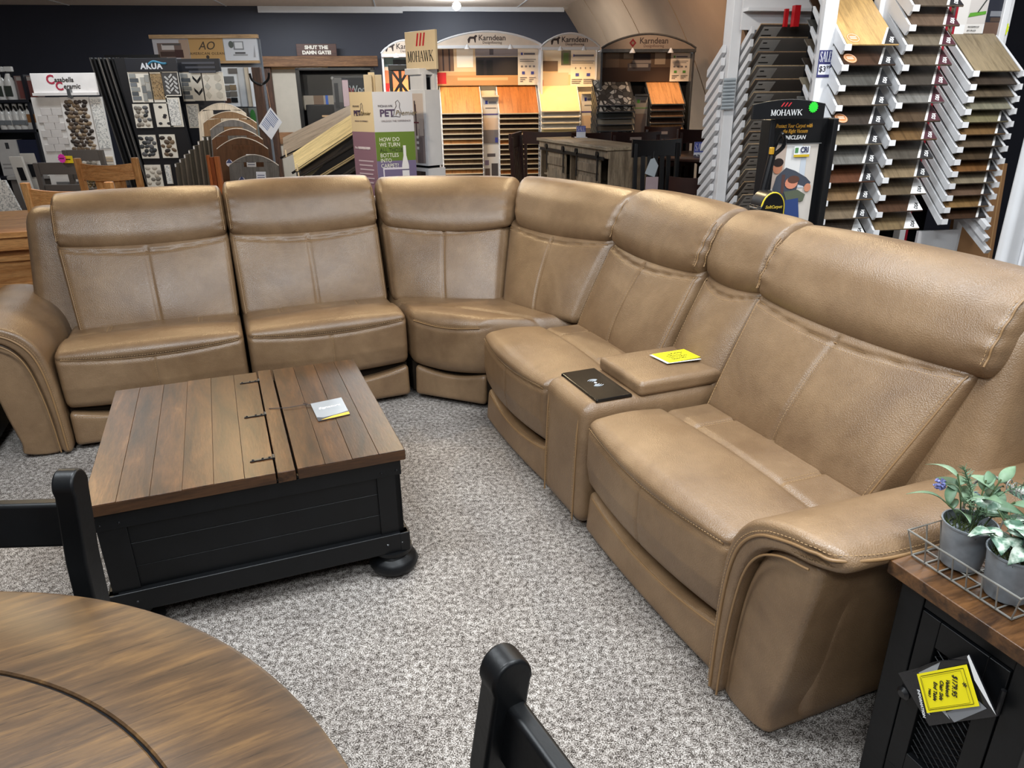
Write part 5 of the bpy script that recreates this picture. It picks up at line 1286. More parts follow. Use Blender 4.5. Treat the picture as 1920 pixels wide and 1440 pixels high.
strip_items = [((70, 74, 150), (.2, .04, .35, .08)), ((130, 122, 118), (.4, .05, .85, .075)), ((120, 112, 110), (.2, .12, .85, .13)), ((90, 80, 140), (0, .19, 1, .205)), ((226, 196, 168), (.05, .24, .95, .38)), ((130, 120, 116), (.05, .38, .95, .54)), ((70, 74, 150), (.75, .47, .92, .53)), ((236, 226, 214), (.05, .56, .95, .98)), ((100, 90, 88), (.25, .66, .75, .70)), ((150, 130, 150), (.1, .74, .35, .8)), ((90, 80, 76), (.5, .78, .9, .97)), ((120, 100, 90), (.1, .84, .4, .97))]
lvt_display('arched vinyl flooring display with kitchen banner behind the white brand tower', 818, 1013, 88, 9.6, True, [(829, 903, 160, 212, 9.7, 16, sheets_b), (937, 1010, 160, 212, 9.7, 16, [('oc_plank', (188, 112, 54))] + sheets_b[1:])], kitchen, [(905, 936, 182, 340, strip_items)], 'Karndean')
bath = [((218, 182, 140), (0, 0, 1, 1)), ((236, 214, 184), (0, .0, .52, .5)), ((120, 110, 90), (.36, .0, .56, .42)), ((96, 116, 70), (.40, .06, .5, .36)), ((226, 206, 182), (.30, .4, .58, .66)), ((120, 96, 80), (0, .28, .3, .56)), ((206, 180, 150), (0, .6, .5, 1)), ((180, 60, 50), (0, .8, .03, 1))] + infocol(.54, 1.0)
lvt_display('arched vinyl flooring display with pale marble top sheet between its two neighbours', 1013, 1119, 91, 9.7, True, [(1016, 1087, 155, 208, 11, 14, [('oc_matte', (226, 206, 150)), ('oc_matte', (196, 186, 170)), ('oc_matte', (170, 160, 146)), ('oc_matte', (206, 196, 178))])], bath, [(1089, 1115, 176, 340, strip_items)], 'Karndean')
bedroom = [((96, 76, 60), (0, 0, 1, 1)), ((66, 48, 38), (0, .5, .78, 1)), ((150, 130, 110), (.25, .0, .37, .2)), ((52, 44, 44), (.36, .02, .55, .25)), ((136, 124, 116), (.35, .25, .56, .36)), ((74, 66, 66), (.30, .36, .56, .62)), ((150, 138, 128), (.32, .38, .53, .5)), ((160, 140, 118), (.60, .0, .72, .4)), ((110, 90, 74), (.05, .0, .2, .5))] + infocol(.78, 1.0, (90, 150, 60))
lvt_display('dim grey framed flooring display with patterned tile sheet beside the curved wall', 1122, 1294, 95, 8.8, False, [(1121, 1189, 150, 197, 12, 12, [('pattern_tile', None), ('pattern_tile', None), ('oc_matte', (60, 62, 60)), ('oc_matte', (150, 140, 126)), ('oc_matte', (96, 84, 72))]), (1222, 1283, 152, 195, 12, 12, [('oc_plank', (208, 150, 98)), ('oc_plank', (80, 54, 46)), ('oc_plank', (120, 90, 66)), ('oc_plank', (60, 46, 40))])], bedroom, [(1186, 1211, 180, 340, [((96, 160, 70), (.2, .04, .4, .08)), ((90, 80, 78), (.45, .05, .85, .075)), ((110, 150, 90), (0, .13, 1, .14)), ((120, 104, 96), (.1, .2, .9, .6))])], 'Karndean', 'diamond')
cafe = [((196, 120, 84), (0, .35, 1, 1)), ((90, 110, 110), (0, 0, .5, .25)), ((40, 44, 48), (.2, .05, .9, .3)), ((180, 40, 44), (0, .7, .16, .95)), ((214, 140, 96), (.3, .6, 1, .95))]
lvt_display('partly hidden arched flooring display behind the black cross back stool', 722, 812, 104, 9.6, True, [(735, 806, 160, 212, 9.7, 16, sheets_b)], cafe, [], 'Karndean')
# black counter stool with crossed back
KF = Fr(750, 8.0, 8, py=150)
st = thing('bar_stool', 'black counter stool with crossed back slats before the hidden display', 'stool', fr=KF)
x0, x1, z0, z1 = KF.r(729, 121, 772, 172)
z0 -= .05; BM = 'black_metal'
MB().box(x0, x1, .0, .035, z1 - .06, z1).build('top_rail', BM, st, bevel=.01)
for x in (x0 + .02, x1 - .02): MB().bar((x, .02, 0), (x, .02, z1 - .03), .035, .035).build('back_post', BM, st, bevel=.003)
MB().bar(((x0 + x1) / 2, .02, z0), ((x0 + x1) / 2, .02, z1), .03, .03).build('slat', BM, st)
for a, b_ in ((x0 + .02, x1 - .02), (x1 - .02, x0 + .02)): MB().bar((a, .02, z0), (b_, .022, z1 - .04), .025, .025).build('slat', BM, st)
MB().box(x0, x1, -.36, .03, z0 - .25, z0 - .2).build('seat', BM, st, bevel=.01)
for x in (x0 + .02, x1 - .02): MB().bar((x, -.33, 0), (x, -.33, z0 - .22), .035, .035).build('leg', BM, st, bevel=.003)

# ------------------------------------------------------------------ white brand tower
MF = Fr(800, 6.7, 44, py=200)
mt = thing('brand_tower', 'tall white sample tower topped with a cream sign with red stripes', 'display', fr=MF)
# local x = along the broad front right-hand face; the narrow picture face is on the left (-x end)
def corner(px, py): return MF.p(px, py)
xa, _ = MF.p(800, 250); xb, _ = MF.p(828, 250); zt = MF.p(815, 168)[1]; zc = MF.p(820, 312)[1]
W2 = xb - xa; D2 = .23
MB().box(xa, xb, 0, D2, zc + .01, zt).build('upper_box', WM, mt, bevel=.003)
MB().box(xa - .01, xb + .02, -.01, D2, .0, zc - .012).build('lower_box', WM, mt, bevel=.003)
MB().box(xa + .02, xb - .02, .02, D2 - .02, zc - .012, zc + .012).build('spacer', 'shadow_box', mt)
# pictures on the left face (plane x = xa)
def leftpic(name, y0, y1, z0, z1, items):
    b = MB()
    for k, (c, (u0, v0, u1, v1)) in enumerate(items):
        xx = xa - .0008 * (k + 1) - (.01 if z1 < zc else 0)
        b.add([(xx, y1 + (y0 - y1) * u, z1 + (z0 - z1) * v) for u, v in ((u0, v0), (u1, v0), (u1, v1), (u0, v1))], [(0, 1, 2, 3)], c)
    return b.build(name, 'print', mt)
leftpic('printed_photo', .03, D2 - .04, zc + .03, zt - .03, [((206, 190, 178), (0, 0, 1, 1)), ((150, 136, 134), (.5, .5, 1, 1)), ((96, 76, 78), (.25, .15, .36, .75)), ((70, 56, 58), (.2, .1, .3, .3)), ((120, 60, 66), (.1, .4, .6, .42)), ((120, 108, 108), (.3, .62, .8, 1)), ((226, 222, 220), (.3, .6, .5, .64)), ((226, 222, 220), (.3, .68, .5, .72)), ((226, 222, 220), (.3, .76, .5, .8)), ((190, 176, 168), (.6, .35, 1, .6))])
leftpic('printed_photo', .03, D2 - .04, zc - .5, zc - .04, [((90, 76, 68), (0, 0, 1, 1)), ((140, 110, 90), (.2, .1, .6, .5)), ((60, 50, 46), (.6, .0, 1, .6))])
ctr = (xa + xb) / 2
for x in (xa + .01, xb - .04): MB().box(x, x + .03, .02, D2 - .02, zt, zt + .13).build('riser', WM, mt)
MB().box(xa + .03, xb - .03, .08, D2 - .05, zt, zt + .10).build('riser_block', 'shadow_box', mt)
zs0 = MF.p(800, 140)[1]
MB().box(xa - .015, xb + .015, .04, D2 + .02, zt + .12, zt + .17).build('sign_tray', WM, mt, bevel=.004)
SF = Fr(793, 6.75, -52, py=140)      # sign faces left-front
zb_s, zt_s = zt + .16, SF.p(793, 56)[1]
sgn = MB().box(xa + .06, xa + .085, -.10, .32, zt + .16, zt_s).build('sign', 'cream_plastic', mt, bevel=.003)
mid_z = (zt + .17 + zt_s) / 2; fx_ = xa + .059
dep = .48
serif_o = serif(mt, 'MOHAWK', 0, 0, 0, .085, .36, (30, 30, 32)); serif_o.rotation_euler = (0, 0, -PI / 2); serif_o.location = (fx_, .11, mid_z - .05)
for k in range(3):
    b = MB(); b.prism([(-.055 + k * .045, -.05), (-.035 + k * .045, -.05), (-.01 + k * .045, .05), (-.03 + k * .045, .05)], -.0016, -.0004); o = b.build('logo_stroke', 'oc_matte', mt, (196, 36, 44)); o.rotation_euler = (0, 0, -PI / 2); o.location = (fx_, .11, mid_z + .08)

# ------------------------------------------------------------------ carpet sample box with pet print
PF2 = Fr(703, 6.3, 0, py=250)
pb = thing('carpet_display_box', 'cardboard carpet display box in lilac, green and grey with pet print', 'display', fr=PF2)
c0 = np.array([0., 0.]); dl = np.array([-.205, .20]); dr = np.array([.33, .10])
lx_, _ = PF2.p(661, 250, dl[1]); rx_, _ = PF2.p(777, 250, dr[1]); dl[0] = lx_; dr[0] = rx_
ztop = PF2.p(703, 172)[1]; zmid = PF2.p(705, 248)[1]; zlow = PF2.p(740, 302)[1]
b = MB(); P4 = [tuple(c0), tuple(dr), tuple(dl + dr), tuple(dl)]
b.prism([(P4[k][0], P4[k][1]) for k in range(4)], 0, ztop, 'xy'); b.build('box', 'oc_matte', pb, (206, 206, 210))
def face(a, e, name, items):
    """flat print on the wall of the box running from a to e; items (colour, [(s, z)...]) with s in 0..1"""
    a = np.array(a); e = np.array(e); d = e - a; n = np.array([d[1], -d[0]]) / np.linalg.norm(d); b = MB()
    for k, (c, pts) in enumerate(items):
        b.add([(*(a + d * s_ + n * (.0008 * (k + 1))), z) for s_, z in pts], [tuple(range(len(pts)))], c)
    return b.build(name, 'print', pb)
R4 = lambda s0, s1, z0, z1: [(s0, z0), (s1, z0), (s1, z1), (s0, z1)]
bz = lambda cx, w, z: [((222, 222, 226), [(cx - w, z - .5), (cx + w, z - .5), (cx + w, z - .16), (cx + w * .4, z - .08), (cx + w * .4, z), (cx - w * .4, z), (cx - w * .4, z - .08), (cx - w, z - .16)])] + [((96, 92, 120), R4(cx - w, cx + w, z - .2 - .07 * k, z - .19 - .07 * k)) for k in range(4)]
face(dl, c0, 'printed_side', [((232, 212, 172), R4(0, 1, zmid, ztop)), ((150, 116, 132), R4(0, 1, 0, zmid)), ((232, 222, 226), R4(.22, .75, zmid - .14, zmid - .12))] + [((210, 190, 202), R4(.2 + .02 * (k % 3), .86 - .05 * (k % 2), zmid - .24 - .035 * k, zmid - .228 - .035 * k)) for k in range(6)])
face(c0, dr, 'printed_front', [((196, 198, 206), R4(0, 1, zmid, ztop)), ((96, 122, 44), R4(0, 1, zlow, zmid)), ((112, 102, 136), R4(0, 1, 0, zlow)), ((214, 210, 224), R4(.14, .68, zlow - .07, zlow - .055)), ((214, 210, 224), R4(.14, .17, zlow - .4, zlow - .06))] + bz(.72, .09, zlow + .12))
angf = math.atan2(dr[1], dr[0]); angl = math.atan2(-dl[1], -dl[0])
def face_text(a, ang, s_, along, z, size, col, **k):
    p_ = np.array(a) + np.array([math.cos(ang), math.sin(ang)]) * along + np.array([math.sin(ang), -math.cos(ang)]) * .006
    o = text(pb, s_, 0, 0, 0, size, col, loc=(p_[0], p_[1], z), rot=(PI / 2, 0, ang), **k); return o
for a, ang, off_, k in ((c0, angf, .15, 1.), (dl, angl, .12, .72)):
    face_text(a, ang, 'PET', off_ - .04 * k, ztop - .165, .075 * k, (70, 52, 86), bold=.002)
    face_text(a, ang, 'Premier', off_ + .115 * k, ztop - .165, .055 * k, (120, 104, 66), shear=.3)
    face_text(a, ang, 'MOHAWK', off_ - .05 * k, ztop - .11, .026 * k, (70, 60, 70)); face_text(a, ang, 'UNLEASH THE DIFFERENCE', off_ + .03 * k, ztop - .225, .020 * k, (130, 118, 120))
    p_ = [(0, -.05), (.03, -.055), (.045, -.02), (.03, .02), (.035, .05), (.02, .075), (0, .06), (.005, .03), (-.012, .0), (-.02, -.04), (-.045, -.052)]
    o = MB().tube([(x_ * k, 0, z_ * k) for x_, z_ in p_], .0025, 4, True).build('dog_outline', 'oc_matte', pb, (90, 80, 84)); o.rotation_euler = (0, 0, ang)
    q_ = np.array(a) + np.array([math.cos(ang), math.sin(ang)]) * (off_ + .035 * k) + np.array([math.sin(ang), -math.cos(ang)]) * .004; o.location = (q_[0], q_[1], ztop - .14)
for k, s_ in enumerate(('HOW DO', 'WE TURN', 'ALL THOSE', 'BOTTLES', 'INTO', 'CARPET?')):
    face_text(c0, angf, s_, .03, zmid - .06 - k * .042, .045, (236, 240, 226) if k != 2 else (54, 74, 24), align='LEFT', sx=.85)
face_text(dl, angl, 'Pet-Friendly Carpet', .13, zmid - .13, .026, (240, 230, 236), bold=.0004)
# cream post displays behind the box
qf = Fr(700, 7.3, 8, py=150)
for k, (a, b_, y_) in enumerate(((684, 699, 140), (692, 704, 135), (705, 718, 140))):
    x0, x1, _, z1 = qf.r(a, y_, b_, 220)
    w0 = qf.o + qf.ax * ((x0 + x1) / 2) + qf.ay * (.1 * (k == 1))
    t_ = thing('literature_post', ('left cream literature post behind the carpet box', 'narrow middle cream literature post behind the carpet box', 'right cream literature post behind the carpet box')[k], 'post', loc=(w0[0], w0[1], 0), rz=qf.rz, group='cream posts behind the carpet box')
    MB().box(-(x1 - x0) / 2, (x1 - x0) / 2, 0, .08, .03, z1).build('post', 'cream_plastic', t_, bevel=.004); MB().box(-(x1 - x0) / 2 - .01, (x1 - x0) / 2 + .01, -.02, .1, 0, .03).build('base', WM, t_, bevel=.004)

# ------------------------------------------------------------------ weathered grey barn door cabinet (front faces the sofa corner)
zc_ = 1.10
pc = atz(1140, 276, zc_); pl = atz(1011, 258, zc_)
az_f = math.atan2(pc[1] - pl[1], pc[0] - pl[0])
dl_ = float(np.linalg.norm(pc - pl)); dl_ = min(dl_, 2.2)
bc = thing('barn_door_cabinet', 'weathered grey wood cabinet with black barn door rails behind the sofa corner', 'cabinet', loc=(pc[0], pc[1], 0), rz=az_f)
BDP = .42     # local: front plane y=0 facing -y, x runs from -dl_ (far) to 0 (near corner)
BCF = Fr(0, 0, math.degrees(az_f), o=(pc[0], pc[1], 0))
MB().box(-dl_ - .03, .02, -.02, BDP + .02, zc_ - .03, zc_).build('top', 'barn_top', bc, bevel=.004)
MB().box(-.025, 0, .02, BDP, 0, zc_ - .03).build('side_panel', 'barn_grey', bc, bevel=.002)
MB().box(-dl_, -dl_ + .025, .02, BDP, 0, zc_ - .03).build('side_panel', 'barn_grey', bc)
MB().box(-dl_ + .02, -.02, BDP - .02, BDP, 0, zc_ - .03).build('back', 'shadow_box', bc)
MB().box(-dl_, 0, .02, BDP, .05, .08).build('bottom', 'barn_grey', bc)
MB().box(-dl_, 0, .0, .025, zc_ - .10, zc_ - .03).build('top_rail', 'barn_grey', bc, bevel=.002)
bays = [0, .16, .54, .66, .98, 1.0]
def bxp(px): return BCF.p(px, 300)[0]
for px in (1028, 1066, 1086): 
    x = bxp(px); MB().box(x - .012, x + .012, .02, BDP - .03, .08, zc_ - .1).build('divider', 'barn_grey', bc)
for z in (.42, .72): MB().box(-dl_ + .02, -.02, .05, BDP - .03, z, z + .02).build('shelf', 'barn_grey', bc)
MB().box(bxp(1018), bxp(1138), -.035, -.025, zc_ - .115, zc_ - .085).build('slide_rail', 'black_metal', bc)
for (a, b_) in ((1029, 1063), (1085, 1128)):
    xa_, xb_ = bxp(a), bxp(b_)
    d = MB().box(xa_, xb_, -.02, .0, .10, zc_ - .12).build('barn_door', 'barn_grey', bc, bevel=.003)
    MB().box(xa_ + .05, xb_ - .05, -.023, -.02, .16, zc_ - .28).build('door_panel', 'barn_grey', d)
    MB().box(xa_, xb_, -.03, -.02, zc_ - .24, zc_ - .16).build('door_batten', 'barn_grey', d, bevel=.002)
    for x in (xa_ + .02, xb_ - .02):
        MB().box(x - .012, x + .012, -.036, -.03, zc_ - .30, zc_ - .08).build('strap', 'black_metal', d)
        MB().tube([(x, -.046, zc_ - .07), (x, -.03, zc_ - .07)], .028, 14).build('roller', 'black_metal', d, smooth=True)
    MB().tube(catmull([(xb_ - .03, -.02, .46), (xb_ - .03, -.05, .48), (xb_ - .03, -.05, .58), (xb_ - .03, -.02, .60)], 4), .007, 6).build('handle', 'black_metal', d, smooth=True)
for (x, y) in ((-dl_, .02), (-.05, .02), (-dl_, BDP - .05), (-.05, BDP - .05)): MB().box(x, x + .05, y, y + .03, 0, .05).build('foot', 'barn_grey', bc)

# ------------------------------------------------------------------ dark dining set behind the cabinet
def slat_chair(label, px, py, Y, rz, zt=1.02, mat='dark_chair', slats=True, hole=True, wd=.44, tall=False, group='dark dining chairs behind the sofa'):
    f_ = Fr(px, Y, rz, py=py); zt = f_.p(px, py)[1]
    t = thing('dining_chair', label, 'chair', fr=f_, group=group); hw = wd / 2; sh = .62 if tall else .46
    for s_ in (-1, 1):
        MB().hexa([(s_ * hw - .018, -.02, 0), (s_ * hw + .018, -.02, 0), (s_ * hw + .018, .02, 0), (s_ * hw - .018, .02, 0), (s_ * hw - .016, .035, zt - .02), (s_ * hw + .016, .035, zt - .02), (s_ * hw + .016, .07, zt - .02), (s_ * hw - .016, .07, zt - .02)]).build('back_post', mat, t, bevel=.004)
        MB().box(s_ * hw - .018, s_ * hw + .018, -.43, -.395, 0, sh).build('leg', mat, t, bevel=.004)
    b = MB(); n = 10; vs = []; hgt = .13
    for k in range(n + 1):
        u = -1 + 2 * k / n; y_ = .045 + .035 * (1 - u * u) * 1.0
        for z, dz in ((zt - hgt, 0), (zt, .012 * u * u)):
            for dy in (0, .022): vs.append((u * (hw + .03), y_ + dy, z + dz))
    fs = []
    for k in range(n):
        i = k * 4; j = i + 4; fs += [(i, j, j + 2, i + 2), (i + 1, i + 3, j + 3, j + 1), (i + 2, j + 2, j + 3, i + 3), (i, i + 1, j + 1, j)]
    fs += [(0, 2, 3, 1), (n * 4, n * 4 + 1, n * 4 + 3, n * 4 + 2)]
    b.add(vs, fs); b.build('crest_rail', mat, t, smooth=True, angle=40)
    if hole: MB().box(-.06, .06, .066, .076, zt - .075, zt - .045).build('hand_slot', 'oc_matte', t, (170, 150, 140))
    if slats:
        for k in range(5):
            x = -hw + .07 + k * (wd - .14) / 4; MB().bar((x, .02, sh), (x, .06, zt - hgt + .01), .035, .014, (0, 1, 0)).build('slat', mat, t)
    MB().box(-hw - .02, hw + .02, -.44, .02, sh - .03, sh + .015).build('seat', mat, t, bevel=.012)
    for z in (.2, sh - .1): MB().bar((-hw, -.41, z), (hw, -.41, z), .02, .03).build('stretcher', mat, t)
    return t
# the dark tables
tp_ = at(1215, 262, 8.25)
dt = thing('dining_table', 'dark brown counter table behind the barn door cabinet', 'dining table', loc=(tp_[0], tp_[1], 0), rz=math.radians(12))
zt5 = .92
MB().box(-.3, .45, -.26, .26, zt5 - .04, zt5).build('table_top', 'dark_table', dt, bevel=.006)
for x in (-.28, .36):
    for y in (-.24, .18): MB().box(x, x + .06, y, y + .06, 0, zt5 - .04).build('leg', 'dark_table', dt)
MB().box(-.27, .41, -.22, .22, zt5 - .12, zt5 - .04).build('apron', 'dark_table', dt)
slat_chair('dark high backed chair with its back turned, left of the barn door cabinet', 978, 251, 6.9, 78, wd=.42, tall=True, hole=False)
slat_chair('dark chair back half hidden behind the left end of the barn door cabinet', 1035, 247, 8.75, 172, wd=.6, hole=True, slats=False)
slat_chair('dark chair back peeking over the middle of the barn door cabinet top', 1118, 250, 8.2, 10, wd=.46, hole=False)
slat_chair('dark brown chair with hand slot behind the right end of the barn door cabinet', 1196, 249, 7.75, 6, wd=.46)
slat_chair('warm brown lit chair with hand slot at the far side of the counter table', 1243, 239, 8.5, -8, wd=.34, mat='dark_table')
slat_chair('tall black slatted counter stool right of the barn door cabinet', 1236, 264, 6.2, 8, wd=.36, mat='black_metal', hole=False, tall=True)
# round dark table with sale sign
rt_p = at(1300, 292, 6.9); ztab = rt_p[2]
r2 = thing('round_table', 'dark round table with a sale sign beside the white rack', 'dining table', loc=(rt_p[0] + .13, rt_p[1] + .1, 0))
MB().lathe([(.5, ztab - .035), (.52, ztab - .02), (.52, ztab - .006), (.51, ztab)], 48).build('table_top', 'dark_table', r2, smooth=True, angle=40)
MB().lathe([(.22, 0), (.22, .03), (.06, .08), (.05, ztab - .1), (.12, ztab - .035)], 24).build('pedestal', 'dark_table', r2, smooth=True, angle=40)
slat_chair('dark chair with rounded back pushed under the round table far side', 1318, 244, 7.7, 0, wd=.4, hole=False)
slat_chair('dark chair low in the gap below the round dark table', 1300, 332, 6.2, 170, wd=.34, hole=False, slats=True)
def stand_sign(label, x0p, y0p, x1p, y1p, Y, price):
    f_ = Fr((x0p + x1p) / 2, Y, 5, py=(y0p + y1p) / 2); a, b_, z0_, z1_ = f_.r(x0p, y0p, x1p, y1p)
    t = thing('sale_sign', label, 'sign', loc=(f_.o[0], f_.o[1], z0_), rz=f_.rz); w, h = b_ - a, z1_ - z0_
    MB().box(-w / 2, w / 2, 0, .004, 0, h).build('card', 'oc_matte', t, (232, 234, 242)); pic(t, 0, [((90, 100, 180), (-w / 2, w / 2, h * .5, h))]); serif(t, 'SALE', 0, h * .75, -.001, h * .36, w * .88, (240, 240, 246))
    if price: text(t, price, 0, h * .25, -.002, h * .36, (40, 40, 60), bold=.0005)
    MB().box(-w * .6, w * .6, -.05, .06, 0, .006).build('foot', 'oc_gloss', t, (220, 222, 232)); return t
stand_sign('sale sign priced 300 standing on the dark round table', 1301, 266, 1325, 305, 6.85, '$300')
s2 = stand_sign('small sale sign without readable price behind the barn door cabinet', 1081, 236, 1098, 258, 7.5, None)
# leaf shaped paper tag hung on the black stool
q_ = at(1221, 318, 6.0)
tg3 = thing('paper_tag', 'grey paper tag hanging on the black counter stool', 'tag', loc=tuple(q_))
MB().prism([(-.05, -.03), (.03, -.06), (.055, .03), (.02, .09), (-.01, .08)], -.002, .002).build('card', 'oc_matte', tg3, (150, 158, 164)); MB().tube([(.01, 0, .08), (.015, 0, .14)], .002, 4).build('string', 'oc_matte', tg3, (60, 60, 60))
q_ = at(1222, 346, 6.0)
tg4 = thing('paper_tag', 'small pinkish price card low on the black counter stool', 'tag', loc=tuple(q_))
MB().box(-.05, .05, -.002, .002, -.06, .06).build('card', 'oc_matte', tg4, (150, 132, 136))
MB().tube([(0, 0, .06), (.005, .0, .12)], .002, 4).build('string', 'oc_matte', tg4, (60, 60, 60))
# ================================================================== LEFT BACKGROUND
# gate frame on the back wall
g = Fr(0, 0, 8, o=BW.o)
def gthing(name, label, cat, group=None): return thing(name, label, cat, fr=g, group=group)
gt = gthing('timber_gate_frame', 'rough timber gate frame with beam and posts against the navy wall', 'gate frame')
x0, x1, z0, z1 = g.r(484, 105, 708, 125, -.25); MB().box(x0, x1, -.25, -.08, z0, z1).build('beam', 'beam_wood', gt, bevel=.01)
x0, x1, z0, z1 = g.r(489, 125, 512, 220, -.2); MB().box(x0, x1, -.2, -.08, 0, z1).build('post', 'post_wood', gt, bevel=.008)
x0, x1, z0, z1 = g.r(508, 120, 580, 130, -.12); MB().box(x0, x1 + .3, -.12, -.06, z0, z1 + .04).build('rail', 'oc_plank_x', gt, (180, 142, 96), bevel=.005)
x0, x1, z0, z1 = g.r(507, 130, 575, 248, -.07); MB().box(x0, x1 + .05, -.07, -.01, z0, z1).build('infill_panel', 'wall_beige', gt)
x0, x1, z0, z1 = g.r(510, 248, 575, 270, -.1); MB().box(x0, x1 + .05, -.1, -.02, z0, z1).build('rail', 'beam_wood', gt, bevel=.006); MB().box(x0, x1 + .05, -.07, -.01, 0, z0).build('infill_panel', 'wall_beige', gt)
sx0, sx1, sz0, sz1 = g.r(556, 84, 631, 107, -.22)
sgn = thing('wooden_sign', 'brown wooden sign with white lettering standing on the gate beam', 'sign', loc=tuple(g.o + g.ax * ((sx0 + sx1) / 2) + g.ay * -.22 + np.array([0, 0, g.r(484, 105, 708, 125, -.25)[3]])), rz=g.rz)
w, h = sx1 - sx0, sz1 - sz0
MB().box(-w / 2, w / 2, 0, .03, 0, h).build('board', 'oc_plank_x', sgn, (84, 52, 42), bevel=.004)
text(sgn, 'SHUT THE', 0, h * .70, -.001, h * .40, (226, 218, 206), bold=.004, sx=1.1); text(sgn, 'DAMN GATE!', 0, h * .28, -.001, h * .40, (226, 218, 206), bold=.004, sx=1.05)
# double coat hook on the gate post and the price tag hanging from it
HF = Fr(490, 8.3, 8, py=150)
po = thing('hook_post', 'dark timber post with a black double coat hook beside the hand sample rack', 'post', fr=HF)
x0, x1, z0, z1 = HF.r(484, 126, 500, 330); MB().box(x0, x1, 0, .10, 0, z1).build('post', 'post_wood', po, bevel=.006)
hk = [HF.p(px, py, -.02) for px, py in ((470, 138), (474, 150), (484, 157), (492, 158), (500, 153), (505, 146), (506, 137))]
MB().tube(catmull([(a, -.03 - .05 * abs(k - 3) / 3, b_) for k, (a, b_) in enumerate(hk)], 5), .012, 8).build('double_hook', 'black_metal', po, smooth=True)
px_, pz_ = HF.p(500, 162, -.03); qx, qz = HF.p(508, 205, -.06)
pt = thing('price_sheet', 'white price list sheet hanging askew from the coat hook by a string', 'sheet', loc=tuple(HF.o + HF.ax * qx + HF.ay * -.06 + np.array([0, 0, qz])), rz=HF.rz)
cs = [HF.p(a, b_, -.06) for a, b_ in ((507, 201), (529, 229), (509, 262), (485, 236))]; cs = [(a - qx, b_ - qz) for a, b_ in cs]
MB().prism(cs, -.002, .001).build('sheet', 'oc_matte', pt, (222, 226, 236))
def uvq(u, v):
    p_ = [np.array(c) for c in cs]; q_ = (p_[0] * (1 - u) + p_[1] * u) * (1 - v) + (p_[3] * (1 - u) + p_[2] * u) * v; return tuple(q_)
pic(pt, -.002, [((70, 90, 140) if k % 5 == 0 else (130, 142, 176), [uvq(.08, .08 + .08 * k), uvq(.75 - .2 * (k > 5), .08 + .08 * k), uvq(.75 - .2 * (k > 5), .12 + .08 * k), uvq(.08, .12 + .08 * k)]) for k in range(10)], 'printed_table')
MB().tube([(0, 0, 0), (px_ - qx, .02, pz_ - qz)], .003, 4).build('string', 'oc_matte', pt, (170, 130, 100))
# black cupboard behind
KB = Fr(625, 9.6, 8, py=180)
kc = thing('black_cupboard', 'black open cupboard with mirrored shelf standing before the gate frame', 'cupboard', fr=KB)
x0, x1, z0, z1 = KB.r(560, 127, 706, 260)
MB().box(x0, x1, .3, .32, 0, z1).build('back', 'black_metal', kc)
for a in (x0, x1 - .05): MB().box(a, a + .05, 0, .32, 0, z1).build('side', 'black_metal', kc, bevel=.004)
MB().box(x0, x1, 0, .32, z1 - .03, z1).build('top', 'black_metal', kc, bevel=.004); MB().box(x0, x1, 0, .32, 0, .08).build('plinth', 'black_metal', kc)
a, b_, c_, d_ = KB.r(570, 179, 632, 206, .1); MB().box(a, b_, .1, .12, c_, d_).build('mirror_strip', 'oc_gloss', kc, (150, 140, 126)); pic(kc, .1, [((60, 90, 160), (a + (b_ - a) * .66, a + (b_ - a) * .74, c_ + .04, d_))], 'blue_reflection'); pic(kc, .1, [((110, 90, 74), (a + (b_ - a) * .3, a + (b_ - a) * .6, c_, d_))], 'brown_reflection')  # beige, blue and brown patches paint the reflections in the mirror
a, b_, c_, d_ = KB.r(575, 196, 632, 232, .02); MB().box(a, b_, .02, .06, .1, d_).build('drawer_front', 'black_metal', kc, bevel=.01)
MB().box((a + b_) / 2, (a + b_) / 2 + .1, .012, .02, c_ + .08, c_ + .1).build('maker_plate', 'oc_matte', kc, (196, 160, 120))
# clear stand with photo strip
RF = Fr(655, 8.2, 8, py=180)
rv = thing('acrylic_stand', 'clear acrylic stand over black board with photo strip and red white lettering', 'display', fr=RF)
x0, x1, z0, z1 = RF.r(625, 142, 694, 225)
MB().box(x0 + .04, x1, .05, .06, .05, z1 - .02).build('black_board', 'black_gloss', rv); MB().box(x0, x1, .0, .006, z0 - .05, z1).build('clear_panel', 'glass', rv)
a, b_, c_, d_ = RF.r(625, 146, 643, 222, .03); MB().box(a, b_, .03, .04, c_, d_).build('photo_strip', 'oc_satin', rv, (150, 146, 142)); pic(rv, .03, [((96, 92, 90), (a, b_, c_, c_ + (d_ - c_) * .4))], 'photo_floor'); pic(rv, .029, [((60, 58, 60), (a + .02, a + .06, c_ + .1, d_ - .05))], 'photo_figure')
a, b_, c_, d_ = RF.r(643, 150, 654, 200, -.01); MB().box(a, b_, -.012, -.006, c_, d_).build('price_card', 'oc_matte', rv, (226, 206, 220))
tx, tz = RF.p(664, 168, .05); text(rv, 'Rev', tx - .06, tz, .045, .10, (200, 30, 50), bold=.002, sx=.8); text(rv, 'Wood', tx + .06, tz, .045, .10, (225, 225, 225), bold=.002, sx=.8)
for k, (u, v) in enumerate(((0.02, .02), (.02, .95), (.96, .02), (.96, .95))): MB().tube([(x0 + (x1 - x0) * u, -.02, z0 + (z1 - z0) * v), (x0 + (x1 - x0) * u, .05, z0 + (z1 - z0) * v)], .014, 10).build('standoff', 'grey_metal', rv, smooth=True)
MB().box(x0, x1, -.1, .2, 0, .05).build('base', 'black_metal', rv)
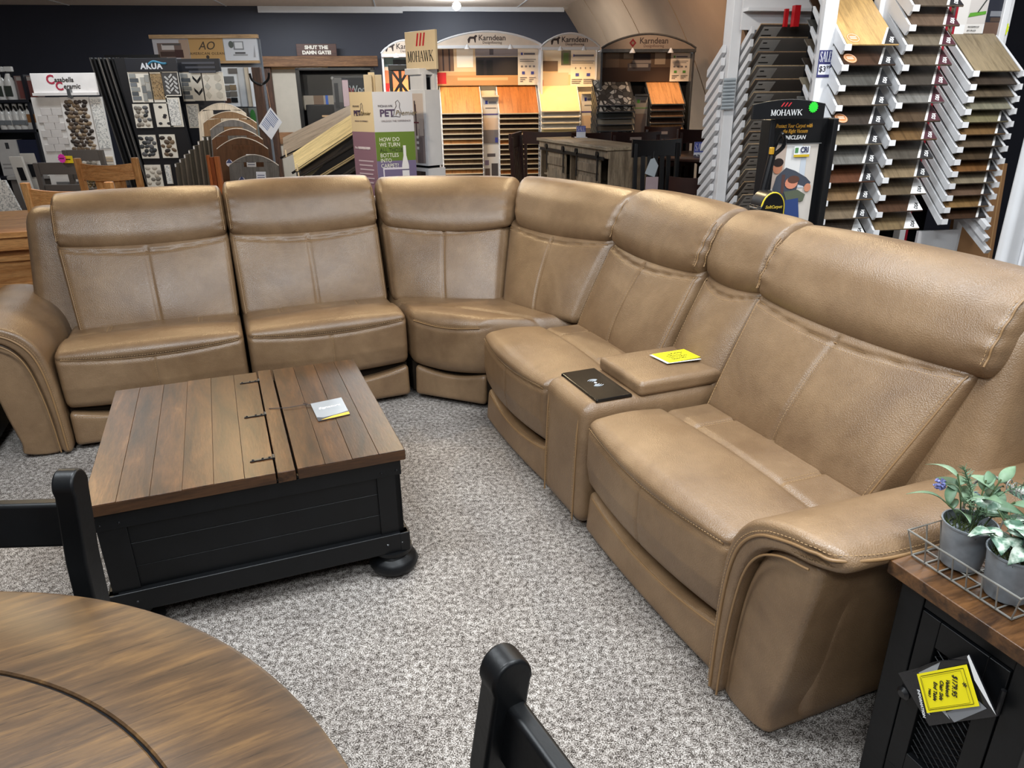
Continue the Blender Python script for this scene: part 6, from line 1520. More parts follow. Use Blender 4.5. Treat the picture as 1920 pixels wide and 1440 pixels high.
# fanned rack of long planks
PK = Fr(600, 6.7, 0, py=270)
fr2 = thing('plank_rack', 'black stepped rack of long flooring planks left of the carpet display box', 'rack', fr=PK)
cols_p = [(156, 140, 122), (92, 94, 98), (226, 204, 150), (60, 54, 50), (190, 170, 130), (70, 66, 64), (200, 180, 140), (80, 72, 66)]
rows = [((523, 290), (656, 226), .42, 0, 'grey washed'), ((545, 318), (672, 234), .05, 2, 'pale yellow maple'), ((548, 333), (672, 258), .04, 3, 'dark brown'), ((556, 352), (674, 280), .03, 4, 'cream edged'), ((575, 368), (676, 303), .02, 5, 'charcoal'), ((600, 378), (677, 324), .01, 6, 'lowest cream edged')]
for k, (a, b_, yy, ci, nm) in enumerate(rows):
    ax_, az_ = PK.p(a[0], a[1], yy); bx_, bz_ = PK.p(b_[0], b_[1], yy)
    L = math.hypot(bx_ - ax_, bz_ - az_); sl = math.atan2(bz_ - az_, bx_ - ax_); wd = .30 if k else .34
    P_ = PK.o + PK.ax * ((ax_ + bx_) / 2) + PK.ay * (yy + wd / 2)
    o = MB().box(-L / 2, L / 2, -wd / 2, wd / 2, -.006, .006).build('flooring_plank', 'oc_plank_x', None, cols_p[ci], bevel=.001); o.location = (P_[0], P_[1], (az_ + bz_) / 2 + .05); o.rotation_euler = (.55, -sl, 0)
    tag(o, f'{nm} flooring plank sloping on the black stepped rack', 'plank', 'planks on the stepped rack')
    MB().bar((ax_, yy + .04, az_ - .035), (bx_, yy + .04, bz_ - .035), .03, .02, (0, 0, 1)).build('rail', 'black_metal', fr2)
    MB().bar((ax_ + .1 * (bx_ - ax_), yy - .006, az_ + .1 * (bz_ - az_) - .05), (ax_ + .1 * (bx_ - ax_), yy - .006, az_ + .1 * (bz_ - az_) + .012), .012, .01, (1, 0, 0)).build('clip', 'cream_plastic', fr2)
    MB().bar((bx_ - .02, yy - .006, bz_ - .05), (bx_ - .02, yy - .006, bz_ + .0), .012, .01, (1, 0, 0)).build('clip', 'cream_plastic', fr2)
ex0 = PK.p(545, 330)[0]; ex1 = PK.p(676, 300)[0]
MB().prism([(ex0 - .05, 0), (ex1, 0), (ex1, 1.25), (ex1 - .06, 1.25), (ex0 - .05, .80)], .36, .40).build('side_panel', 'black_metal', fr2)
MB().prism([(ex0 - .05, 0), (ex1, 0), (ex1, 1.2), (ex1 - .06, 1.2), (ex0 - .05, .70)], .08, .11).build('side_panel', 'black_metal', fr2)
MB().box(ex0 - .05, ex1, .0, .4, 0, .06).build('base', 'black_metal', fr2)
# hand sample boards with arched tops and grip holes, leaning in a row
hand = [((355, 190, 447, 322), 6.75, (222, 212, 196), 'cream'), ((365, 206, 467, 330), 6.55, (140, 112, 84), 'tan brown'), ((378, 222, 466, 332), 6.38, (112, 110, 110), 'slate grey'), ((381, 239, 478, 335), 6.22, (96, 66, 46), 'walnut brown'), ((390, 257, 488, 342), 6.05, (92, 64, 44), 'dark walnut'), ((413, 290, 508, 348), 5.85, (122, 118, 112), 'grey front')]
hb = Fr(430, 6.3, -6, py=300)
hs = thing('hand_sample_stand', 'low black floor stand holding the arched hand sample boards', 'stand', fr=hb)
MB().box(-.5, .5, -.65, .65, 0, .05).build('base', 'black_metal', hs, bevel=.005)
for x in (-.48, .46): MB().box(x, x + .02, -.65, .65, .05, .25).build('side_rail', 'black_metal', hs)
for k, (r_, Y, c, nm) in enumerate(hand):
    f_ = Fr((r_[0] + r_[2]) / 2, Y, -6, py=r_[1]); x0, x1, z0, z1 = f_.r(*r_)
    t_ = thing('hand_sample', f'{nm} arched flooring hand sample board with grip slot', 'sample board', fr=f_, group='arched hand sample boards'); t_.location.z = .055; z1 -= .055
    w = x1 - x0; n = 14; xm = (x0 + x1) / 2
    arc = [(x1 - w * j / n, z1 - .09 * w / .45 * (1 - math.sin(PI * j / n) ** .9)) for j in range(n + 1)]
    hz_, hw_, hh_ = z1 - .075, .085, .018
    # board with a real slot: two halves joined above and below the slot
    b = MB(); th = .010
    outer = [(x0, 0), (x1, 0)] + arc
    slot = [(xm - hw_, hz_ - hh_), (xm + hw_, hz_ - hh_), (xm + hw_, hz_ + hh_), (xm - hw_, hz_ + hh_)]
    b.prism([(x0, 0), (x1, 0), (x1, hz_ - hh_), (x0, hz_ - hh_)], 0, th)
    b.prism([(x0, hz_ - hh_), (xm - hw_, hz_ - hh_), (xm - hw_, hz_ + hh_)] + [p_ for p_ in reversed([q for q in arc if q[0] < xm - hw_ and q[1] < hz_ + hh_])][::-1] + [(x0, arc[-1][1])], 0, th)
    b.prism([(xm + hw_, hz_ - hh_), (x1, hz_ - hh_), (x1, arc[0][1])] + [q for q in arc[1:] if q[0] > xm + hw_ and q[1] < hz_ + hh_] + [(xm + hw_, hz_ + hh_)], 0, th)
    top = [q for q in arc if q[1] >= hz_ + hh_ - .001]
    b.prism([(xm - hw_, hz_ + hh_), (xm + hw_, hz_ + hh_)] + ([(q[0], max(q[1], hz_ + hh_)) for q in arc[1:-1]]), 0, th)
    o = b.build('board', 'oc_plank_v', t_, c)
    lean = math.radians(-9); t_.rotation_euler = (lean, 0, f_.rz)
    MB().tube([(a, 0, b__) for a, b__ in arc], .004, 5).build('light_edge', 'oc_matte', t_, (214, 204, 190))
    if k in (4, 5, 1):
        MB().lathe([(.028, 0), (.028, .001)], 16).build('sticker', 'oc_matte', t_, (220, 214, 220), loc=(x0 + .1, -.001, z1 - .2), rot=(PI / 2, 0, 0)); MB().prism([(x0 + .072, z1 - .2), (x0 + .128, z1 - .2), (x0 + .1, z1 - .165)], -.003, -.002).build('sticker_print', 'oc_matte', t_, (70, 80, 120))
    if k in (4, 5):
        MB().box(x1 - .19, x1 - .11, -.002, 0, z1 - .23, z1 - .13).build('spec_label', 'oc_matte', t_, (232, 234, 240)); b2 = MB()
        for j in range(4): b2.box(x1 - .18, x1 - .12, -.003, -.002, z1 - .16 - .018 * j, z1 - .155 - .018 * j)
        b2.build('label_print', 'oc_matte', t_, (60, 70, 110), kind='stuff')
# thin grey panels standing in a slot rack
NP = 10
for k in range(NP):
    px = 322 + k * 8.4; py = 306 - 50 * min(1, k / 6) ** 1.0; f_ = Fr(px, 6.5 + .02 * k, -14, py=py); z = f_.p(px, py)[1]
    o = MB().box(-.008, .008, 0, .45, .02, z).build('upright_sample_board', 'oc_plank_v', None, (100 + 6 * (k % 3), 94 + 5 * (k % 3), 84 + 5 * (k % 3))); o.location = f_.o; o.rotation_euler = (0, math.radians(2), f_.rz)
    tag(o, f'thin grey upright sample panel, {ORD[k] if k else "first"} from the left in the slot row'.replace('topmost', 'first'), 'sample panel', 'upright sample panels in a slot row')
    MB().box(-.006, .006, -.004, 0, z - .03, z - .005).build('end_clip', WM, o)
f_ = Fr(360, 6.5, -14, py=300); ss = thing('slot_rack_base', 'low black slotted base under the upright sample panels', 'stand', fr=f_)
MB().box(-.3, .3, -.04, .5, 0, .018).build('base', 'black_metal', ss)
# bundle of cedar boards
f_ = Fr(402, 5.6, 0, py=300)
for k, (a, b_, y_) in enumerate(((390, 396, 291), (396, 403, 295), (403, 412, 294))):
    x0, x1, z0, z1 = f_.r(a, y_, b_, 345); o = MB().box(0, x1 - x0 - .004, 0, .03, 0, z1).build('cedar_board', 'oc_plank_v', None, ((186, 104, 56), (160, 84, 44), (190, 110, 60))[k]); o.location = f_.o + f_.ax * x0 + f_.ay * (.01 * k); tag(o, f'{("left", "middle", "right")[k]} orange cedar board standing before the grey hand sample', 'board', 'orange cedar boards')
# ------------------------------------------------------------------ mosaic displays
def pebbles(parent, x0, x1, z0, z1, y, size, cols, name='pebbles', seed=1):
    rnd = random.Random(seed); b = MB(); nz = max(1, int((z1 - z0) / (size * 1.15))); nx = max(1, int((x1 - x0) / (size * 1.5)))
    for i in range(nx):
        for j in range(nz):
            cx = x0 + (i + .5 + rnd.uniform(-.2, .2) + (.25 if j % 2 else -.25)) * (x1 - x0) / nx; cz = z0 + (j + .5 + rnd.uniform(-.15, .15)) * (z1 - z0) / nz
            rx, rz_ = size * rnd.uniform(.75, 1.1), size * rnd.uniform(.55, .85); a = rnd.uniform(-.5, .5); c = rnd.choice(cols); vs = []; n = 9
            for s_, k_ in ((1., 0), (.8, .6), (.4, .95)):
                for q in range(n):
                    u, v = rx * s_ * math.cos(2 * PI * q / n), rz_ * s_ * math.sin(2 * PI * q / n); vs.append((cx + u * math.cos(a) - v * math.sin(a), y - size * .35 * k_, cz + u * math.sin(a) + v * math.cos(a)))
            fs = [(r * n + q, r * n + (q + 1) % n, (r + 1) * n + (q + 1) % n, (r + 1) * n + q) for r in range(2) for q in range(n)] + [tuple(2 * n + q for q in range(n))]
            b.add(vs, fs, c)
    return b.build(name, 'print', parent, smooth=True, angle=60, kind='stuff')
BRN = [(100, 82, 64), (122, 102, 80), (66, 55, 48), (86, 72, 60), (146, 128, 106), (54, 46, 42)]; GRY = [(150, 142, 132), (176, 166, 152), (120, 114, 106), (190, 182, 170)]; BLK = [(52, 54, 56), (70, 72, 74), (90, 90, 92)]; GLD = [(130, 106, 70), (150, 126, 88), (108, 88, 60)]
CB = Fr(120, 7.6, 0, py=230)
cb = thing('tile_board_display', 'white tile sample display headed by a red and black lettered sign', 'display', fr=CB)
x0, x1, z0, z1 = CB.r(62, 137, 183, 179); zsg = (z0 + z1) / 2
MB().box(x0, x1, -.02, 0, z0, z1).build('sign', 'oc_matte', cb, (232, 228, 226), bevel=.003); MB().box(x0, x1, -.05, -.02, z0, z0 + .025).build('sign_shelf', 'oc_matte', cb, (222, 218, 216))
w = x1 - x0; h = z1 - z0
text(cb, 'C', x0 + w * .30, z0 + h * .70, -.021, h * .56, (170, 40, 66), bold=.003); text(cb, 'asabella', x0 + w * .36, z0 + h * .70, -.021, h * .30, (40, 38, 40), 'LEFT', shear=.15, bold=.001)
text(cb, 'C', x0 + w * .42, z0 + h * .40, -.021, h * .52, (170, 40, 66), bold=.003); text(cb, 'eramic', x0 + w * .48, z0 + h * .40, -.021, h * .30, (40, 38, 40), 'LEFT', shear=.15, bold=.001)
MB().box(x0 + w * .55, x0 + w * .60, -.06, -.02, z0 - .02, z0 + .06).build('clip', 'grey_metal', cb)
bx0 = CB.p(57, 182)[0]; bx1 = CB.p(112, 182)[0]; mx1 = CB.p(166, 182)[0]; rx1 = CB.p(186, 182)[0]; zt = CB.p(110, 182)[1]
MB().box(bx0, bx1, 0, .02, 0, zt).build('tile_board', 'oc_matte', cb, (216, 212, 208)); MB().box(bx1 + .005, mx1, -.015, .005, 0, zt).build('tile_board', 'oc_matte', cb, (226, 222, 218)); MB().box(mx1 + .004, rx1 + .02, 0, .02, 0, zt).build('tile_board', 'oc_matte', cb, (226, 224, 222))
wb = bx1 - bx0; tl = wb * .36; rh = .062
for j in range(6):
    for i in range(3):
        a = bx0 + wb * .08 + (i - (.5 if j % 2 else 0)) * (tl + .006) + .05; b_ = a + tl; a = max(a, bx0 + .03); b_ = min(b_, bx1 - .01)
        if b_ - a > .04: MB().box(a, b_, -.010, 0, zt - .10 - (j + 1) * (rh + .006), zt - .10 - j * (rh + .006) - .004 + .004).build('tile', 'oc_gloss', cb, (206, 200, 196), bevel=.003)
for k, (v, c) in enumerate(((.62, (96, 100, 108)), (.80, (112, 110, 110)), (1.30, (40, 84, 100)))):
    for i in range(2): MB().box(bx0 + .06 + i * wb * .45, bx0 + .055 + (i + 1) * wb * .45, -.012, 0, zt - v - .08, zt - v).build('tile', 'oc_gloss', cb, c, bevel=.003)
for j in range(2):
    for i in range(2): MB().box(bx0 + .07 + i * wb * .42 + (.05 if j else 0), bx0 + .06 + (i + 1) * wb * .42 + (.05 if j else 0) - .0, -.012, 0, zt - 1.02 - j * .09, zt - .95 - j * .09).build('tile', 'oc_gloss', cb, (206, 202, 198), bevel=.003)
pebbles(cb, bx1 + .03, mx1 - .03, zt - .50, zt - .03, -.016, .028, BRN, seed=3); pebbles(cb, bx1 + .03, mx1 - .03, zt - .72, zt - .56, -.016, .030, GRY, seed=4); pebbles(cb, bx1 + .03, mx1 - .03, zt - .92, zt - .78, -.016, .022, GLD, seed=5); pebbles(cb, bx1 + .03, mx1 - .03, zt - 1.4, zt - 1.0, -.016, .022, BRN, seed=6)
for v in (.53, .75, .95): MB().box(bx1, mx1, -.03, -.015, zt - v - .012, zt - v).build('shelf_strip', 'oc_matte', cb, (232, 230, 228))
MB().box(mx1 + .015, rx1 + .01, -.008, 0, zt - .48, zt - .02).build('mosaic_sheet', 'mosaic_fine', cb)
for j in range(5): MB().box(mx1 + .02, rx1 + .01, -.010, 0, zt - .58 - j * .028, zt - .56 - j * .028).build('tile', 'oc_gloss', cb, ((206, 190, 166), (190, 170, 144), (214, 204, 190))[j % 3])
for j in range(4): MB().box(mx1 + .02, rx1 + .01, -.010, 0, zt - .80 - j * .09, zt - .74 - j * .09).build('tile', 'oc_gloss', cb, (212, 210, 206), bevel=.002)
# tall black swing rack of tile panels, leaning
SK = Fr(225, 8.3, 0, py=230)
sk = thing('swing_panel_rack', 'tall black rack of dark hinged tile panels seen edge on', 'rack', fr=SK)
NPAN = 14
for k in range(NPAN):
    px = 168 + k * 5.6; xt, ztp = SK.p(px, 108); xb = SK.p(px + 88, 340)[0]
    y0 = .02 * (k % 3); b = MB(); th = .010
    b.hexa([(xb - th, y0, .08), (xb + th, y0, .08), (xb + th, y0 + .5, .08), (xb - th, y0 + .5, .08), (xt - th, y0, ztp), (xt + th, y0, ztp), (xt + th, y0 + .5, ztp), (xt - th, y0 + .5, ztp)])
    o = b.build('hinged_panel', 'oc_satin', sk, (26, 26, 28) if k % 4 else (48, 46, 46))
    if k % 3 != 1:
        b = MB(); b.hexa([(xb - .003, y0 - .004, .08), (xb + .003, y0 - .004, .08), (xb + .003, y0, .08), (xb - .003, y0, .08), (xt - .003, y0 - .004, ztp), (xt + .003, y0 - .004, ztp), (xt + .003, y0, ztp), (xt - .003, y0, ztp)]); b.build('edge_strip', 'oc_satin', o, (150, 142, 134) if k % 2 else (96, 92, 88))
xa_ = SK.p(168, 108)[0]; xb_ = SK.p(250, 340)[0]
MB().box(xa_ - .1, xb_ + .45, .45, .55, 0, .08).build('base', 'black_metal', sk); MB().box(xa_ - .1, xa_ + .5, .5, .55, 0, SK.p(200, 108)[1] + .05).build('back_frame', 'black_metal', sk)
def mosaic_wall(label, FRM, rect_, header, cards, lean, col=(24, 24, 28), hdr_text=None, logo=False):
    t_ = thing('mosaic_display', label, 'display', fr=FRM)
    x0, x1, z0, z1 = FRM.r(*rect_); b = MB(); ln = lambda z: lean * (z1 - z)
    # leaning board: x shifts with height to follow the sideways tilted frame
    b.hexa([(x0 + ln(0), .0, 0), (x1 + ln(0), .0, 0), (x1 + ln(0), .04, 0), (x0 + ln(0), .04, 0), (x0, .0, z1), (x1, .0, z1), (x1, .04, z1), (x0, .04, z1)]); b.build('board', 'oc_satin', t_, col)
    a, b_, c_, d_ = FRM.r(*header, -.02); MB().box(a, b_, -.03, -.005, c_, d_).build('header', 'oc_satin', t_, (30, 32, 40), bevel=.002)
    if hdr_text:
        text(t_, hdr_text, (a + b_) / 2, c_ + (d_ - c_) * .38, -.031, (d_ - c_) * .62, (214, 216, 222), bold=.003, spacing=1.1)
        MB().tube(catmull([((a + b_) / 2 - .03, -.034, c_ + (d_ - c_) * .5), ((a + b_) / 2 + .03, -.034, d_ - .03), ((a + b_) / 2 + .12, -.034, d_ - .05), ((a + b_) / 2 + .16, -.034, c_ + (d_ - c_) * .6)], 6), [.004] + [.010] * 17 + [.003], 5).build('logo_swoosh', 'oc_satin', t_, (70, 140, 176), smooth=True)
    for (ra, kind) in cards:
        q0, q1, r0, r1 = FRM.r(*ra, -.012); c_ = MB().box(q0, q1, -.014, -.004, r0, r1).build('sample_card', 'oc_matte', t_, (224, 218, 206)); m_ = (q1 - q0) * .10; w_, h_ = q1 - q0, r1 - r0
        if kind in ('pg', 'pb', 'pk', 'pd'): pebbles(t_, q0 + m_, q1 - m_, r0 + m_, r1 - m_, -.014, .030, {'pg': GRY, 'pb': BRN, 'pk': BLK, 'pd': GRY + BLK}[kind], seed=int(ra[0]))
        elif kind == 'gold': MB().box(q0 + m_, q1 - m_, -.019, -.014, r0 + m_ * 2, r1 - m_).build('mosaic_sheet', 'mosaic_gold', c_)
        elif kind == 'fine': MB().box(q0 + m_, q1 - m_, -.019, -.014, r0 + m_, r1 - m_).build('mosaic_sheet', 'mosaic_fine', c_)
        elif kind == 'strips':
            for j in range(6): MB().box(q0 + m_, q1 - m_ * (1 + 2 * (j % 2)), -.020, -.014, r0 + m_ * 2 + j * (h_ - m_ * 3) / 6, r0 + m_ * 2 + (j + .86) * (h_ - m_ * 3) / 6).build('tile', 'oc_gloss', c_, ((120, 124, 128), (90, 94, 98), (150, 152, 150))[j % 3])
        elif kind == 'blocks':
            for j in range(3):
                for i in range(2): MB().box(q0 + m_ + i * (w_ - 2 * m_) / 2, q0 + m_ + (i + .92) * (w_ - 2 * m_) / 2, -.020, -.014, r0 + m_ + (j + .3 * i) * (h_ - 2 * m_) / 3.4, r0 + m_ + (j + .3 * i + .92) * (h_ - 2 * m_) / 3.4).build('tile', 'oc_gloss', c_, ((156, 156, 152), (120, 122, 122), (174, 172, 166))[(i + j) % 3])
        elif kind == 'herring':
            W_ = w_ * .17; g_ = .006; cx0, cz0 = (q0 + q1) / 2, (r0 + r1) / 2
            for r in range(-14, 15):
                for c in range(-6, 7):
                    for (bx_, by_, lx_, ly_) in ((r + 4 * c, r, 2, 1), (r + 4 * c + 2, r - 1, 1, 2)):
                        mx_, my_ = (bx_ + lx_ / 2) * W_, (by_ + ly_ / 2) * W_; k7 = .7071
                        px_c, pz_c = cx0 + (mx_ - my_) * k7, cz0 + (mx_ + my_) * k7
                        if not (q0 + W_ * .75 < px_c < q1 - W_ * .75 and r0 + W_ * .75 < pz_c < r1 - W_ * .75): continue
                        cr = []
                        for (ax_, ay_) in ((bx_ * W_ + g_, by_ * W_ + g_), ((bx_ + lx_) * W_ - g_, by_ * W_ + g_), ((bx_ + lx_) * W_ - g_, (by_ + ly_) * W_ - g_), (bx_ * W_ + g_, (by_ + ly_) * W_ - g_)):
                            cr.append((cx0 + (ax_ - ay_) * k7, cz0 + (ax_ + ay_) * k7))
                        MB().prism(cr, -.020, -.015).build('tile', 'oc_gloss', c_, (196, 196, 196))
            MB().box(q0 + .004, q1 - .004, -.0146, -.014, r0 + .01, r1 - .01).build('grout', 'oc_matte', c_, (70, 68, 68))
        elif kind == 'chevron':
            for j in range(2):
                for sg in (-1, 1):
                    cz = r0 + h_ * (.18 + .42 * j); xm = (q0 + q1) / 2
                    MB().prism([(xm, cz), (xm + sg * w_ * .36, cz + h_ * .16), (xm + sg * w_ * .38, cz + h_ * .28), (xm + sg * w_ * .02, cz + h_ * .12)], -.018, -.014).build('tile', 'oc_gloss', c_, (40, 40, 44))
        elif kind in ('leafy', 'hexa'):
            for j in range(3):
                cz = r0 + h_ * (.2 + .3 * j); n = 6 if kind == 'hexa' else 4; rr = w_ * .34
                MB().prism([((q0 + q1) / 2 + rr * .9 * math.cos(2 * PI * k / n + (PI / 6 if n == 6 else 0)), cz + h_ * .14 * math.sin(2 * PI * k / n + (PI / 6 if n == 6 else 0))) for k in range(n)], -.018, -.014).build('tile', 'oc_gloss', c_, (196, 194, 186) if j % 2 else (206, 200, 188))
        elif kind == 'dots':
            for (u, v) in ((.4, .85), (.6, .5), (.25, .15), (.75, .15), (.55, .42)): MB().prism(ell(q0 + w_ * u, r0 + h_ * v, w_ * .12, h_ * .06, 7), -.018, -.014).build('tile', 'oc_gloss', c_, (64, 62, 64))
    return t_
AK = Fr(285, 7.9, 0, py=230)
mosaic_wall('black mosaic sample display with silver lettering and blue swoosh', AK, (236, 108, 333, 345), (236, 109, 332, 134), [((244, 135, 264, 192), 'strips'), ((264, 135, 285, 192), 'blocks'), ((283, 135, 309, 192), 'gold'), ((304, 134, 336, 180), 'herring'), ((252, 195, 283, 240), 'pd'), ((291, 194, 322, 238), 'dots'), ((315, 183, 340, 238), 'fine'), ((263, 253, 295, 297), 'pk'), ((302, 252, 331, 296), 'pb'), ((274, 309, 304, 350), 'pg'), ((311, 309, 322, 345), 'fine')], .10, hdr_text='AKUA')
AK2 = Fr(372, 8.2, 0, py=230)
m2_ = mosaic_wall('second dark mosaic display with chevron and hexagon cards beside the blue swoosh one', AK2, (334, 110, 418, 345), (332, 110, 413, 134), [((340, 135, 361, 190), 'strips'), ((361, 135, 382, 189), 'chevron'), ((380, 135, 399, 189), 'leafy'), ((399, 135, 421, 189), 'hexa'), ((352, 195, 375, 240), 'fine')], .10, col=(34, 36, 44))
a, b_, c_, d_ = AK2.r(334, 111, 412, 133, -.031)
for j in range(3): MB().box(a + .04 + .03 * j, b_ - .05, -.034, -.032, d_ - .045 - j * .042, d_ - .025 - j * .042).build('printed_line', 'oc_matte', m2_, (78, 80, 90))
# big wall display with gold centre header
AO = Fr(390, 9.6, 4, py=120)
ao = thing('tile_wall_display', 'wide tile display with gold centre header between two room photos', 'display', fr=AO)
x0, x1, z0, z1 = AO.r(288, 72, 483, 114, -.05); w = x1 - x0; h = z1 - z0
MB().box(x0, x1, -.05, -.01, z0, z1).build('header', 'oc_matte', ao, (196, 198, 204)); MB().box(x0 - .02, x1 + .02, -.08, 0, z1, z1 + .04).build('header_cap', 'oc_plank_x', ao, (196, 158, 112)); MB().box(x0, x1, -.06, 0, z0 - .03, z0).build('header_sill', 'oc_plank_x', ao, (196, 158, 112))
H = lambda u0, v0, u1, v1: (x0 + w * u0, x0 + w * u1, z0 + h * v0, z0 + h * v1)
pic(ao, -.05, [((190, 186, 190), H(0, 0, .34, 1)), ((176, 150, 130), H(.25, .05, .34, .95)), ((120, 100, 92), H(.04, .15, .27, .8)), ((206, 198, 194), H(.08, .5, .2, .74)), ((70, 50, 44), H(.06, .2, .2, .42)), ((70, 44, 40), H(.2, .15, .28, .5)), ((90, 84, 80), H(.09, .7, .26, .78)), ((190, 150, 96), H(.345, .0, .675, 1)),
                ((206, 208, 214), H(.68, 0, 1, 1)), ((130, 132, 136), H(.77, .48, .87, .86)), ((216, 218, 222), H(.785, .54, .86, .82)), ((90, 96, 92), ell(x0 + w * .75, z0 + h * .72, w * .025, h * .16)), ((150, 150, 152), H(.76, .22, .9, .28)), ((90, 88, 90), H(.78, .3, .88, .38)), ((160, 160, 164), [(x0 + w * .955, z0 + h * .15), (x0 + w * .975, z0 + h * .15), (x0 + w * .975, z0 + h * .7)])], 'printed_header')
text(ao, 'AO', x0 + w * .51, z0 + h * .66, -.056, h * .52, (60, 48, 36), shear=.3); text(ao, 'AMERICAN OLEAN', x0 + w * .51, z0 + h * .32, -.056, h * .17, (90, 68, 40), spacing=1.2); MB().prism(ell(x0 + w * .51, z0 + h * .17, .02, .02, 8), -.058, -.056).build('logo_dot', 'oc_matte', ao, (60, 48, 36))
MB().box(x0, x1, .1, .14, 0, z1).build('back_board', 'oc_matte', ao, (120, 124, 132))
for k, (a, b_) in enumerate(((414, 450), (449, 462), (462, 472), (470, 489))):
    q0, q1, r0, r1 = AO.r(a, 126, b_, 200, -.02 - .02 * k); o = MB().box(q0, q1, -.02 - .02 * k, -.005 - .02 * k, r0, r1).build('hinged_panel', 'oc_matte', ao, ((226, 228, 230), (196, 198, 200), (200, 186, 166), (220, 222, 226))[k])
    q0b, q1b, r0b, r1b = AO.r(a + 4, 202, b_ + 8, 330, -.02 - .02 * k); MB().box(q0b, q1b, -.02 - .02 * k, -.005 - .02 * k, .1, r1b).build('hinged_panel', 'oc_matte', ao, ((110, 104, 96), (96, 92, 84), (88, 80, 70), (120, 124, 118))[k])
for (r_, c) in (((420, 143, 439, 156), (104, 106, 108)), ((418, 160, 430, 170), (132, 124, 112)), ((431, 159, 443, 169), (142, 122, 96)), ((420, 172, 431, 182), (112, 108, 104)), ((432, 171, 445, 181), (122, 116, 108)), ((422, 184, 433, 193), (84, 60, 50)), ((434, 183, 446, 192), (36, 38, 40)), ((428, 128, 446, 138), (90, 86, 84))):
    q0, q1, r0, r1 = AO.r(*r_, -.025); MB().box(q0, q1, -.032, -.02, r0, r1).build('tile', 'oc_gloss', ao, c, bevel=.002)
q0, q1, r0, r1 = AO.r(470, 205, 480, 235, -.1); MB().prism(ell((q0 + q1) / 2, (r0 + r1) / 2, (q1 - q0) / 2, (r1 - r0) / 2), -.11, -.1).build('leaf_print', 'oc_matte', ao, (40, 110, 40))
q0, q1, r0, r1 = AO.r(489, 217, 496, 226, -.1); MB().box(q0, q1, -.11, -.1, r0, r1).build('yellow_note', 'oc_matte', ao, (240, 226, 30))
# ------------------------------------------------------------------ shelf with cleaning bottles at the far left
BF = Fr(20, 8.6, 0, py=220)
bs = thing('bottle_shelf', 'dark shelving unit with cleaning products at the far left wall', 'shelf', fr=BF)
x0 = BF.p(-60, 220)[0]; x1 = BF.p(62, 220)[0]
zs = [BF.p(25, py)[1] for py in (187, 243, 330, 395)]
MB().box(x0, x1, .3, .32, 0, BF.p(20, 140)[1]).build('back_panel', 'oc_satin', bs, (28, 30, 40))
for z in zs: MB().box(x0, x1, -.02, .3, z - .03, z).build('shelf_board', 'oc_satin', bs, (30, 31, 38))
for x in (x0, x1 - .03): MB().box(x, x + .03, 0, .3, 0, BF.p(20, 140)[1]).build('upright', 'oc_satin', bs, (30, 31, 38))
def bottle(label, px, ps, h, spray, group, cap=(24, 24, 26), body=(214, 212, 208), lab=(120, 124, 128)):
    z = zs[ps]; x, _ = BF.p(px, 200, .08); w0 = BF.o + BF.ax * x + BF.ay * .08
    t_ = thing('spray_bottle' if spray else 'bottle', label, 'bottle', loc=(w0[0], w0[1], z), group=group)
    if spray:
        MB().lathe([(.052, 0), (.054, .01), (.054, h * .55), (.03, h * .72), (.018, h * .8)], 16).build('body', 'oc_gloss', t_, body, smooth=True); MB().box(-.02, .07, -.02, .02, h * .84, h).build('trigger_head', 'oc_satin', t_, body, bevel=.008); MB().lathe([(.02, h * .78), (.02, h * .86)], 12).build('collar', 'oc_satin', t_, cap); MB().bar((.05, 0, h * .86), (.035, 0, h * .68), .014, .014, (1, 0, 0)).build('trigger', 'oc_satin', t_, cap)
        MB().box(-.042, .042, -.058, -.05, h * .1, h * .42).build('label_print', 'oc_matte', t_, (52, 58, 50), bevel=.004)
    else:
        MB().lathe([(.046, 0), (.048, .01), (.048, h * .6), (.03, h * .75), (.02, h * .82)], 16).build('body', 'oc_gloss', t_, body, smooth=True); MB().lathe([(.022, h * .8), (.022, h)], 12).build('cap', 'oc_satin', t_, (220, 218, 214)); MB().box(-.036, .036, -.052, -.046, h * .18, h * .36).build('label_print', 'oc_matte', t_, lab)
        MB().tube([(.0, -.02, h * .9), (.03, -.03, h * .72)], .012, 6).build('trigger', 'oc_satin', t_, cap)
for k, px in enumerate((-6, 11, 29)): bottle(f'white spray bottle with dark label, {("leftmost", "middle", "rightmost")[k]} on the top shelf', px, 0, .34, True, 'spray bottles on the top shelf')
for k, px in enumerate((0, 13, 27, 39, 52)): bottle(f'slim white bottle with black trigger, {("first", "second", "third", "fourth", "fifth")[k]} from the left on the second shelf', px, 1, .27, False, 'bottles on the second shelf')
def carton(label, r_, yl, col, ps, items=None, group='cartons on the bottle shelf', d=.12):
    q0, q1, r0, r1 = BF.r(*r_, yl); w0 = BF.o + BF.ax * ((q0 + q1) / 2) + BF.ay * yl; z = zs[ps]
    t_ = thing('carton', label, 'box', loc=(w0[0], w0[1], z), group=group); w = q1 - q0; hh = r1 - z
    MB().box(-w / 2, w / 2, 0, d, 0, hh).build('box', 'oc_matte', t_, col, bevel=.002)
    if items: pic(t_, 0, [(c, (-w / 2 + w * a, -w / 2 + w * c2, hh * b_, hh * d2)) for c, (a, b_, c2, d2) in items])
carton('dull red and grey carton beside the spray bottles on the top shelf', (30, 142, 68, 185), .05, (120, 100, 96), 0, [((112, 66, 62), (.1, .05, .95, .8)), ((150, 144, 140), (.1, .8, .95, .95))])
carton('small brown and white carton at the right end of the second shelf', (52, 214, 68, 240), .02, (190, 186, 182), 1, [((140, 96, 56), (0, .45, 1, 1))], d=.06)
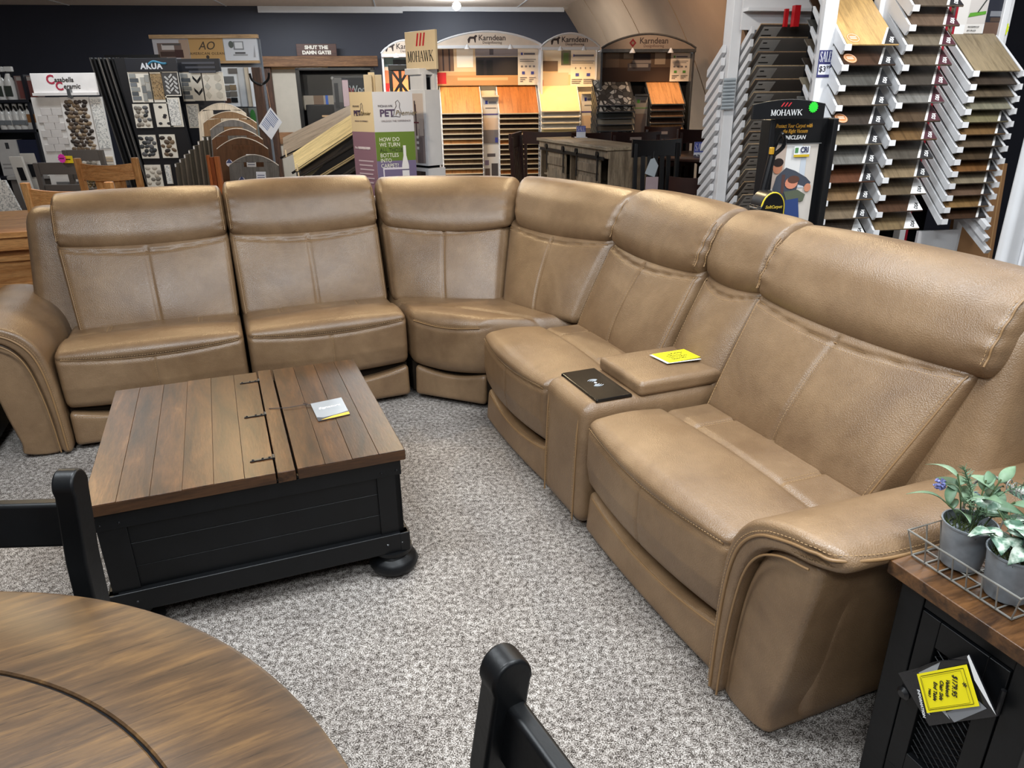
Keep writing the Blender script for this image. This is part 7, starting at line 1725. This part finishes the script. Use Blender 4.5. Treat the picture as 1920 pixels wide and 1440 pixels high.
carton('white printed carton with round symbol on the third shelf', (-6, 262, 33, 297), .02, (196, 192, 188), 2, [((60, 60, 62), (.45, .75, .62, .92)), ((150, 146, 144), (.1, .3, .9, .34)), ((150, 146, 144), (.1, .2, .8, .24))])
carton('dark blue carton with pale lettering on the third shelf', (34, 262, 74, 318), .04, (24, 30, 56), 2, [((150, 170, 210), (.15, .55, .5, .6)), ((150, 170, 210), (.15, .42, .55, .47))])
# pale boards with square cut-outs leaning below the shelf, mosaic sheets in a bin
for k, (pts, Y, c) in enumerate((((4, 296, 28, 352), 7.2, (176, 170, 162)), ((24, 290, 50, 345), 7.35, (168, 162, 154)))):
    f_ = Fr((pts[0] + pts[2]) / 2, Y, 0, py=330); q0, q1, r0, r1 = f_.r(*pts); t_ = thing('cutout_board', ('front pale sample board with dark cut-out leaning below the bottle shelf', 'rear pale sample board with dark cut-out leaning below the bottle shelf')[k], 'sample board', fr=f_, group='pale boards with cut-outs')
    sx = .22
    MB().hexa([(q0 + sx, -.03, 0), (q1 + sx, -.03, 0), (q1 + sx, 0, 0), (q0 + sx, 0, 0), (q0, .15, r1), (q1, .15, r1), (q1, .18, r1), (q0, .18, r1)]).build('board', 'oc_matte', t_, c, bevel=.003)
    u0, u1 = q0 + (q1 - q0) * .3, q0 + (q1 - q0) * .75; za, zb_ = r1 - .22, r1 - .10
    MB().hexa([(u0 + .06, .105, za), (u1 + .06, .105, za), (u1 + .06, .12, za), (u0 + .06, .12, za), (u0 + .03, .128, zb_), (u1 + .03, .128, zb_), (u1 + .03, .14, zb_), (u0 + .03, .14, zb_)]).build('cut_out', 'shadow_box', t_)
for k, px in enumerate((-14, -4, 8)):
    f_ = Fr(px, 6.6 - .08 * k, 0, py=350); z = f_.p(px, 322 + 8 * k)[1]; t_ = thing('mosaic_sheet', f'{("rear", "middle", "front")[k]} grey mosaic sheet leaning at the far left edge', 'tile sheet', fr=f_, group='mosaic sheets at the far left')
    MB().hexa([(.10, -.2, 0), (.40, -.2, 0), (.40, -.18, 0), (.10, -.18, 0), (-.18, 0, z), (.02, 0, z), (.02, .02, z), (-.18, .02, z)]).build('sheet', 'mosaic_fine', t_)
# ------------------------------------------------------------------ grey dining table and chairs
q = atz(110, 322, .76)
gtb = thing('dining_table', 'grey painted dining table with paler top behind the oak chairs', 'dining table', loc=(q[0], q[1], 0), rz=math.radians(14))
MB().box(-.40, .95, -.40, .25, .72, .76).build('table_top', 'grey_top', gtb, bevel=.006); MB().box(-.36, .9, -.36, .21, .62, .72).build('apron', 'grey_paint', gtb)
for x in (-.38, .84):
    for y in (-.37, .14): MB().box(x, x + .08, y, y + .08, 0, .72).build('leg', 'grey_paint', gtb, bevel=.004)
lf = thing('leaflet', 'white leaflet lying on the grey dining table', 'leaflet', loc=tuple(atz(130, 327, .762)), rz=math.radians(20)); MB().box(-.2, .2, -.07, .07, 0, .003).build('sheet', 'oc_matte', lf, (240, 238, 232))
def back_chair(label, p0, p1, Y, mat, kind, group, seat=.46, rake=.06):
    """chair seen from behind: pixel tops of its two rear posts"""
    a = at(p0[0], p0[1], Y); b_ = at(p1[0], p1[1], Y * (1.0 if kind != 'oak' else 1.0)); rz = math.atan2(b_[1] - a[1], b_[0] - a[0])
    w = float(np.linalg.norm((b_ - a)[:2])); t_ = thing('dining_chair', label, 'chair', loc=(a[0], a[1], 0), rz=rz, group=group); zt = (a[2] + b_[2]) / 2
    pw = .045
    for x in (0, w):
        MB().hexa([(x - pw / 2, .05, 0), (x + pw / 2, .05, 0), (x + pw / 2, .10, 0), (x - pw / 2, .10, 0), (x - pw / 2, -.01, zt), (x + pw / 2, -.01, zt), (x + pw / 2, .03, zt), (x - pw / 2, .03, zt)]).build('back_post', mat + ('_v' if mat == 'oak' else ''), t_, bevel=.006)
        MB().box(x - .02, x + .02, .45, .49, 0, seat).build('leg', mat + ('_v' if mat == 'oak' else ''), t_, bevel=.004)
    def rail(z0, z1, sag, dz=0., nm='crest_rail'):
        n = 12; vs = []; fs = []
        for k in range(n + 1):
            u = k / n; y = .005 - sag * 4 * u * (1 - u) + (zt - z1) * .09; up = dz * (1 - 4 * u * (1 - u))
            for z in (z0 + up * .6, z1 + up):
                for dy in (0, .024): vs.append((u * w, y + dy, z))
        for k in range(n): i = k * 4; j = i + 4; fs += [(i, j, j + 2, i + 2), (i + 1, i + 3, j + 3, j + 1), (i + 2, j + 2, j + 3, i + 3), (i, i + 1, j + 1, j)]
        b = MB(); b.add(vs, fs + [(0, 2, 3, 1), (n * 4, n * 4 + 1, n * 4 + 3, n * 4 + 2)]); b.build(nm, mat, t_, smooth=True, angle=40)
    if kind == 'oak':
        rail(zt - .17, zt - .055, .035, .02); rail(.56, .62, .02, 0, 'lower_rail')
        for x in (w * .34, w * .66): MB().hexa([(x - .035, .03, .6), (x + .035, .03, .6), (x + .035, .045, .6), (x - .035, .045, .6), (x - .045, .0, zt - .15), (x + .045, .0, zt - .15), (x + .045, .015, zt - .15), (x - .045, .015, zt - .15)]).build('splat', mat + '_v', t_)
    else:
        rail(zt - .10, zt, .01); rail(zt - .27, zt - .19, .01, 0, 'lower_rail'); rail(zt - .44, zt - .36, .01, 0, 'lower_rail')
    MB().box(-.02, w + .02, .06, .50, seat - .03, seat + .01).build('seat', mat, t_, bevel=.01)
    return t_
back_chair('grey ladder back chair turned away, nearest the bottle shelf', (66, 306), (146, 304), 6.6, 'grey_paint', 'ladder', 'grey chairs')
gc2 = back_chair('grey chair behind the table, below the white tile display', (120, 282), (187, 280), 7.15, 'grey_paint', 'ladder', 'grey chairs')
back_chair('oak chair with curved crest rail, left, directly behind the sofa headrest', (46, 350), (200, 334), 4.62, 'oak', 'oak', 'oak chairs')
back_chair('oak chair with curved crest rail standing further back, by the grey chair', (143, 299), (250, 293), 5.75, 'oak', 'oak', 'oak chairs')
p = at(116, 297, 6.55); tgp = thing('price_tag', 'pink starburst price tag stuck on the grey chair', 'tag', loc=tuple(p)); MB().prism([(.035 * (1 if k % 2 else .82) * math.cos(2 * PI * k / 20), .04 * (1 if k % 2 else .82) * math.sin(2 * PI * k / 20)) for k in range(20)], -.003, 0).build('card', 'oc_matte', tgp, (240, 60, 190)); MB().box(-.02, .02, -.0045, -.003, -.005, .005).build('handwriting', 'oc_matte', tgp, (120, 20, 90))
p = at(128, 299, 6.57); tgp = thing('price_tag', 'yellow price tag tucked behind the pink one on the grey chair', 'tag', loc=tuple(p)); MB().box(-.04, .04, -.002, .001, -.03, .03).build('card', 'oc_matte', tgp, (240, 214, 30)); MB().box(-.02, .02, -.0035, -.002, -.005, .005).build('handwriting', 'oc_matte', tgp, (90, 70, 20))
# oak dining table at the left edge
cA, cB, cC = atz(66, 433, .76), atz(0, 414, .76), atz(48, 387, .76)
d_ = (cC - cB); rz = math.atan2(d_[1], d_[0]) - PI / 2
ot = thing('dining_table', 'oak dining table with moulded base at the left edge behind the sofa arm', 'dining table', loc=(cA[0], cA[1], 0), rz=rz)
for k in range(5): MB().box(-1.0, 0, k * .22 + .0005, (k + 1) * .22 - .0005, .725, .76).build('top_board', 'oak', ot, bevel=.003)
MB().box(-.97, -.03, .03, 1.07, .64, .725).build('apron', 'oak', ot, bevel=.004)
MB().box(-.90, -.08, .10, 1.0, .10, .64).build('pedestal_box', 'oak', ot, bevel=.004)
for z0, z1, e in ((.56, .60, .02), (.36, .42, .025), (.10, .20, .04)): MB().box(-.90 - e, -.08 + e, .10 - e, 1.0 + e, z0, z1).build('moulding', 'oak', ot, bevel=.008)
for x in (-.9, -.16):
    for y in (.1, .92): MB().box(x, x + .08, y, y + .08, 0, .10).build('foot', 'oak', ot, bevel=.006)
